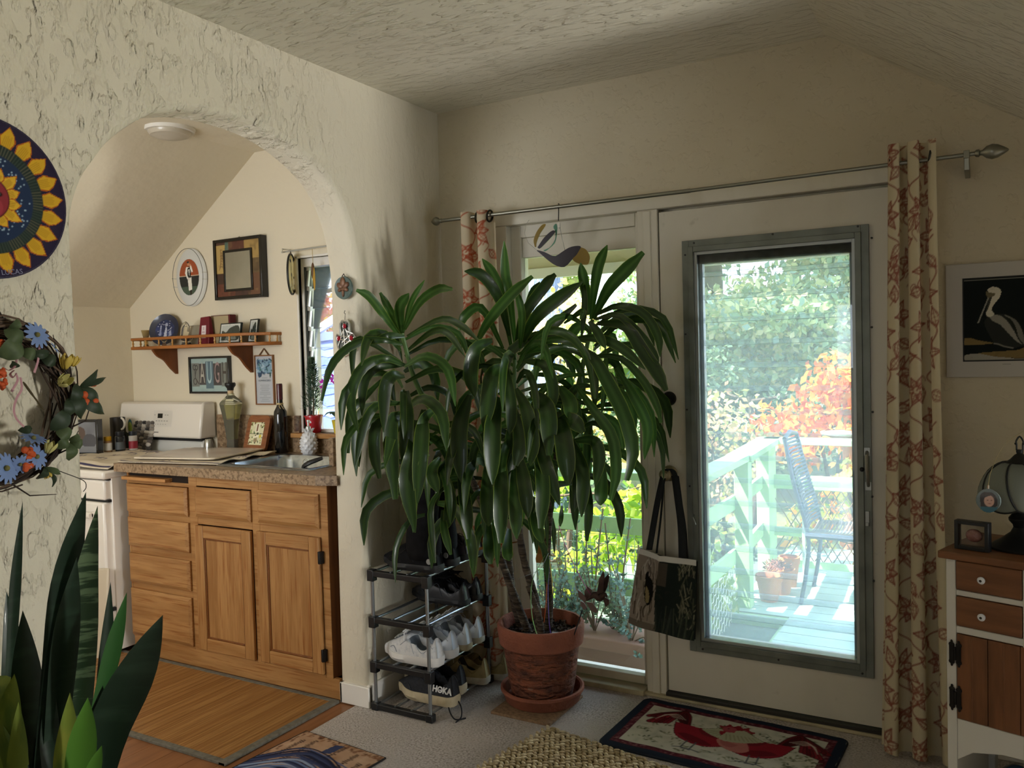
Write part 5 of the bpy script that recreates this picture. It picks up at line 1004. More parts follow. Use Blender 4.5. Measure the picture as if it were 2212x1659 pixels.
# ---------------------------------------------------------------- rooster rug
t = thing('rooster_rug', 'cream rug with two red roosters and dark blue border in front of the door', 'rug', (-.88, 3.05, 0))
RW, RH = .80, .46; c = Cv(RW, RH, .0034, '182030'); r = random.Random(4); c.rect(.05, .05, RW-.05, RH-.05, 'c3c0b0'); c.mottle('adac9c', .02, .4, 1.0)
for q in ((0, 0, RW, .060), (0, RH-.060, RW, RH), (0, 0, .060, RH), (RW-.060, 0, RW, RH)): c.rect(*q, '54202a')
for i in range(420):
    s = r.choice('lrtb'); x, y = (r.uniform(.04, RW-.04), r.choice((.046, RH-.046))+r.uniform(-.008, .008)) if s in 'tb' else (r.choice((.046, RW-.046))+r.uniform(-.008, .008), r.uniform(.04, RH-.04)); c.ell(x, y, .005, .004, r.choice(['74404a', '85585a', '3c1018']), 0, .8)
for q in ((0, 0, RW, .034), (0, RH-.034, RW, RH), (0, 0, .034, RH), (RW-.034, 0, RW, RH)): c.rect(*q, '1a2230')
for i in range(60):
    x, y = r.uniform(.08, RW-.08), r.uniform(.08, RH-.08); c.curve([(x, y), (x+.02, y+r.uniform(-.02, .02)), (x+.045, y+r.uniform(-.02, .02))], .0034, '7b7a62')
    for j in range(3): c.ell(x+.015*j, y+r.uniform(-.012, .012), .008, .004, r.choice(['6d6f56', '85866c', '5c6150']), r.uniform(0, 3))
for i in range(90):
    x, y = r.uniform(.08, RW-.08), r.uniform(.08, RH-.08); c.ell(x, y, .007, .0035, r.choice(['8a8c74', '77795f', '9a9b86']), r.uniform(0, 3), .8)
def rooster(X, m, pink):
    P = lambda L: [(X+m*x, y) for x, y in L]
    reds = ['6b1a22', '7e1f29', '5a141b', '8a2631', '701c25']
    for k in range(13):      # sickle feathers of the tail
        f = k/12; tip = (-.155+.075*f, .255+.02*f) if k % 2 else (-.165+.09*f, .30+.03*f)
        c.curve(P([(.0-.01*f, .245+.02*f), (-.035-.02*(1-f), .325+.04*f), (-.085+.02*f, .375+.022*f), tip]), .026-.010*f, '2a0c10', n=18); c.curve(P([(.0-.01*f, .245+.02*f), (-.035-.02*(1-f), .325+.04*f), (-.085+.02*f, .375+.022*f), tip]), .019-.009*f, reds[k % 5], n=18)
    for k in range(5): c.curve(P([(-.04-.01*k, .33), (-.08-.008*k, .365-.006*k), (-.12-.004*k, .335-.012*k)]), .0034, 'c7b6a6', n=10, a=.75)
    body = [(-.065, .30), (-.035, .20), (.03, .155), (.11, .165), (.175, .235), (.135, .25), (.08, .255), (.03, .285)]
    c.blob(P([(x*1.02-.001, y*1.01-.003) for x, y in body]), '24090c'); c.blob(P(body), '8a1f2b')
    c.blob(P([(-.03, .21), (.03, .165), (.10, .17), (.06, .20), (.0, .225)]), '6a1620'); c.blob(P([(.02, .285), (.05, .24), (.10, .235), (.04, .29)]), '701a24')
    if pink: c.blob(P([(.08, .25), (.06, .19), (.10, .16), (.15, .185), (.175, .235), (.13, .255)]), 'b07068'); c.blob(P([(.10, .22), (.12, .19), (.15, .20), (.16, .235)]), 'a05e58')
    neck = [(.03, .285), (.085, .245), (.165, .232), (.172, .275), (.155, .325), (.118, .345), (.07, .315)]
    c.blob(P([(x+.001, y+.002) for x, y in neck]), '55543f'); c.blob(P([(x*.985+.002, y*.985+.004) for x, y in neck]), 'a9a78c')
    for k in range(8): c.line(P([(.05+.014*k, .272-.004*k), (.075+.012*k, .30-.002*k)]), .0034, '7c7a60', .8)
    c.blob(P([(.12, .335), (.112, .365), (.13, .357), (.14, .378), (.155, .36), (.172, .376), (.18, .352), (.2, .35), (.19, .33), (.16, .33)]), '7d1c26'); c.blob(P([(.138, .31), (.17, .305), (.188, .335), (.16, .352), (.138, .34)]), '98424a'); c.blob(P([(.163, .31), (.172, .272), (.186, .30)]), '8a1f2b'); c.poly(P([(.184, .336), (.206, .326), (.184, .322)]), '5c4a2a'); c.ell(*P([(.165, .335)])[0], .004, .004, '20140f')
    for x in (.02, .05): c.line(P([(x, .165), (x-.004, .108), (x+.028, .10)]), .006, '4a4d52'); c.line(P([(x-.004, .108), (x-.03, .10)]), .005, '4a4d52')
rooster(.265, 1.12, 0); rooster(.575, -1.12, 1)
a_ = R_(-2.5); ca, sa = math.cos(a_), math.sin(a_)
def rug_fn(x, y): u, v = x-RW/2, y-RH/2; return (-.878+u*ca-v*sa, 3.035+u*sa+v*ca, .011+.0012*np.sin(x*40)*np.sin(y*33))
rf = lambda x, y: ~(((x < .03) | (x > RW-.03)) & ((y < .03) | (y > RH-.03)) & (np.minimum(np.hypot(x-.03, y-.03), np.minimum(np.hypot(x-RW+.03, y-.03), np.minimum(np.hypot(x-.03, y-RH+.03), np.hypot(x-RW+.03, y-RH+.03)))) > .03))
c.mesh('rug_face', rug_fn, Pcloth, t, keep=rf)
b = MB(); b.prism([(-.878+(x-RW/2)*ca-(y-RH/2)*sa, 3.035+(x-RW/2)*sa+(y-RH/2)*ca) for x, y, _ in rr(-.004, RW+.004, -.004, RH+.004, .034, 0)], 'z', .0005, .0095); b.build('rug_backing', mat('navy_binding', '141c2a', .9), t, bev=.003)
# ---------------------------------------------------------------- jute rug
t = thing('jute_rug', 'chunky woven natural jute rug with its corner pointing at the flower pot', 'rug', (-1.507, 2.857, 0))
ang = R_(-11); ux, uy = V((math.cos(ang), math.sin(ang), 0)), V((math.sin(ang), -math.cos(ang), 0)); o0 = V((-1.507, 2.857, 0))
b = MB(); 
def edge(u): return .018*math.sin(u*7)+.02*(1-math.exp(-u*6))
b.grid(lambda u, v: o0+ux*(u*1.3+.01)+uy*(v*.9+.012+edge(u*1.3)*0)+V((0, 0, .004)), 8, 8); b.build('rug_base', mat('jute_base', '6d5838', .95), t)
jm = [mat('jute_'+c, c, .95, bump=(260, (1, 1, 1), .002, .3, .7)) for c in ('b8a684', 'c8b896', 'a6946e', 'd8caa8')]; b = MB(); r = random.Random(3)
for j in range(52):
    for i in range(52):
        u, v = i*.0245+(.012 if j % 2 else 0)+r.uniform(-.002, .002), .008+j*.0165+r.uniform(-.0015, .0015)
        if v > .62+u*.1 and u > .2 or (u > .75 and v > .45): continue
        p = o0+ux*u+uy*v+V((0, 0, .011)); b.mat(r.choice((0, 0, 1, 1, 2, 3)))
        b.ell(p, (.0150, .0062, .0075), 6, 4, M.Rotation(ang+(R_(24) if i % 2 else R_(-24)), 3, 'Z'))
b.build('jute_knots', jm, t, kind='stuff')
# ---------------------------------------------------------------- feather door mat
t = thing('feather_mat', 'printed floor mat with dark blue feathers and faded brown handwriting', 'mat', (-2.15, 2.2, 0))
c = Cv(.66, .44, .0032, 'b08f74'); c.mottle('9a775a', .05, .35, .8); c.mottle('c4a88c', .03, .55, 1.0, .7); r = random.Random(14)
for i in range(120):
    x, y = r.uniform(0, .44), r.choice((r.uniform(0, .03), r.uniform(.41, .44))); c.ell(y+.22 if y > .2 else y, x*1.0, r.uniform(.004, .014), r.uniform(.003, .009), r.choice(['6b4630', '7d5438', '543524']), r.uniform(0, 3), .7)
for i in range(60): c.ell(r.uniform(0, .66), r.choice((r.uniform(0, .02), r.uniform(.415, .44))), r.uniform(.004, .016), r.uniform(.003, .008), r.choice(['6b4630', '5c3c28']), 0, .7)
def script(x0, y0, ln, s):
    pts = []; x = x0
    while x < x0+ln: pts += [(x, y0+r.uniform(-.3, .3)*s), (x+s*.25, y0+r.uniform(.4, 1.3)*s), (x+s*.45, y0+r.uniform(-.6, .2)*s)]; x += s*.55
    c.curve(pts, .0034, '3b2a24', n=len(pts)*5)
for y0, x0, ln in ((.05, .26, .34), (.10, .42, .2), (.24, .52, .12), (.33, .42, .2), (.39, .30, .28)): script(x0, y0, ln, .017)
c.poly([(.56, .19), (.635, .20), (.645, .24), (.575, .235)], '3a4260')
for i in range(44):
    x0 = .16+.0085*i; cv = [(x0-.10, 0), (x0+.03, .12+.02*math.sin(i)), (x0+.035, .24), (x0+.01*math.sin(i*2), .33+.09*r.random())]; c.curve(cv, r.uniform(.006, .015), r.choice(['2b3048', '3b4464', '4a5a80', '20243a', '5f7299', '2f3654', '8796b0']), n=20)
O1 = V((-1.934, 2.374, 0)); ex = (V((-2.348, 2.409, 0))-O1).normalized(); ey = V((ex.y, -ex.x, 0)); ey = ey if ey.y < 0 else -ey
c.mesh('mat_print', lambda x, y: (O1.x+ex.x*(.44-y)*.945+ey.x*(.66-x), O1.y+ex.y*(.44-y)*.945+ey.y*(.66-x), x*0+.0065), Pcloth, t)
b = MB(); q = [O1-ey*.004-ex*.004, O1-ey*.004+ex*.422, O1+ey*.664+ex*.422, O1+ey*.664-ex*.004]; b.prism([(p.x, p.y) for p in q], 'z', .0005, .006); b.build('mat_backing', mat('mat_black', '17120f', .9), t, smooth=False)
# ================================================================== tall strap-leaved plant
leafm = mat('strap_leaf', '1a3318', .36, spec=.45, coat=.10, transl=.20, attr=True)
leafl = mat('strap_leaf_light', '355c22', .36, coat=.10, transl=.36, attr=True)  # brighter copy for backlit leaves, the light put into the colour
dr = thing('dracaena', 'tall dracaena with drooping strap leaves and several canes in the terracotta pot', 'plant', (PX, PY, .29))
canem = mat('cane', '6d5f50', .8, noise=[(7, '3f342a', (1, 1, 9), .45, .6), (20, '9b8c78', (1, 1, 4), .6, .75)], bump=(10, (.5, .5, 12), .01, .4, .6))
ZU = lambda X, Y: (680+X/2.2125, 500+Y/2.2125)
def safe(px, py, y):
    p = at(px, py, 1, y)
    if p.x < -2.235: p = at(px, py, 0, -2.235)
    return p
rl = random.Random(31)
def leaf_mesh(pts, w, m, parent, base=.35, tip=.0, fold=.16, twist=0, nm='leaf', n=11, sharp=False):
    """strap along pts, broad side towards the room"""
    P = spl(pts, n); b = MB(); vs = []
    for i, p in enumerate(P):
        s = i/n; t = (P[min(i+1, n)]-P[max(i-1, 0)]).normalized(); view = V((p.x, p.y, p.z-HC)).normalized()
        view = (M.Rotation(twist, 3, t)@view); sd = t.cross(view).normalized(); nn = sd.cross(t)
        ww = w*(base+(1-base)*min(1, s/.42)**.8)*(1 if s < .68 else max(tip, math.cos((s-.68)/.32*PI/2)**.75))
        if sharp: ww = w*(base+(1-base)*min(1, s/.4))*(1 if s < .5 else max(.0, 1-((s-.5)/.5)**1.6))
        for c_, h_ in ((-1, 0), (-.86, .35), (-.45, .8), (0, 1.3), (.45, .8), (.86, .35), (1, 0)): vs.append(p+sd*ww*c_+nn*ww*fold*h_)
    for i in range(n):
        for j in range(6): b.f.append((i*7+j, i*7+j+1, (i+1)*7+j+1, (i+1)*7+j)); b.mi.append(0)
    b.v = [tuple(v) for v in vs]; o = b.build(nm, m, parent, ang=180)
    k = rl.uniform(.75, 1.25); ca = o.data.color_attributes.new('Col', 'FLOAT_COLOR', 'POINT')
    cols = [(.16, .23, .03), (.021, .055, .010), (.016, .045, .008), (.038, .082, .018), (.016, .045, .008), (.021, .055, .010), (.16, .23, .03)]  # lime edges put in for backlit rims, beside a pale midrib
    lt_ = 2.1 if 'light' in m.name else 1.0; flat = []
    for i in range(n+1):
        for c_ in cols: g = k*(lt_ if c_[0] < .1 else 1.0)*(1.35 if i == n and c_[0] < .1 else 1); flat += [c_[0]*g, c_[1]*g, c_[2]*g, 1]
    ca.data.foreach_set('color', flat); return o
LEAVES = [  # outline centre lines of the leaves one can tell apart: depth, half width, points
 (2.62, 22, [(420,520),(330,400),(260,310),(198,280)]),(2.66, 19, [(410,480),(360,380),(312,292)]),(2.66, 27, [(420,500),(405,370),(450,295)]),(2.63, 14, [(425,480),(460,340),(525,232)]),
 (2.62, 24, [(430,470),(500,340),(590,275),(658,275)]),(2.50, 22, [(420,540),(330,520),(230,525),(140,570),(70,660),(32,810)]),(2.56, 20, [(430,500),(350,500),(270,540)]),
 (2.52, 28, [(430,640),(330,605),(220,660),(170,800),(210,965)]),(2.55, 26, [(420,640),(300,650),(235,720),(225,880)]),(2.50, 36, [(430,690),(370,690),(335,760),(330,960)]),
 (2.50, 24, [(420,820),(300,830),(235,930),(195,1120)]),(2.53, 22, [(330,700),(230,800),(170,870),(160,1060)]),(2.52, 30, [(400,900),(300,920),(285,1050),(310,1180)]),(2.50, 39, [(450,880),(370,900),(365,1050),(385,1280)]),
 (2.70, 18, [(440,500),(600,420),(700,450),(780,520)]),(2.68, 20, [(430,580),(560,480),(640,490),(720,600)]),(2.52, 42, [(480,900),(470,1050),(440,1200),(480,1440)]),(2.54, 40, [(520,850),(510,1000),(490,1300)]),
 (2.60, 26, [(600,830),(520,900),(500,1020)]),(2.55, 36, [(440,760),(440,900),(430,1150)]),
 (2.95, 24, [(960,560),(930,300),(910,200),(905,45)]),(2.92, 25, [(940,560),(890,300),(850,200),(800,130)]),(2.88, 30, [(930,500),(880,320),(800,210),(715,190)]),(2.93, 30, [(960,560),(1000,400),(1100,260),(1150,205)]),
 (2.90, 35, [(970,570),(1050,420),(1150,330),(1280,240)]),(2.80, 28, [(770,540),(830,430),(940,300),(1040,215)]),(2.84, 20, [(980,560),(990,400),(960,270)]),(2.95, 22, [(980,560),(1030,330),(1075,240)]),
 (2.93, 25, [(960,560),(1100,480),(1250,350)]),(2.85, 25, [(900,560),(800,370),(720,400),(690,470)]),(2.76, 40, [(850,520),(770,560),(745,680),(765,790)]),(2.88, 20, [(980,600),(1120,520),(1280,560),(1340,800)]),
 (2.86, 23, [(980,590),(1100,480),(1220,500),(1300,600)]),(2.84, 30, [(1000,620),(1100,640),(1140,760),(1125,870)]),(2.74, 42, [(900,640),(850,680),(830,800),(810,960)]),(2.76, 30, [(900,600),(930,750),(940,880),(930,970)]),
 (2.76, 38, [(960,750),(1010,850),(1040,1000),(1030,1120)]),(2.70, 44, [(740,780),(690,950),(700,1200)]),(2.70, 46, [(880,790),(850,950),(850,1210)]),(2.76, 45, [(1030,760),(1110,850),(1120,1070)]),
 (2.80, 38, [(1170,740),(1220,820),(1220,900)]),(2.74, 50, [(1160,860),(1190,1000),(1215,1215)]),(2.76, 36, [(1050,930),(1100,1100),(1170,1310)]),(2.75, 36, [(950,830),(980,1000),(960,1120)]),
 (2.72, 38, [(970,1050),(1000,1200),(1020,1370)]),(2.72, 38, [(1060,1010),(1090,1200),(1080,1420)]),(2.70, 38, [(820,1120),(825,1280),(830,1410)]),(2.70, 40, [(900,1050),(890,1250),(890,1490)]),
 (2.72, 35, [(950,1130),(960,1300),(965,1470)]),(2.68, 33, [(690,1130),(720,1300),(735,1470)]),(2.68, 31, [(640,1180),(650,1300),(630,1425)]),(2.74, 30, [(830,1370),(830,1500),(840,1590)]),
 (2.74, 28, [(930,1420),(920,1520),(930,1575)]),(2.74, 30, [(1040,1290),(1060,1400),(1090,1490)]),
 (3.02, 28, [(1320,420),(1340,250),(1360,150),(1398,65)]),(3.0, 35, [(1330,420),(1400,280),(1480,190),(1570,100)]),(3.05, 27, [(1310,400),(1290,260),(1270,150)]),(2.98, 23, [(1340,400),(1450,355),(1570,390),(1640,500),(1650,600)]),
 (2.97, 23, [(1340,420),(1450,400),(1560,500),(1620,590),(1640,640)]),(2.95, 35, [(1350,440),(1480,450),(1560,560),(1640,680),(1680,760)]),(2.92, 26, [(1200,520),(1350,510),(1470,560),(1580,660)]),
 (2.92, 21, [(1300,600),(1450,600),(1560,700),(1630,820),(1655,915)]),(2.86, 40, [(1260,560),(1330,600),(1400,720),(1480,880),(1520,1050),(1490,1190)]),(2.94, 28, [(1440,650),(1520,780),(1590,930),(1575,1090)]),
 (2.84, 30, [(1250,740),(1330,850),(1420,980),(1440,1150),(1415,1285)]),(2.82, 33, [(1240,1000),(1330,1000),(1360,1080),(1340,1220)]),(2.80, 35, [(1220,980),(1280,1150),(1275,1365)]),(2.88, 36, [(1380,1120),(1370,1230),(1365,1310)]),
 (2.86, 22, [(1290,1130),(1310,1300),(1300,1480)]),(2.80, 22, [(1240,1030),(1250,1200),(1240,1340)]),(2.9, 23, [(1310,430),(1350,480),(1390,560)]),(2.9, 18, [(1300,640),(1420,700),(1440,850)]),(2.95, 15, [(1390,560),(1390,700),(1370,880)]),
 (2.78, 12, [(1180,1310),(1178,1360),(1172,1410)]),(2.78, 40, [(1130,940),(1220,900),(1285,960)]),(2.60, 17, [(640,1200),(560,1300),(560,1450),(575,1585)]),(2.60, 20, [(610,1330),(620,1430),(650,1545)]),
 (2.56, 30, [(600,1080),(560,1150),(590,1250)]),(2.9, 16, [(1190,440),(1280,380),(1270,420)]),(3.0, 16, [(1270,180),(1290,330),(1275,500)])]
for y, w, pts in LEAVES:
    q = []
    for i, (X, Y) in enumerate(pts): q.append(safe(*ZU(X, Y), y+(.10 if i == 0 else 0)-(.02*i)))
    d = (q[0]+q[-1]).length and (q[len(q)//2]).dot(CF); hw = w/2.2125/FPX*d
    up = pts[-1][1] < pts[0][1]; right = pts[-1][0] > 1180  # upward and right-hand leaves draw the backlit copy more often
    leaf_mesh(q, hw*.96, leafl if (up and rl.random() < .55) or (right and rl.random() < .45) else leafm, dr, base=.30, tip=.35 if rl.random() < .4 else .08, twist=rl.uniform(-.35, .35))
# inner leaves round each crown, arching over and hanging
def arc_leaf(p0, az, el, L, w, droop):
    P = [p0.copy()]; e = el; n = 9; d = L/n
    for i in range(n): P.append(P[-1]+V((math.cos(az)*math.cos(e), math.sin(az)*math.cos(e), math.sin(e)))*d); e = max(-1.5, e-droop*(.4+1.2*i/n))
    for p in P: p.x = max(p.x, -2.235); p.y = min(p.y, 3.30)
    return P
crowns = [((868, 735), 2.70, .42, 20), ((1113, 765), 3.0, .48, 40), ((1279, 705), 3.08, .38, 24), ((1060, 930), 2.95, .40, 24), ((1240, 890), 3.02, .30, 16), ((930, 940), 2.80, .34, 16)]
for (px, py), y, hgt, N in crowns:
    c0 = at(px, py, 1, y)
    for i in range(N):
        f = i/N; az = i*2.399+rl.uniform(-.3, .3); p0 = c0-V((0, 0, f*hgt))+V((math.cos(az), math.sin(az), 0))*.01
        P = arc_leaf(p0, az, rl.uniform(.25, .85)-.45*f, rl.uniform(.36, .54)*(1-.15*f), .0, .30+.10*f)
        leaf_mesh([P[0], P[3], P[6], P[9]], rl.uniform(.012, .023), leafm if rl.random() < .75 else leafl, dr, base=.32, tip=.1, twist=rl.uniform(-.7, .7), n=9)
# canes
CANES = [[(1152, 1392, 3.07), (1120, 1310, 3.06), (1085, 1215, 3.0), (1040, 1080, 2.92), (960, 930, 2.82), (900, 830, 2.74), (868, 720, 2.68)], [(1166, 1396, 3.05), (1158, 1300, 3.04), (1128, 1190, 3.0), (1110, 1000, 2.98), (1112, 760, 3.0)],
         [(1180, 1392, 3.10), (1187, 1300, 3.12), (1182, 1190, 3.1), (1200, 1000, 3.06), (1245, 850, 3.05), (1280, 690, 3.08)], [(1136, 1392, 3.11), (1108, 1290, 3.1), (1098, 1200, 3.08), (1075, 1050, 3.0), (1070, 900, 2.95)], [(1172, 1400, 3.02), (1166, 1340, 3.01), (1150, 1290, 3.0), (1140, 1265, 3.0)]]
for i, cn in enumerate(CANES):
    P = spl([at(a, b_, 1, y) for a, b_, y in cn], 26); P[0].z = .285
    MB().tube(P[:19 if i < 3 else 27], [(.017 if i != 4 else .014)*(1-.35*k/26)*(1+.12*(k % 2)) for k in range(19 if i < 3 else 27)], 9).build('cane', canem, dr)
    if i < 3: MB().tube(P[18:], [.013-.0006*k for k in range(9)], 8).build('young_stem', mat('young_stem', '4c6a34', .5), dr)
dead = mat('dead_leaf', '8a5a2a', .8, transl=.2)
leaf_mesh([at(1160, 1170, 1, 3.0), at(1172, 1195, 1, 2.98), at(1158, 1215, 1, 2.97)], .022, dead, dr, twist=.3); leaf_mesh([at(1120, 1170, 1, 3.0), at(1024, 1190, 1, 2.8), at(1026, 1226, 1, 2.8)], .006, dead, dr)
# ================================================================== snake plant, near left
sn = thing('snake_plant', 'dark banded snake plant with yellow edged young leaves in the left foreground', 'plant', (-1.33, .87, .70))
sdk = mat('snake_leaf_dark', '1c2e20', .42, noise=[(9, '26392a', (1, 1, 5), .50, .65)], coat=.15, transl=.06)
sbd = mat('snake_leaf_banded', '22351f', .42, noise=[(14, '55684a', (1, 1, 7), .50, .58)], coat=.15)
syl = mat('snake_leaf_yellow', '7b8a35', .45, noise=[(16, '5d7430', (3, 3, .6), .45, .65), (8, 'a8a046', (2, 2, .4), .58, .75)], transl=.2)
for y, w, m, pts, tw in ((.90, .010, sdk, [(20, 1500), (32, 1280), (49, 1082)], .2), (.86, .026, sdk, [(95, 1720), (128, 1400), (150, 1220), (186, 1062)], .15), (.88, .024, sbd, [(160, 1720), (175, 1450), (185, 1260), (211, 1092)], .1), (.84, .022, sdk, [(110, 1720), (140, 1400), (166, 1203)], .3),
    (.95, .022, sdk, [(10, 1620), (30, 1450), (14, 1277)], .1), (.84, .026, sdk, [(75, 1730), (60, 1500), (49, 1318)], .0), (.88, .014, sdk, [(215, 1640), (228, 1450), (239, 1256)], .4), (.87, .015, mat('snake_leaf_mid', '35602f', .42, transl=.15), [(190, 1640), (240, 1420), (274, 1279)], .4),
    (.85, .034, sdk, [(190, 1760), (235, 1580), (300, 1440), (352, 1328)], .2), (.82, .022, syl, [(40, 1660), (15, 1500), (-20, 1462)], .2), (.81, .020, syl, [(48, 1740), (20, 1560), (31, 1455)], .2), (.80, .016, syl, [(30, 1740), (38, 1640), (40, 1515)], .1),
    (.80, .020, syl, [(140, 1760), (145, 1640), (151, 1496)], .0), (.80, .022, mat('snake_leaf_green', '4f7d2a', .42, transl=.2), [(160, 1760), (176, 1620), (190, 1506)], .1), (.80, .012, mat('snake_leaf_green', '4f7d2a', .42), [(185, 1760), (200, 1670), (220, 1610)], .2), (.83, .016, sdk, [(120, 1740), (108, 1600), (112, 1470)], .2),
    (.84, .020, sdk, [(200, 1740), (205, 1600), (222, 1480)], .3), (.80, .018, syl, [(5, 1740), (10, 1640), (2, 1560)], .1), (.86, .02, sdk, [(85, 1740), (100, 1620), (95, 1540)], .1)):
    leaf_mesh([at(a, b_, 1, y) for a, b_ in pts], w, m, sn, base=.75, tip=.0, fold=.22, twist=tw, n=12, sharp=True)
MB().lathe([(0, 0), (.11, 0), (.13, .02), (.15, .60), (.155, .69), (.145, .69), (.14, .64), (0, .64)], (-1.33, .87, .002), 36).build('planter', mat('planter_grey', '8c8a84', .6), sn)
# ================================================================== curtain rod, curtains
YR = 3.215
t = thing('curtain_rod', 'long pewter curtain rod with acorn finials across the gable wall', 'curtain rod', (-1.1, YR, 2.08))
pew = mat('pewter', '8b8a7e', .35, .85); pA, pM, pB = at(952, 477, 1, YR), at(1491, 412, 1, YR), at(2113, 331, 1, YR)
MB().cyl(pA, pM, .0085, n=12).build('thick_tube', pew, t); MB().cyl(pM-V((.02, 0, 0)), pB, .0072, n=12).build('thin_tube', pew, t)
fin = [(.008, 0), (.012, .004), (.013, .012), (.008, .016), (.009, .022), (.020, .034), (.025, .050), (.022, .066), (.012, .084), (.004, .096), (0, .098)]
MB().lathe(fin, pB-V((.01, 0, 0)), 20, M.Rotation(R_(90), 3, 'Y')).build('finial', pew, t); MB().lathe([(r_*.8, z*.62) for r_, z in fin], pA+V((.008, 0, 0)), 20, M.Rotation(R_(-90), 3, 'Y')).build('finial', pew, t)
p = at(2088, 335, 1, YR); MB().box((p.x-.009, YR-.012, p.z-.012), (p.x+.009, YR+.012, p.z+.014)).hexa([(p.x-.008, YR+.0, p.z-.05), (p.x+.008, YR+.0, p.z-.05), (p.x+.008, YB, p.z-.055), (p.x-.008, YB, p.z-.055), (p.x-.008, YR-.008, p.z), (p.x+.008, YR-.008, p.z), (p.x+.008, YB, p.z-.02), (p.x-.008, YB, p.z-.02)]).build('rod_bracket', pew, t, bev=.002)
def floral(Wd, Hd, seed, bg, ink, res=.0042):
    c = Cv(Wd, Hd, res, bg); r = random.Random(seed); lw = .0036
    def lf(x, y, a, L_, w):
        ca, sa = math.cos(a), math.sin(a); P = lambda u, v: (x+u*ca-v*sa, y+u*sa+v*ca)
        for k in (1, .7): c.curve([P(0, 0), P(L_*.4, w*k), P(L_, 0)], lw, ink); c.curve([P(0, 0), P(L_*.4, -w*k), P(L_, 0)], lw, ink)
        c.line([P(0, 0), P(L_, 0)], lw*.9, ink)
        for q in (.25, .45, .65): c.line([P(L_*q, w*.7*(1-abs(q-.4))), P(L_*q, -w*.7*(1-abs(q-.4)))], lw*.6, ink, .8)
    def fl(x, y, R):
        for k in range(6): lf(x, y, k*1.047+r.uniform(-.15, .15)+R, R*r.uniform(.8, 1.15), R*.27)
        c.ell(x, y, R*.24, R*.24, ink, a=.6); c.ell(x, y, R*.20, R*.20, bg)
    cols = max(1, int(Wd/.14)); 
    for ci in range(cols):
        yy = .03+.09*(ci % 2)
        while yy < Hd:
            x = Wd*(ci+.5)/cols+r.uniform(-.03, .03); fl(x, yy, r.uniform(.05, .066)); d = r.choice((-1, 1))
            c.curve([(x, yy), (x+d*.05, yy+.08), (x-d*.03, yy+.14), (x+d*.04, yy+.2)], lw*1.5, ink, n=24)
            lf(x+d*.05, yy+.09, r.uniform(0, 6), .07, .02); lf(x-d*.06, yy+.11, r.uniform(0, 6), .06, .02)
            c.curve([(x-d*.04, yy+.10), (x-d*.06, yy+.13), (x-d*.045, yy+.145), (x-d*.035, yy+.13)], lw, ink)
            yy += r.uniform(.19, .23)
    return c
def curtain(name, label, c, fn, solid=True):
    t = thing(name, label, 'curtain', (0, YR, 0)); MW[t] = M.Translation(V((0, YR, 0)))
    o = c.mesh('fabric', fn, Pcurt, t); return t
# right curtain: a few deep folds
cr = floral(.56, 2.16, 5, 'd9cdae', '96594a'); Wc, Hc_ = .56, 2.16
def cfn(x, y):
    u = x/Wc; v = y/Hc_; xl = -.318-.045*(1-v)**1.3; xr = -.165+.035*(1-v)**1.6
    ph = u*2*PI*2.5; A = .030+.012*(1-v)
    return (xl+(xr-xl)*u+.010*np.sin(ph*2+.6), YR-.004+A*np.cos(ph)+.006*np.sin(v*5+u*9), -.0+.012+y*.988+.006*np.sin(u*13)*(1-v))
tR = curtain('curtain', 'cream curtain with brown flower print hanging right of the door', cr, cfn)
gro = mat('grommet', '3d3c36', .35, .9)
for x in (-.178, -.238, -.300): MB().tube([(x+.004*math.sin(a), YR+.024*math.cos(a), 2.095+.024*math.sin(a)) for a in np.linspace(0, 2*PI, 20)], .0045, 6).build('grommet', gro, tR)
cl = floral(.30, 2.10, 9, 'dccdb0', 'b5573a'); Wl, Hl = .30, 2.10  # backlit glow put into the warm ground and orange ink
def cfl(x, y):
    u = x/Wl; v = y/Hl; ph = u*2*PI*2.0; xl, xr = -2.085, -1.915+.01*(1-v)
    return (xl+(xr-xl)*u+.008*np.sin(ph*2), YR+.030*np.cos(ph+.3), .012+y*.995)
tL = curtain('curtain', 'narrow cream curtain with flower print tinted orange as if backlit, left of the sidelight window', cl, cfl)
for x in (-1.925, -1.985): MB().tube([(x+.004*math.sin(a), YR+.024*math.cos(a), 2.075+.024*math.sin(a)) for a in np.linspace(0, 2*PI, 20)], .0045, 6).build('grommet', gro, tL)
# hanging bird mobile
t = thing('bird_mobile', 'purple and yellow plastic bird whirligig hanging from the curtain rod', 'mobile', at(1207, 455, 1, YR))
Hb = lambda px, py, d=0: at(px, py, 1, YR-.012+d)
def slab(nm, pts, m, th=.0016, d=0, sm=0):
    q = [Hb(x, y, d) for x, y in pts]; n = len(q); b = MB(); b.add([p-V((0, th, 0)) for p in q]+[p+V((0, th, 0)) for p in q], [tuple(range(n)), tuple(range(2*n-1, n-1, -1))]+[(i, n+i, n+(i+1) % n, (i+1) % n) for i in range(n)]); return b.build(nm, m, t, smooth=False)
Z = lambda X, Y: (1040+X/5.53, 400+Y/5.53)
def zb(pts, n=30): return [(p.x, p.y) for p in spl([(*Z(a, b_), 0) for a, b_ in pts], n)]
pu = mat('purple_plastic', '1d1128', .3, transl=.15); ye = mat('yellow_plastic', '9a7d1c', .35, transl=.3)
slab('bird_body', zb([(665, 775), (760, 800), (870, 850), (960, 800), (1050, 745), (1140, 725), (1190, 740), (1140, 830), (1085, 890), (1000, 975), (900, 965), (800, 900), (720, 830), (665, 785)]), pu)
slab('bird_tail', zb([(1190, 742), (1250, 770), (1290, 840), (1290, 910), (1260, 950), (1170, 940), (1090, 890), (1140, 830), (1190, 745)]), ye, d=-.004)
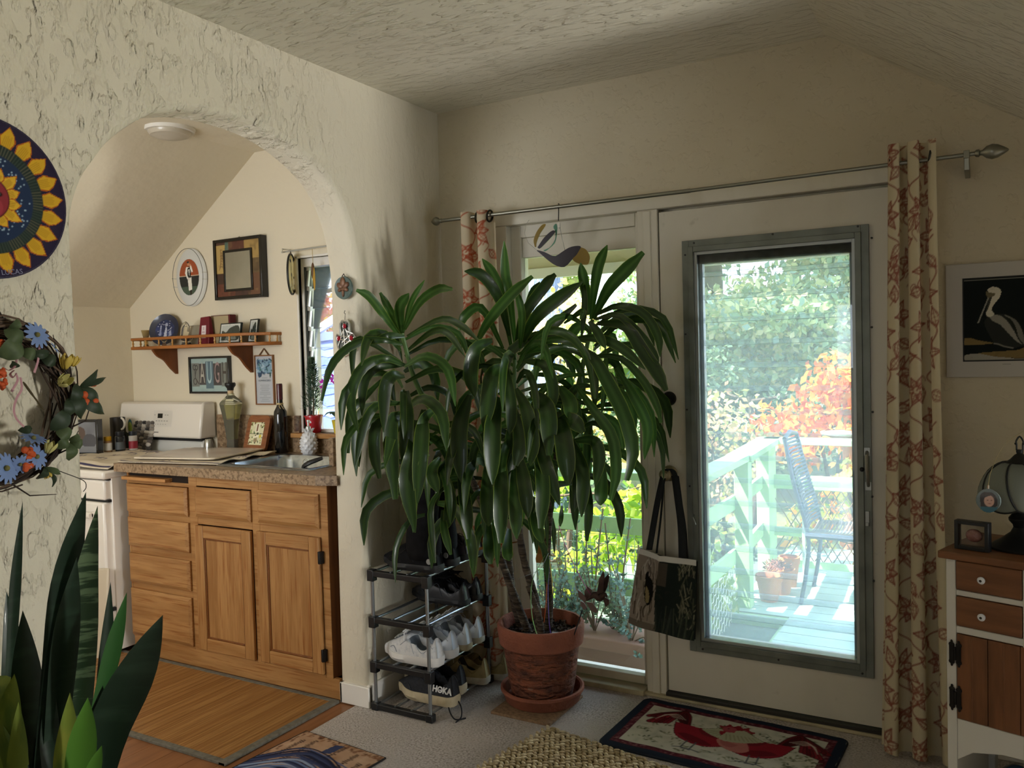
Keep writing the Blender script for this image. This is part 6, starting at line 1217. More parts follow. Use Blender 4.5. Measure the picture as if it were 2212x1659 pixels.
slab('feather', zb([(640, 740), (625, 660), (660, 560), (720, 480), (765, 465), (755, 500), (700, 580), (660, 680), (652, 740)], 24), ye, d=.004)
slab('feather', zb([(670, 745), (740, 640), (820, 560), (870, 540), (872, 575), (800, 660), (720, 740), (690, 760)], 24), pu, d=-.006)
slab('feather', zb([(740, 780), (820, 740), (880, 650), (885, 560), (860, 500), (890, 460), (905, 500), (895, 620), (870, 700), (790, 770), (760, 790)], 24), mat('mint_plastic', '5f9a84', .3, transl=.3), d=.008)
MB().tube([Hb(*Z(a, b_)) for a, b_ in ((660, 775), (560, 690), (515, 580), (530, 470), (570, 415))], .0008, 4).build('wire_hoop', chrome, t)
MB().tube([Hb(*Z(918, 232), .012), Hb(*Z(922, 300)), Hb(*Z(920, 425))], .002, 6).tube([Hb(*Z(918, 232), .012)+V((.0, .012*math.sin(a)+.0, .004*math.cos(a))) for a in np.linspace(0, 3, 6)], .002, 5).build('hook', mat('dark_wire', '1c1815', .5, .6), t)
b = MB(); q0, q1 = Hb(*Z(935, 500)), Hb(*Z(995, 775))
for i in range(18): b.ell(q0.lerp(q1, i/17), (.0018, .0018, .0032), 5, 4)
b.build('chain', chrome, t, kind='stuff'); MB().obox(Hb(*Z(925, 480)), (.012, .010, .022)).build('motor_clip', white, t, bev=.002)
# tote bag on the door knob
t = thing('tote_bag', 'white edged tote bag with a dark tree trunk photo hanging from the door knob', 'bag', at(1443, 1030, 1, 3.28))
BW, BH = .27, .33; c = Cv(BW, BH, .003, '1f2622'); r = random.Random(20)
c.poly([(0, 0), (.115, 0), (.10, .15), (.11, .33), (0, .33)], '8d8276'); c.mottle('3b352e', .012, .72, 1.1, .5)
for i in range(46): x, y = r.uniform(.0, .10), r.uniform(.02, .28); c.curve([(x, y), (x+r.uniform(-.01, .01), y+.03), (x+r.uniform(-.012, .012), y+.06)], r.uniform(.003, .006), r.choice(['5d544a', 'a99f93', '4a4138', 'b8aea4']))
c.blob([(.045, .225), (.055, .245), (.062, .225), (.085, .20), (.09, .14), (.075, .10), (.055, .13), (.05, .19)], '15130f'); c.blob([(.055, .18), (.07, .16), (.078, .12), (.066, .11), (.058, .14)], '8a7c58')
for i in range(70):
    x, y = r.uniform(.20, .265), r.uniform(.04, .30); c.curve([(x, y), (x+r.uniform(-.02, .02), y+r.uniform(.01, .05))], .003, r.choice(['5a5a48', '77745f', '3d4236', '8c8872']), n=5)
for i in range(40): x = r.uniform(.1, .26); c.curve([(x, 0), (x+r.uniform(-.01, .02), r.uniform(.03, .12))], .003, r.choice(['343b34', '49503f', '2b312c']), n=6)
c.rect(.108, .20, .145, .30, '5a5046', .6); c.rect(0, 0, .12, .03, '4b4436', .6); c.rect(0, .305, BW, BH, 'd8d6d0')
B0, B1, B2, B3 = at(1357, 1345, 1, 3.275), at(1500, 1384, 1, 3.262), at(1505, 1209, 1, 3.272), at(1381, 1184, 1, 3.285)
def bag(x, y, s=1):
    u, v = x/BW, y/BH; bow = .022*np.sin(np.pi*np.clip(u, 0, 1))*(1-.55*v)*(1)+.006*np.sin(u*9+v*4)+.012*np.exp(-((u-.40)/.05)**2)*v
    P = [(B0[i]*(1-u)+B1[i]*u)*(1-v)+(B3[i]*(1-u)+B2[i]*u)*v for i in range(3)]
    return (P[0], P[1]-(bow if s > 0 else -.014-.02*bow), P[2]-.006*np.sin(np.pi*u)*v*(1))
c.mesh('front_panel', bag, Pcloth, t); c2 = Cv(BW, BH, .02, '2b2d30'); c2.mesh('back_panel', lambda x, y: bag(x, y*.97, -1), Pcloth, t)
strap = mat('black_webbing', '191d20', .85)
k0 = at(1443, 1024, 1, 3.29)
def strp(pts, w):
    P = spl([at(a, b_, 1, y) for a, b_, y in pts], 12); MB().grid(lambda u, v: P[int(v*12+.5)]+V(((u-.5)*2*w, abs(u-.5)*.004, 0)), 2, 12).build('strap', strap, t, solid=.002)
strp([(1432, 1030, 3.285), (1420, 1085, 3.28), (1412, 1130, 3.275), (1402, 1188, 3.265)], .013); strp([(1458, 1028, 3.285), (1465, 1080, 3.28), (1472, 1140, 3.275), (1474, 1206, 3.265)], .016)
strp([(1434, 1032, 3.30), (1428, 1110, 3.30), (1418, 1195, 3.29)], .004); strp([(1460, 1030, 3.30), (1478, 1130, 3.30), (1484, 1208, 3.29)], .006); strp([(1432, 1030, 3.285), (1440, 1014, 3.29), (1452, 1016, 3.29), (1458, 1028, 3.285)], .012)
# pelican picture
t = thing('pelican_picture', 'matted black photograph of a white headed pelican hanging right of the curtain', 'picture', (.09, YB, 1.535))
MB().box((-.141, YB-.014, 1.338), (.335, YB, 1.732)).build('mat_board', mat('mat_board', 'b8b3ab', .8), t, bev=.002)
q0, q1 = at(2083, 779, 1, YB-.015), at(2083, 604, 1, YB-.015); PW, PH = .375, q1.z-q0.z
MB().box((q0.x-.004, YB-.0148, q0.z-.004), (q0.x+PW+.004, YB-.0138, q1.z+.004)).build('mat_bevel', mat('bevel_black', '121314', .6), t, smooth=False)
c = Cv(PW, PH, .0022, '141917'); K = PH/1060
G = lambda L: [((x-350)*K, (1335-y)*K) for x, y in L]
c.rect(0.002, .002, PW-.002, .0035, '9a978c'); c.rect(.002, PH-.0045, PW-.002, PH-.003, '8a887e')
c.blob(G([(355, 1045), (420, 1040), (520, 1075), (660, 1105), (665, 1120), (540, 1130), (357, 1128)]), '7d6a42'); c.blob(G([(500, 1240), (700, 1225), (950, 1210), (1050, 1170), (1200, 1190), (1700, 1215), (1700, 1320), (900, 1310), (700, 1290)]), '7a6742'); c.blob(G([(360, 1262), (500, 1245), (700, 1290), (880, 1310), (860, 1330), (360, 1325)]), '9a968a')
c.blob(G([(620, 770), (700, 745), (800, 745), (930, 820), (1000, 950), (1040, 1150), (980, 1165), (880, 1190), (800, 1160), (700, 1120), (640, 1010), (580, 860)]), '2a2c28'); c.blob(G([(640, 775), (720, 750), (810, 800), (900, 940), (960, 1080), (1000, 1140), (930, 1090), (840, 980), (760, 880), (680, 830)]), '8b877c'); c.blob(G([(800, 745), (930, 825), (1000, 960), (1035, 1140), (980, 1080), (930, 960), (880, 850)]), '6f6c62'); c.blob(G([(830, 780), (890, 830), (940, 940), (945, 1010), (890, 900)]), '24261f')
c.blob(G([(620, 420), (680, 388), (750, 410), (775, 460), (750, 540), (690, 620), (665, 690), (700, 745), (640, 778), (600, 740), (620, 640), (660, 540), (690, 480), (640, 470)]), 'c9c2ae'); c.poly(G([(625, 520), (640, 530), (520, 850), (502, 852)]), '8f8c80'); c.poly(G([(640, 530), (680, 500), (620, 690), (590, 740)]), '3d3c34'); c.blob(G([(600, 440), (640, 460), (705, 475), (690, 510), (630, 525), (605, 490)]), '6d644c')
c.line(G([(690, 1120), (740, 1130), (800, 1160), (900, 1185)]), .004, '77756a'); c.mottle('0d100f', .012, .75, 1.2, .35)
c.mesh('photo_print', lambda x, y: (q0.x+x, x*0+YB-.0153, q0.z+y), mat('photo_satin', 'ffffff', .5, attr=True, spec=.08), t)
MB().box((q0.x+.115, YB-.0143, q0.z-.0155), (q0.x+.14, YB-.0139, q0.z-.0135)).build('pencil_mark', mat('pencil', '8b867e', .8), t, smooth=False)
# ================================================================== dresser corner with lamp
th = R_(-17.5); DL = (-.148, 2.85, 0)
t = thing('side_cabinet', 'white and brown wooden side cabinet with two small drawers and a panelled door', 'cabinet', DL, th)
brown = mat('stained_pine', '7b4f2f', .45, noise=(7, '633c20', (.6, 5, 5), .4, .7)); brownv = mat('stained_pine_vertical', '7a4d2d', .45, noise=(7, '5f3a1e', (5, 5, .6), .4, .7)); wcab = mat('cabinet_white', 'cfccc4', .5)
b = MB(); b.box((.018, .012, .02), (.046, .045, .806)); b.box((.226, .012, .15), (.254, .045, .806)); b.box((.046, .016, .806-.003), (.226, .045, .809)); b.box((.046, .014, .697), (.50, .045, .714)); b.box((.046, .014, .582), (.50, .045, .604)); b.box((.48, .012, .02), (.51, .045, .806)); b.box((.23, .014, .58), (.5, .045, .806))
b.prism([(.046, .318), (.48, .318), (.48, .19), (.44, .215), (.36, .245), (.26, .25), (.17, .245), (.09, .225), (.046, .19)], 'y', .014, .04); b.box((.018, .04, .02), (.04, .33, .806)); b.box((.49, .04, .02), (.51, .33, .806)); b.box((.03, .045, .25), (.5, .33, .27)); b.box((.03, .31, .25), (.5, .33, .806)); b.box((.03, .30, .02), (.06, .33, .3)); b.box((.48, .30, .02), (.51, .33, .3))
b.build('case', wcab, t, w=False, bev=.002)
MB().box((-.002, 0, .806), (.53, .345, .829)).build('top_board', brown, t, w=False, bev=.004)
for z0, z1 in ((.7165, .8035), (.606, .695)):
    d = MB().box((.0475, .008, z0), (.2245, .05, z1)).build('drawer', brown, t, w=False, bev=.003)
    MB().lathe([(.004, 0), (.004, .008), (.010, .013), (.011, .02), (.007, .025), (.0, .026)], (.124, .008, (z0+z1)/2), 16, Rx).build('knob', pw, d, w=False); MB().lathe([(.004, .0255), (.0, .0272)], (.124, .008, (z0+z1)/2), 10, Rx).build('knob_screw', screw, d, w=False)

b = MB()
for i in range(5): b.box((.048+i*.086, .010, .320), (.048+i*.086+.0845, .03, .580))
for i in range(5): b.box((.048+i*.086+.040, .0085, .322), (.048+i*.086+.0445, .012, .578))
dd = b.build('cabinet_door', brownv, t, w=False, bev=.0015)
for z in (.519, .382):
    b = MB(); 
    for x, h in ((.034, .026), (.054, .026)): b.box((x-.006, .004, z-h), (x+.006, .012, z+h)).ell((x, .008, z+h), (.009, .004, .008), 8, 6).ell((x, .008, z-h), (.009, .004, .008), 8, 6).ell((x, .008, z+h+.009), (.004, .003, .006), 6, 5).ell((x, .008, z-h-.009), (.004, .003, .006), 6, 5)
    b.cyl((.044, .006, z-.02), (.044, .006, z+.02), .004, n=8); b.build('butterfly_hinge', iron, dd, w=False)
mw = MW[t]; F2 = lambda x, y, z: mw@V((x, y, z))
tag(MB().ell(F2(.16, .20, .06), (.07, .07, .085), 16, 10).build('blue_vase', mat('blue_glaze', '173f66', .25, coat=.4)), 'round dark blue vase standing on the floor under the side cabinet', 'vase')
lp = F2(.175, .17, .830)
t = thing('table_lamp', 'small lamp with curved frosted glass panel shade on a dark turned base', 'lamp', lp)
dkb = mat('dark_bronze_base', '1f201e', .45, .4)
MB().lathe([(.082, 0), (.083, .006), (.070, .016), (.052, .028), (.026, .050), (.018, .066), (.020, .074), (.030, .086), (.031, .094), (.020, .108), (.017, .118), (.022, .124), (.006, .126), (.006, .24)], (0, 0, 0), 28).build('base', dkb, t, w=False)
fros = mat('frosted_glass', '8d9288', .6, transl=.3, spec=.2)
prof = spl([(.028, .262, 0), (.055, .258, 0), (.088, .232, 0), (.108, .190, 0), (.112, .155, 0), (.106, .132, 0)], 12)
for k in range(8):
    a0, a1 = 2*PI*k/8+.15, 2*PI*(k+1)/8+.15
    MB().grid(lambda u, v, a0=a0, a1=a1: (lambda q, a: (q.x*math.cos(a), q.x*math.sin(a), q.y-.010*math.sin(PI*u)*v))(prof[int(v*12+.5)], a0+(a1-a0)*u+.55*v), 6, 12).build('shade_panel', fros, t, w=False, solid=.002)
    MB().tube([(q.x*1.012*math.cos(a0+.55*i/12), q.x*1.012*math.sin(a0+.55*i/12), q.y+.001) for i, q in enumerate(prof)], .0026, 6).build('lead_rib', dkb, t, w=False)
MB().tube([(.107*math.cos(a), .107*math.sin(a), .132-.010*abs(math.sin((a-.7)*4))) for a in np.linspace(0, 2*PI, 65)], .0026, 6).build('shade_rim', dkb, t, w=False)
MB().lathe([(.036, .258), (.040, .262), (.026, .272), (.014, .286), (.008, .29), (.010, .296), (.009, .302), (.0, .303)], (0, 0, 0), 20).build('cap', dkb, t, w=False)
mw2 = M.Rotation(0, 3, 'Z'); MB().tube(spl([(-.008, 0, .30), (-.008, 0, .318), (-.009, 0, .328), (0, 0, .342), (.009, 0, .328), (.008, 0, .318), (.008, 0, .30)], 20), .0028, 6).ell((-.010, 0, .32), .004, 6, 5).ell((.010, 0, .32), .004, 6, 5).build('finial_loop', dkb, t, w=False)
pd = at(2135, 1081, 1, lp.y-.118)
t = thing('photo_ornament', 'round glass photo ornament on a gold ribbon hanging from the lamp', 'ornament', pd)
c = Cv(.064, .074, .0016, '55605e'); c.blob([(.012, .018), (.012, .055), (.034, .062), (.052, .05), (.052, .02)], '2a2320'); c.ell(.034, .036, .013, .017, 'b08a78'); c.blob([(.02, .045), (.024, .06), (.044, .06), (.049, .04), (.04, .052)], '2b211c'); c.ell(.030, .038, .002, .0013, '3a2a26'); c.ell(.040, .038, .002, .0013, '3a2a26'); c.ell(.035, .028, .004, .0014, '8a5a50'); c.rect(.012, 0, .056, .018, '2a5560')
c.mesh('photo_disc', lambda x, y: (x-.032, x*0-.0036, y-.037), Pgloss, t, keep=lambda x, y: ((x-.032)/.0315)**2+((y-.037)/.0365)**2 < 1, w=False)
MB().lathe([(.031, -.0025), (.033, 0), (.031, .003), (0, .003)], (0, 0, 0), 32, Rx, sy=1, cap=True).build('glass_rim', mat('rim_glass', '8d9a98', .1, .3), t, w=False)
MB().tube([(0, -.002, .036), (0, -.003, .046)], .003, 6).build('cap_clip', chrome, t, w=False)
MB().tube(spl([pd+V((0, -.002, .045)), at(2140, 1020, 1, lp.y-.125), at(2160, 975, 1, lp.y-.095), at(2184, 948, 1, lp.y-.03), at(2222, 925, 1, lp.y+.02)], 14), [.0035]*9+[.0028]*3+[.0014]*3, 6, .2).build('gold_ribbon', mat('gold_ribbon', '9a8b5a', .35), t)
cb = F2(.075, .07, .8295)
t = thing('display_cube', 'small black framed display cube holding a pink stone on the side cabinet', 'display frame', cb, R_(-17.5))
ring(MB(), -.048, .048, 0, .088, .011, -.014, .014).build('frame', blackpl, t, w=False, bev=.001)
MB().box((-.037, -.004, .011), (.037, -.003, .077)).box((-.037, .003, .011), (.037, .004, .077)).build('clear_film', glass('clear_film', (.9, .88, .86)), t, w=False, smooth=False)
MB().ell((.004, 0, .044), (.024, .012, .020), 14, 10).build('pink_stone', mat('pink_stone', '7d5650', .25, noise=(60, '9a7a74', U3, .5, .7)), t, w=False)
# ================================================================== outside: deck, rails, chair, planting
DZ = -.15
gpaint = mat('green_deck_paint', 'adc2b4', .7, noise=[(7, '9ab2a4', U3, .4, .7)]); gpost = mat('green_rail_paint', 'a4c894', .65, noise=[(9, '8fb884', U3, .4, .7)])
b = MB(); b.grid(lambda u, v: (-40+80*u, 3.5+50*v, -.75+.25*math.sin(u*9)*math.sin(v*7)), 20, 16); struct(b.build('ground', mat('garden_soil', '5a5a3c', .95, noise=[(1.2, '6f7a3e', U3, .4, .6), (9, '3f3a28', U3, .5, .7)])))
deck = struct(MB().box((-2.6, 3.52, DZ-.12), (1.8, 7.0, DZ-.06)).build('deck', mat('deck_frame', '55685a', .8), smooth=False))
y = 3.52
for i in range(24):
    y1 = y+.139; x0 = -2.5 if y < 4.22 else (-1.06 if y < 5.10 else -1.42)
    MB().box((x0, y, DZ-.04), (1.8, y1, DZ)).build('deck_board', gpaint, deck, smooth=False); y = y1+.006
MB().box((-1.42, 5.05, DZ-.16), (-1.06, 5.09, DZ-.002)).box((-1.10, 4.22, DZ-.16), (-1.06, 5.09, DZ-.042)).build('rim_joist', gpost, deck, smooth=False)
t = thing('deck_railing', 'green painted deck railing with flat cap and three boards, turning along the deck edge', 'railing', (-1.35, 5.2, DZ))
def bd(x0, y0, x1, y1, z0, z1, th=.022, name='rail_board'):
    p, q = V((x0, y0, 0)), V((x1, y1, 0)); d = (q-p); MB().obox(((x0+x1)/2, (y0+y1)/2, (z0+z1)/2), (d.length, th, z1-z0), M.Rotation(math.atan2(d.y, d.x), 3, 'Z')).build(name, gpost, t, bev=.003)
def post(x, y, z1=.76, w=.09, w2=.09): MB().box((x-w/2, y-w2/2, DZ-.5), (x+w/2, y+w2/2, z1)).build('post', gpost, t, bev=.004)
for x, y_ in ((-1.35, 5.22), (-1.345, 4.30), (-2.65, 4.33), (-4.0, 4.33)): post(x, y_)
post(-1.42, 6.14, .76, .09, .22); post(.1, 6.24); post(1.6, 6.24)
bd(-4.6, 4.30, -1.30, 4.30, .765, .805, .15, 'rail_cap'); bd(-1.35, 4.26, -1.36, 5.17, .765, .805, .13, 'rail_cap'); bd(-1.36, 5.165, -1.42, 6.30, .762, .802, .16, 'rail_cap'); bd(-1.45, 6.22, 1.8, 6.26, .762, .802, .15, 'rail_cap')
for z0, z1 in ((.46, .55), (.12, .215)):
    bd(-4.6, 4.27, -1.33, 4.27, z0, z1); bd(-1.40, 4.30, -1.40, 5.2, z0, z1); bd(-1.39, 5.25, -1.44, 6.1, z0, z1, .03)
bd(-1.42, 6.19, 1.8, 6.22, .44, .54); bd(-1.42, 6.19, 1.8, 6.22, .10, .16); bd(-1.42, 6.19, 1.8, 6.22, -.12, -.07)
MB().cyl((-1.17, 6.16, DZ), (-1.17, 6.16, .55), .011, n=8).build('lattice_pole', mat('white_pole', 'd5dbd5', .5), t)
wire = mat('wire_mesh', '9aa89e', .4, .7); b = MB()
for i in range(60): x = -4.4+i*.052; b.cyl((x, 4.262, -.35), (x, 4.262, .47), .0016, n=4)
for i in range(16): z = -.33+i*.052; b.cyl((-4.4, 4.262, z), (-1.33, 4.262, z), .0016, n=4)
b.build('wire_grid', wire, t, kind='stuff')
b = MB(); s_ = .034
for j in range(9):
    for i in range(20):
        cx, cz = 4.34+i*s_*1.5, -.42+j*s_*1.732+(s_*.866 if i % 2 else 0)
        if cx > 5.16 or cz > .10: continue
        P = [V((-1.386, cx+s_*math.cos(k*PI/3), cz+s_*math.sin(k*PI/3))) for k in range(4)]
        for p, q in zip(P[:-1], P[1:]): b.cyl(p, q, .0026, n=4)
b.build('hex_mesh', mat('hex_wire', 'd6dcc8', .5, .3), t, kind='stuff')
b = MB()
for i in range(60):
    x = -1.42+i*.062
    for d in (-1, 1):
        p, q = V((x, 6.21, -.08)), V((x+d*.5*.62, 6.21, .44)); 
        if -1.42 <= q.x: b.cyl(p, q, .0042, n=5)
b.build('diamond_lattice', mat('lattice_wood', '6e5a44', .8), t, kind='stuff')
# chair
cw = mat('dark_wicker', '3a4658', .55); cwl = mat('wicker_brown', '6b5d52', .6); ct = mat('chair_tube', '4b5468', .35, .6)
t = thing('garden_chair', 'dark woven high-backed garden chair on the green deck', 'chair', (-.78, 5.62, DZ))
cx, cy_ = -.78, 5.62
for sy_ in (-.22, .22):
    MB().tube(spl([(cx-.27, cy_+sy_, DZ), (cx-.235, cy_+sy_, DZ+.2), (cx-.22, cy_+sy_, DZ+.44), (cx-.30, cy_+sy_, DZ+.75), (cx-.36, cy_+sy_*.85, DZ+1.03)], 14), .013, 8).build('back_leg', ct, t)
    MB().tube([(cx+.27, cy_+sy_, DZ), (cx+.25, cy_+sy_, DZ+.44), (cx-.22, cy_+sy_, DZ+.44)], .013, 8).build('front_leg', ct, t)
MB().tube([(cx-.36, cy_-.19, DZ+1.03), (cx-.365, cy_, DZ+1.06), (cx-.36, cy_+.19, DZ+1.03)], .014, 8).build('top_rail', ct, t)
b = MB()
for i in range(24): v = i/23; b.tube(spl([(cx-.225+v*.48, cy_-.23, DZ+.45), (cx-.225+v*.48, cy_, DZ+.445-.02), (cx-.225+v*.48, cy_+.23, DZ+.45)], 6), .0075, 5)
b.build('seat_weave', cwl, t, kind='stuff')
MB().tube([(cx+.26, cy_-.24, DZ+.44), (cx-.23, cy_-.24, DZ+.44)], .018, 8).tube([(cx+.26, cy_-.24, DZ+.44), (cx+.26, cy_+.24, DZ+.44)], .018, 8).build('seat_rim', cw, t)
b = MB()
for i in range(26): v = i/25; x, z = cx-.225-.14*v**1.2, DZ+.48+.55*v; b.tube([(x, cy_-.22+.03*v, z), (x-.02, cy_, z), (x, cy_+.22-.03*v, z)], .008, 5)
b.build('back_weave', cw, t, kind='stuff')
# clay pots with dried plant
def cpot(label, x, y, r, h, tilt=0):
    t = thing('clay_pot', label, 'pot', (x, y, DZ), group='clay pots on the deck'); MB().lathe([(0, 0), (r*.62, 0), (r*.9, h*.78), (r*.98, h*.78), (r, h), (r*.9, h), (r*.8, h*.8), (0, h*.78)], (0, 0, 0), 24).build('pot_body', mat('orange_clay', 'c07a4c', .8), t, w=False); return t
p1, p2, p3 = at(1662, 1297, 2, DZ), at(1686, 1283, 2, DZ), at(1704, 1268, 2, DZ)
cpot('orange clay pot at the front of the group beside the railing post', p1.x, p1.y, .085, .165); tp = cpot('clay pot with a heap of dried brown plant behind the front pot', p2.x, p2.y+.02, .09, .165); cpot('clay pot half hidden at the back of the group', p3.x, p3.y+.03, .07, .20)
b = MB(); r = random.Random(3)
for i in range(160): a, q = r.uniform(0, 6.28), r.uniform(0, .10); p = V((q*math.cos(a)-.02, q*math.sin(a), .165+.05*(1-q/.1)*r.random())); b.tube([p, p+V((r.uniform(-.03, .03), r.uniform(-.03, .03), r.uniform(.0, .03)))], .003, 4)
b.build('dried_plant', mat('dried_brown', '8a5a4c', .9), tp, w=False, kind='stuff')
# saucer bird bath beyond the far rail
bb = at(1832, 936, 1, 7.4)
t = thing('bird_bath', 'white rimmed terracotta bird bath standing beyond the far railing', 'bird bath', (bb.x, bb.y, -.6)); hz = bb.z+.6
MB().lathe([(.12, 0), (.05, .05), (.045, hz-.1), (.10, hz-.05), (.21, hz), (.20, hz+.012), (.0, hz-.03)], (0, 0, 0), 28).build('bowl', mat('bath_clay', 'b97a5c', .7), t, w=False); MB().lathe([(.212, hz-.004), (.218, hz+.012), (.195, hz+.016)], (0, 0, 0), 28, cap=False).build('rim', white, t, w=False)
# porch eave over the deck
t = struct(MB().box((-3.0, 4.16, 1.895), (2.6, 4.24, 2.01)).build('porch_beam', mat('beam_cream', 'd6cbb0', .7), smooth=False))
MB().box((-3.0, 4.14, 1.875), (2.6, 4.165, 1.93)).build('gutter_board', mat('fascia_white', 'e0dccf', .6), t, smooth=False)
for i in range(8): x = -2.95+i*.75; MB().hexa([(x-.03, 3.5, 2.16), (x+.03, 3.5, 2.16), (x+.03, 4.36, 1.99), (x-.03, 4.36, 1.99), (x-.03, 3.5, 2.25), (x+.03, 3.5, 2.25), (x+.03, 4.36, 2.08), (x-.03, 4.36, 2.08)]).build('rafter', mat('beam_cream', 'd6cbb0', .7), t, smooth=False)
MB().hexa([(-3.0, 3.5, 2.25), (2.6, 3.5, 2.25), (2.6, 4.40, 2.07), (-3.0, 4.40, 2.07), (-3.0, 3.5, 2.27), (2.6, 3.5, 2.27), (2.6, 4.40, 2.09), (-3.0, 4.40, 2.09)]).build('soffit', mat('olive_soffit', '9b9a68', .8, noise=(6, 'c2bd86', (1, 3, 1), .5, .7)), t, smooth=False)  # lighter mottling puts dappled sun into the soffit colour
# gable roof above the house, so the sun sees a real roof
b = MB(); ry = 4.30
b.hexa([(-2.0, -3.4, 3.62), (2.4, -3.4, .72), (2.4, ry-.6, .72), (-2.0, ry-.6, 3.62), (-2.0, -3.4, 3.72), (2.4, -3.4, .84), (2.4, ry-.6, .84), (-2.0, ry-.6, 3.72)])
b.hexa([(-6.0, -3.4, .80), (-2.0, -3.4, 3.62), (-2.0, ry-.6, 3.62), (-6.0, ry-.6, .80), (-6.0, -3.4, .9), (-2.0, -3.4, 3.72), (-2.0, ry-.6, 3.72), (-6.0, ry-.6, .9)])
# (dormer opening keeps its own roof; the two slabs sit above ceiling and dormer)
b = MB(); b.hexa([(-6.2, -3.4, 1.0), (-2.0, -3.4, 3.75), (-2.0, 3.75, 3.75), (-6.2, 3.75, 1.0), (-6.2, -3.4, 1.1), (-2.0, -3.4, 3.87), (-2.0, 3.75, 3.87), (-6.2, 3.75, 1.1)]); b.hexa([(-2.0, -3.4, 3.75), (.55, -3.4, 2.08), (.55, 3.75, 2.08), (-2.0, 3.75, 3.75), (-2.0, -3.4, 3.87), (.55, -3.4, 2.2), (.55, 3.75, 2.2), (-2.0, 3.75, 3.87)]); b.box((.55, -3.4, 2.02), (3.2, 3.75, 2.12))
b.add([(-6.0, YB+.14, 1.1), (-2.0, YB+.14, 3.75), (.6, YB+.14, 2.1), (3, YB+.14, 2.12), (-1.0, YB+.14, 2.75), (-3.5, YB+.14, 2.75)], [(0, 1, 2, 3, 4, 5)])
struct(b.build('roof', mat('roof_grey', '6a6a6c', .9), smooth=False))
# ------------------------------------------------ planter in front of the sidelight
t = thing('planter_trough', 'long terracotta trough planter outside the sidelight window', 'planter', (-1.78, 3.86, DZ))
MB().hexa([(-2.52, 3.85, DZ), (-1.40, 3.85, DZ), (-1.40, 4.06, DZ), (-2.52, 4.06, DZ), (-2.56, 3.82, .02), (-1.36, 3.82, .02), (-1.36, 4.09, .02), (-2.56, 4.09, .02)]).box((-2.58, 3.802, -.03), (-1.34, 4.108, .03)).build('trough_body', mat('trough_clay', '9c7a6c', .85), t, bev=.006)
lg1, lg2, lg3 = mat('succulent_green', '8aa58c', .5, transl=.25), mat('succulent_grey', '7d9a94', .5, transl=.2), mat('succulent_yellow', 'b3bd6a', .5, transl=.3); stm = mat('succulent_stem', '7a6a58', .8)
r = random.Random(41); k = 0
for i in range(15):
    x, y_ = -2.46+i*.074+r.uniform(-.02, .02), r.uniform(3.90, 4.04); h = r.uniform(.45, .84) if i > 4 else r.uniform(.40, .6); lean = V((r.uniform(-.07, .07), r.uniform(-.04, .04), 0))
    t = thing('stem_plant', 'tall succulent with whorls of narrow leaves in the trough outside the sidelight', 'plant', (x, y_, .02), group='succulents in the trough')
    P = spl([(0, 0, 0), tuple(lean*.4+V((0, 0, h*.5))), tuple(lean+V((0, 0, h)))], 10); MB().tube(P, .0042, 5).build('stem', stm, t, w=False)
    b = MB()
    for j in range(int(h*130)):
        f = r.uniform(.15, 1); q = P[int(f*10)]; a = r.uniform(0, 6.28); L_ = r.uniform(.022, .05)*(1.1-.5*f); d = V((math.cos(a), math.sin(a), .25+.5*f)).normalized(); s2 = d.cross(V((0, 0, 1))).normalized()*.0045
        b.mat(0 if r.random() < .7 else 1); b.add([q, q+d*L_*.5-s2, q+d*L_+V((0, 0, .01)), q+d*L_*.5+s2], [(0, 1, 2, 3)])
    b.build('leaves', [lg1, lg2], t, w=False, kind='stuff')
for i in range(15):
    x, y_ = -2.46+i*.075, r.uniform(3.84, 3.98); m = lg3 if i > 12 else (lg1 if i % 2 else lg2)
    t = thing('jade_shrub', 'low bushy jade succulent in the trough, grey green' if m is not lg3 else 'low yellow green jade succulent at the right end of the trough', 'plant', (x, y_, .02), group='low succulents in the trough' if m is not lg3 else 'yellow succulents in the trough')
    b = MB(); bs = MB()
    for j in range(11):
        a = r.uniform(0, 6.28); tip = V((math.cos(a)*r.uniform(.04, .13), math.sin(a)*r.uniform(.03, .10), r.uniform(.05, .44)-(.12 if r.random() < .3 else 0))); bs.tube([(0, 0, 0), tuple(tip*.5+V((0, 0, .03))), tuple(tip)], .003, 4)
        for q in range(24): p = tip*r.uniform(.35, 1.05); d = V((r.uniform(-1, 1), r.uniform(-1, 1), r.uniform(-.3, 1))).normalized(); s2 = d.orthogonal().normalized()*.008; b.add([p, p+d*.014-s2, p+d*.028, p+d*.014+s2], [(0, 1, 2, 3)])
    bs.build('stems', stm, t, w=False); b.build('leaves', m, t, w=False, kind='stuff')
# ------------------------------------------------ trees and shrubs
def leafmats(*cs, tr=.45): return [mat('foliage_'+c, c, .6, transl=tr) for c in cs]
def foliage(b, c, R, N, size, seed, droop=0., shell=.55, mats_=3):
    r = np.random.default_rng(seed); c = np.array(c); d = r.normal(size=(N, 3)); d /= np.linalg.norm(d, axis=1)[:, None]; q = d*(shell+(1-shell)*r.random((N, 1)))*np.array(R)+c
    a = r.normal(size=(N, 3)); a[:, 2] -= droop; a /= np.linalg.norm(a, axis=1)[:, None]; w = r.normal(size=(N, 3)); s2 = np.cross(a, w); s2 /= np.linalg.norm(s2, axis=1)[:, None]; L_ = size*(.6+.8*r.random((N, 1)))
    p0, p1, p2, p3 = q, q+a*L_*.5-s2*L_*.3, q+a*L_, q+a*L_*.5+s2*L_*.3; o = len(b.v); b.v += np.stack([p0, p1, p2, p3], 1).reshape(-1, 3).tolist(); b.f += [(o+4*i, o+4*i+1, o+4*i+2, o+4*i+3) for i in range(N)]; b.mi += r.integers(0, mats_, N).tolist()
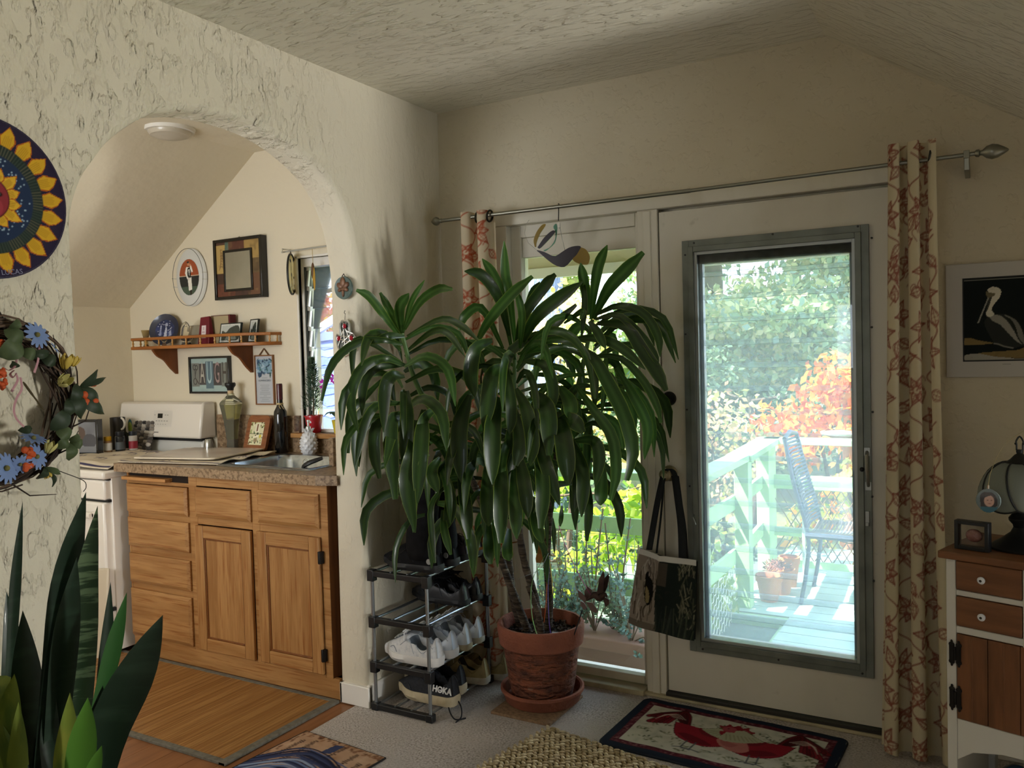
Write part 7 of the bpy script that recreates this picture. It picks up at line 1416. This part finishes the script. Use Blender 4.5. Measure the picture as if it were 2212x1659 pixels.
def tree(name, label, cat, base, trunk, clumps, N, size, mats_, seed, group=None, droop=.3, tr_r=.14, bark='5a4c40'):
    t = thing(name, label, cat, base, group=group); b = MB(); bt = MB(); r = random.Random(seed); bk = mat('bark_'+bark, bark, .9, noise=(6, '3a322b', (3, 3, .5), .45, .7))
    bt.tube([(base[0], base[1], base[2]), (base[0]+.1, base[1], base[2]+trunk*.5), (base[0], base[1], base[2]+trunk)], [tr_r, tr_r*.75, tr_r*.4], 9)
    for k, (c, R) in enumerate(clumps):
        foliage(b, c, R, N, size, seed*100+k, droop, .35, len(mats_)); a = V((base[0], base[1], min(base[2]+trunk, max(base[2]+.1, c[2]-abs(R[2])*.6)))); bt.tube([a, a.lerp(V(c), .6)+V((0, 0, -.05)), V(c)], [tr_r*.35, tr_r*.22, tr_r*.06], 6)
    bt.build('trunk', bk, t); o = b.build('foliage', mats_, t, smooth=False, kind='stuff'); return t
con = leafmats('b0c48e', 'cdd49a', '8fb088', 'e0dcae', '9cbcae', tr=.5); r = random.Random(50)  # pale tones with sunlit haze put into the leaf colours
def clouds(x0, x1, y0, y1, z0, z1, n, R): return [q for q in [((r.uniform(x0, x1), r.uniform(y0, y1), z0+(z1-z0)*(i+.5)/n), (R*r.uniform(.8, 1.3), R, R*r.uniform(.35, .55))) for i in range(n)] if not (abs(q[0][0]+3.9) < 1.0 and 2.2 < q[0][2] < 4.2)]
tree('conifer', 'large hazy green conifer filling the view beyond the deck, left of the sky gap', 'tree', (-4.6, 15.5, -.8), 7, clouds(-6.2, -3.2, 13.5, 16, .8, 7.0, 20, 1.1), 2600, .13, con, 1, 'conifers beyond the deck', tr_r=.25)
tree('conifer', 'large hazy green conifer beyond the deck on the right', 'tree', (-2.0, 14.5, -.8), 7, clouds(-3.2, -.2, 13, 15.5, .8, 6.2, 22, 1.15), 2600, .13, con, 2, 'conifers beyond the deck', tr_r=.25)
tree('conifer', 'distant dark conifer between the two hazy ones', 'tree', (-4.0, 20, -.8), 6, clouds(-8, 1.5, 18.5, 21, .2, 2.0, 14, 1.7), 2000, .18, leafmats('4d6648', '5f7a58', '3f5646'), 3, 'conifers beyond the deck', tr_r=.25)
lt = leafmats('c2c77a', 'a9bf62', 'd6d49a', '8fae58')
tree('garden_tree', 'pale yellow green garden tree seen through the sidelight window', 'tree', (-6.8, 12.5, -.8), 5, clouds(-8.4, -4.8, 11.5, 13.5, .4, 5.2, 16, 1.1), 1600, .13, lt, 4, tr_r=.2)
t = thing('grey_trunk_tree', 'thick haze-blue tree trunk behind the tall plant in the sidelight', 'tree', (-5.75, 10.8, -.8)); MB().tube(spl([(-5.75, 10.8, -.8), (-5.7, 10.8, 1.6), (-5.55, 10.8, 4.2), (-5.6, 10.8, 7)], 10), [.42, .40, .38, .36, .34, .32, .30, .3, .28, .26, .24], 14).build('trunk', mat('haze_blue_bark', '8d9bb5', .9, noise=(5, '6a7690', (4, 4, .6), .4, .7), bump=(5, (4, 4, .6), .05, .4, .6)), t)  # blue haze in front of the trunk put into its bark colour
b = MB(); foliage(b, (-5.6, 10.8, 6.5), (2, 1.5, 1.2), 900, .25, 77, .3, .3, 4); b.build('foliage', lt, t, smooth=False, kind='stuff')
org = leafmats('e0862f', 'e8a83c', 'd2652a', 'e6c458', 'c9552a', tr=.55); yg = leafmats('c6cc4e', 'a3bb3f', 'd8d068', '86a63a', tr=.55)
tree('orange_shrub', 'glowing orange autumn shrub behind the far railing', 'shrub', (-1.35, 7.9, -.6), 1.3, [((-1.35+x, 7.9+y_, z), (.30, .28, .26)) for x, y_, z in ((-.35, 0, .75), (0, .1, .95), (.3, 0, 1.05), (-.15, -.1, .62), (.3, -.1, .72), (.6, .1, .95), (.55, 0, 1.25), (.15, 0, 1.2))], 230, .085, org, 6, droop=.9, tr_r=.03)
tree('yellow_green_shrub', 'yellow green leafy shrub behind the deck lattice', 'shrub', (-1.0, 7.0, -.7), 1.1, [((-1.25+.28*i, 7.0+.1*(i % 2), .05+.32*(i % 3)), (.24, .22, .24)) for i in range(7)], 210, .085, yg+org[:2], 7, droop=1.0, tr_r=.03)
pk_ = leafmats('cdb98c', 'b9a06e', 'd8cf9a', 'a8b060', 'c79a80', tr=.5)
tree('twiggy_shrub', 'sparse pink and yellow twiggy shrub left of the deck post', 'shrub', (-1.95, 6.6, -.7), 1.4, [((-1.95+x, 6.6+y_, z), (.26, .25, .24)) for x, y_, z in ((-.25, 0, .5), (.05, .1, .75), (.2, -.1, .95), (-.15, 0, 1.0), (.15, 0, .4), (-.35, .1, .8), (.3, .0, .62))], 130, .055, pk_, 8, droop=.2, tr_r=.02)
dg = leafmats('55704e', '64805a', '456048', tr=.3)
tree('dark_hedge', 'dark green shady hedge between deck and conifers', 'hedge', (-2.4, 9.6, -.7), 1.6, [((-4.6+.75*i, 9.7+.3*(i % 2), .25+.45*(i % 3)), (.7, .5, .5)) for i in range(8)], 900, .08, dg, 9, tr_r=.06)
tree('dark_hedge', 'low dark green hedge under the railing left of the sidelight view', 'hedge', (-3.6, 6.4, -.7), 1.0, [((-5.0+.5*i, 6.6+.2*(i % 2), -.15+.25*(i % 2)), (.45, .35, .35)) for i in range(7)], 300, .10, dg+yg[3:], 10, tr_r=.05)
tree('bright_shrub', 'bright lime leafy shrub just outside the railing seen through the sidelight', 'shrub', (-2.6, 5.0, -.7), 1.2, [((-3.3+.22*i, 5.0+.12*(i % 2), .0+.22*(i % 4)), (.22, .2, .2)) for i in range(9)], 170, .085, leafmats('c3d24a', '9fbf3e', 'd9dc74', '8cb04a', tr=.6), 11, droop=1.0, tr_r=.03)
tree('gold_shrub', 'tall gold and white flecked shrub behind the railing in the sidelight', 'shrub', (-3.1, 6.2, -.7), 2.0, [((-3.1+x, 6.2, z), (.32, .3, .3)) for x, z in ((-.4, .8), (0, 1.0), (.25, 1.3), (-.2, 1.5), (.3, .8), (.1, 1.8))], 200, .07, leafmats('e0cf8a', 'd8d8a8', 'c2c25a', 'b9a05a', tr=.5), 12, droop=.4, tr_r=.03)
rd = leafmats('d98a94', 'e8c24e', 'd76a4a', 'b9c46a', 'e6a8a8', tr=.5)
tree('pink_tree', 'pink and yellow autumn tree beyond the neighbouring roof in the kitchen window', 'tree', (-11.2, 12.0, -.8), 4.5, clouds(-13, -9.6, 11, 13, 1.6, 4.6, 12, .9), 1000, .12, rd, 13, tr_r=.15)
# neighbouring roof seen through the kitchen window
t = thing('neighbour_roof', 'shade-blue shingled roof of a neighbouring shed outside the kitchen window', 'roof', (-6, 7, 0)); r = random.Random(70)
sh = [mat('shingle_'+c, c, .8) for c in ('3c4d80', '354576', '435688')]  # blue of shade and reflected sky put into the shingle colours
MB().hexa([(-9, 4.9, .05), (-4.6, 4.9, .05), (-4.6, 8.3, 1.78), (-9, 8.3, 1.78), (-9, 4.9, -.6), (-4.6, 4.9, -.6), (-4.6, 8.3, -.6), (-9, 8.3, -.6)]).build('roof_deck', mat('shingle_dark', '55658a', .9), t, smooth=False)
for j in range(17):
    y0 = 4.9+j*.2; pts = []; x = -9
    up = lambda y_: .05+(y_-4.9)*.509
    while x < -4.6: pts.append((x, y0+r.uniform(-.01, .012)-(.035 if len(pts) % 2 else 0))); x += .11
    n = len(pts); b = MB(); b.add([(p[0], p[1], up(p[1])+.022) for p in pts]+[(p[0], y0+.26, up(y0+.26)+.004) for p in pts]+[(p[0], p[1], up(p[1])-.002) for p in pts], [(i, i+1, n+i+1, n+i) for i in range(n-1)]+[(2*n+i, 2*n+i+1, i+1, i) for i in range(n-1)]); b.build('shingle_course', sh[j % 3], t, smooth=False)
MB().obox((-6.4, 8.0, 2.25), (2.6, .06, .10), M.Rotation(R_(-24), 3, 'Y')).build('white_barge_board', white, t, smooth=False)
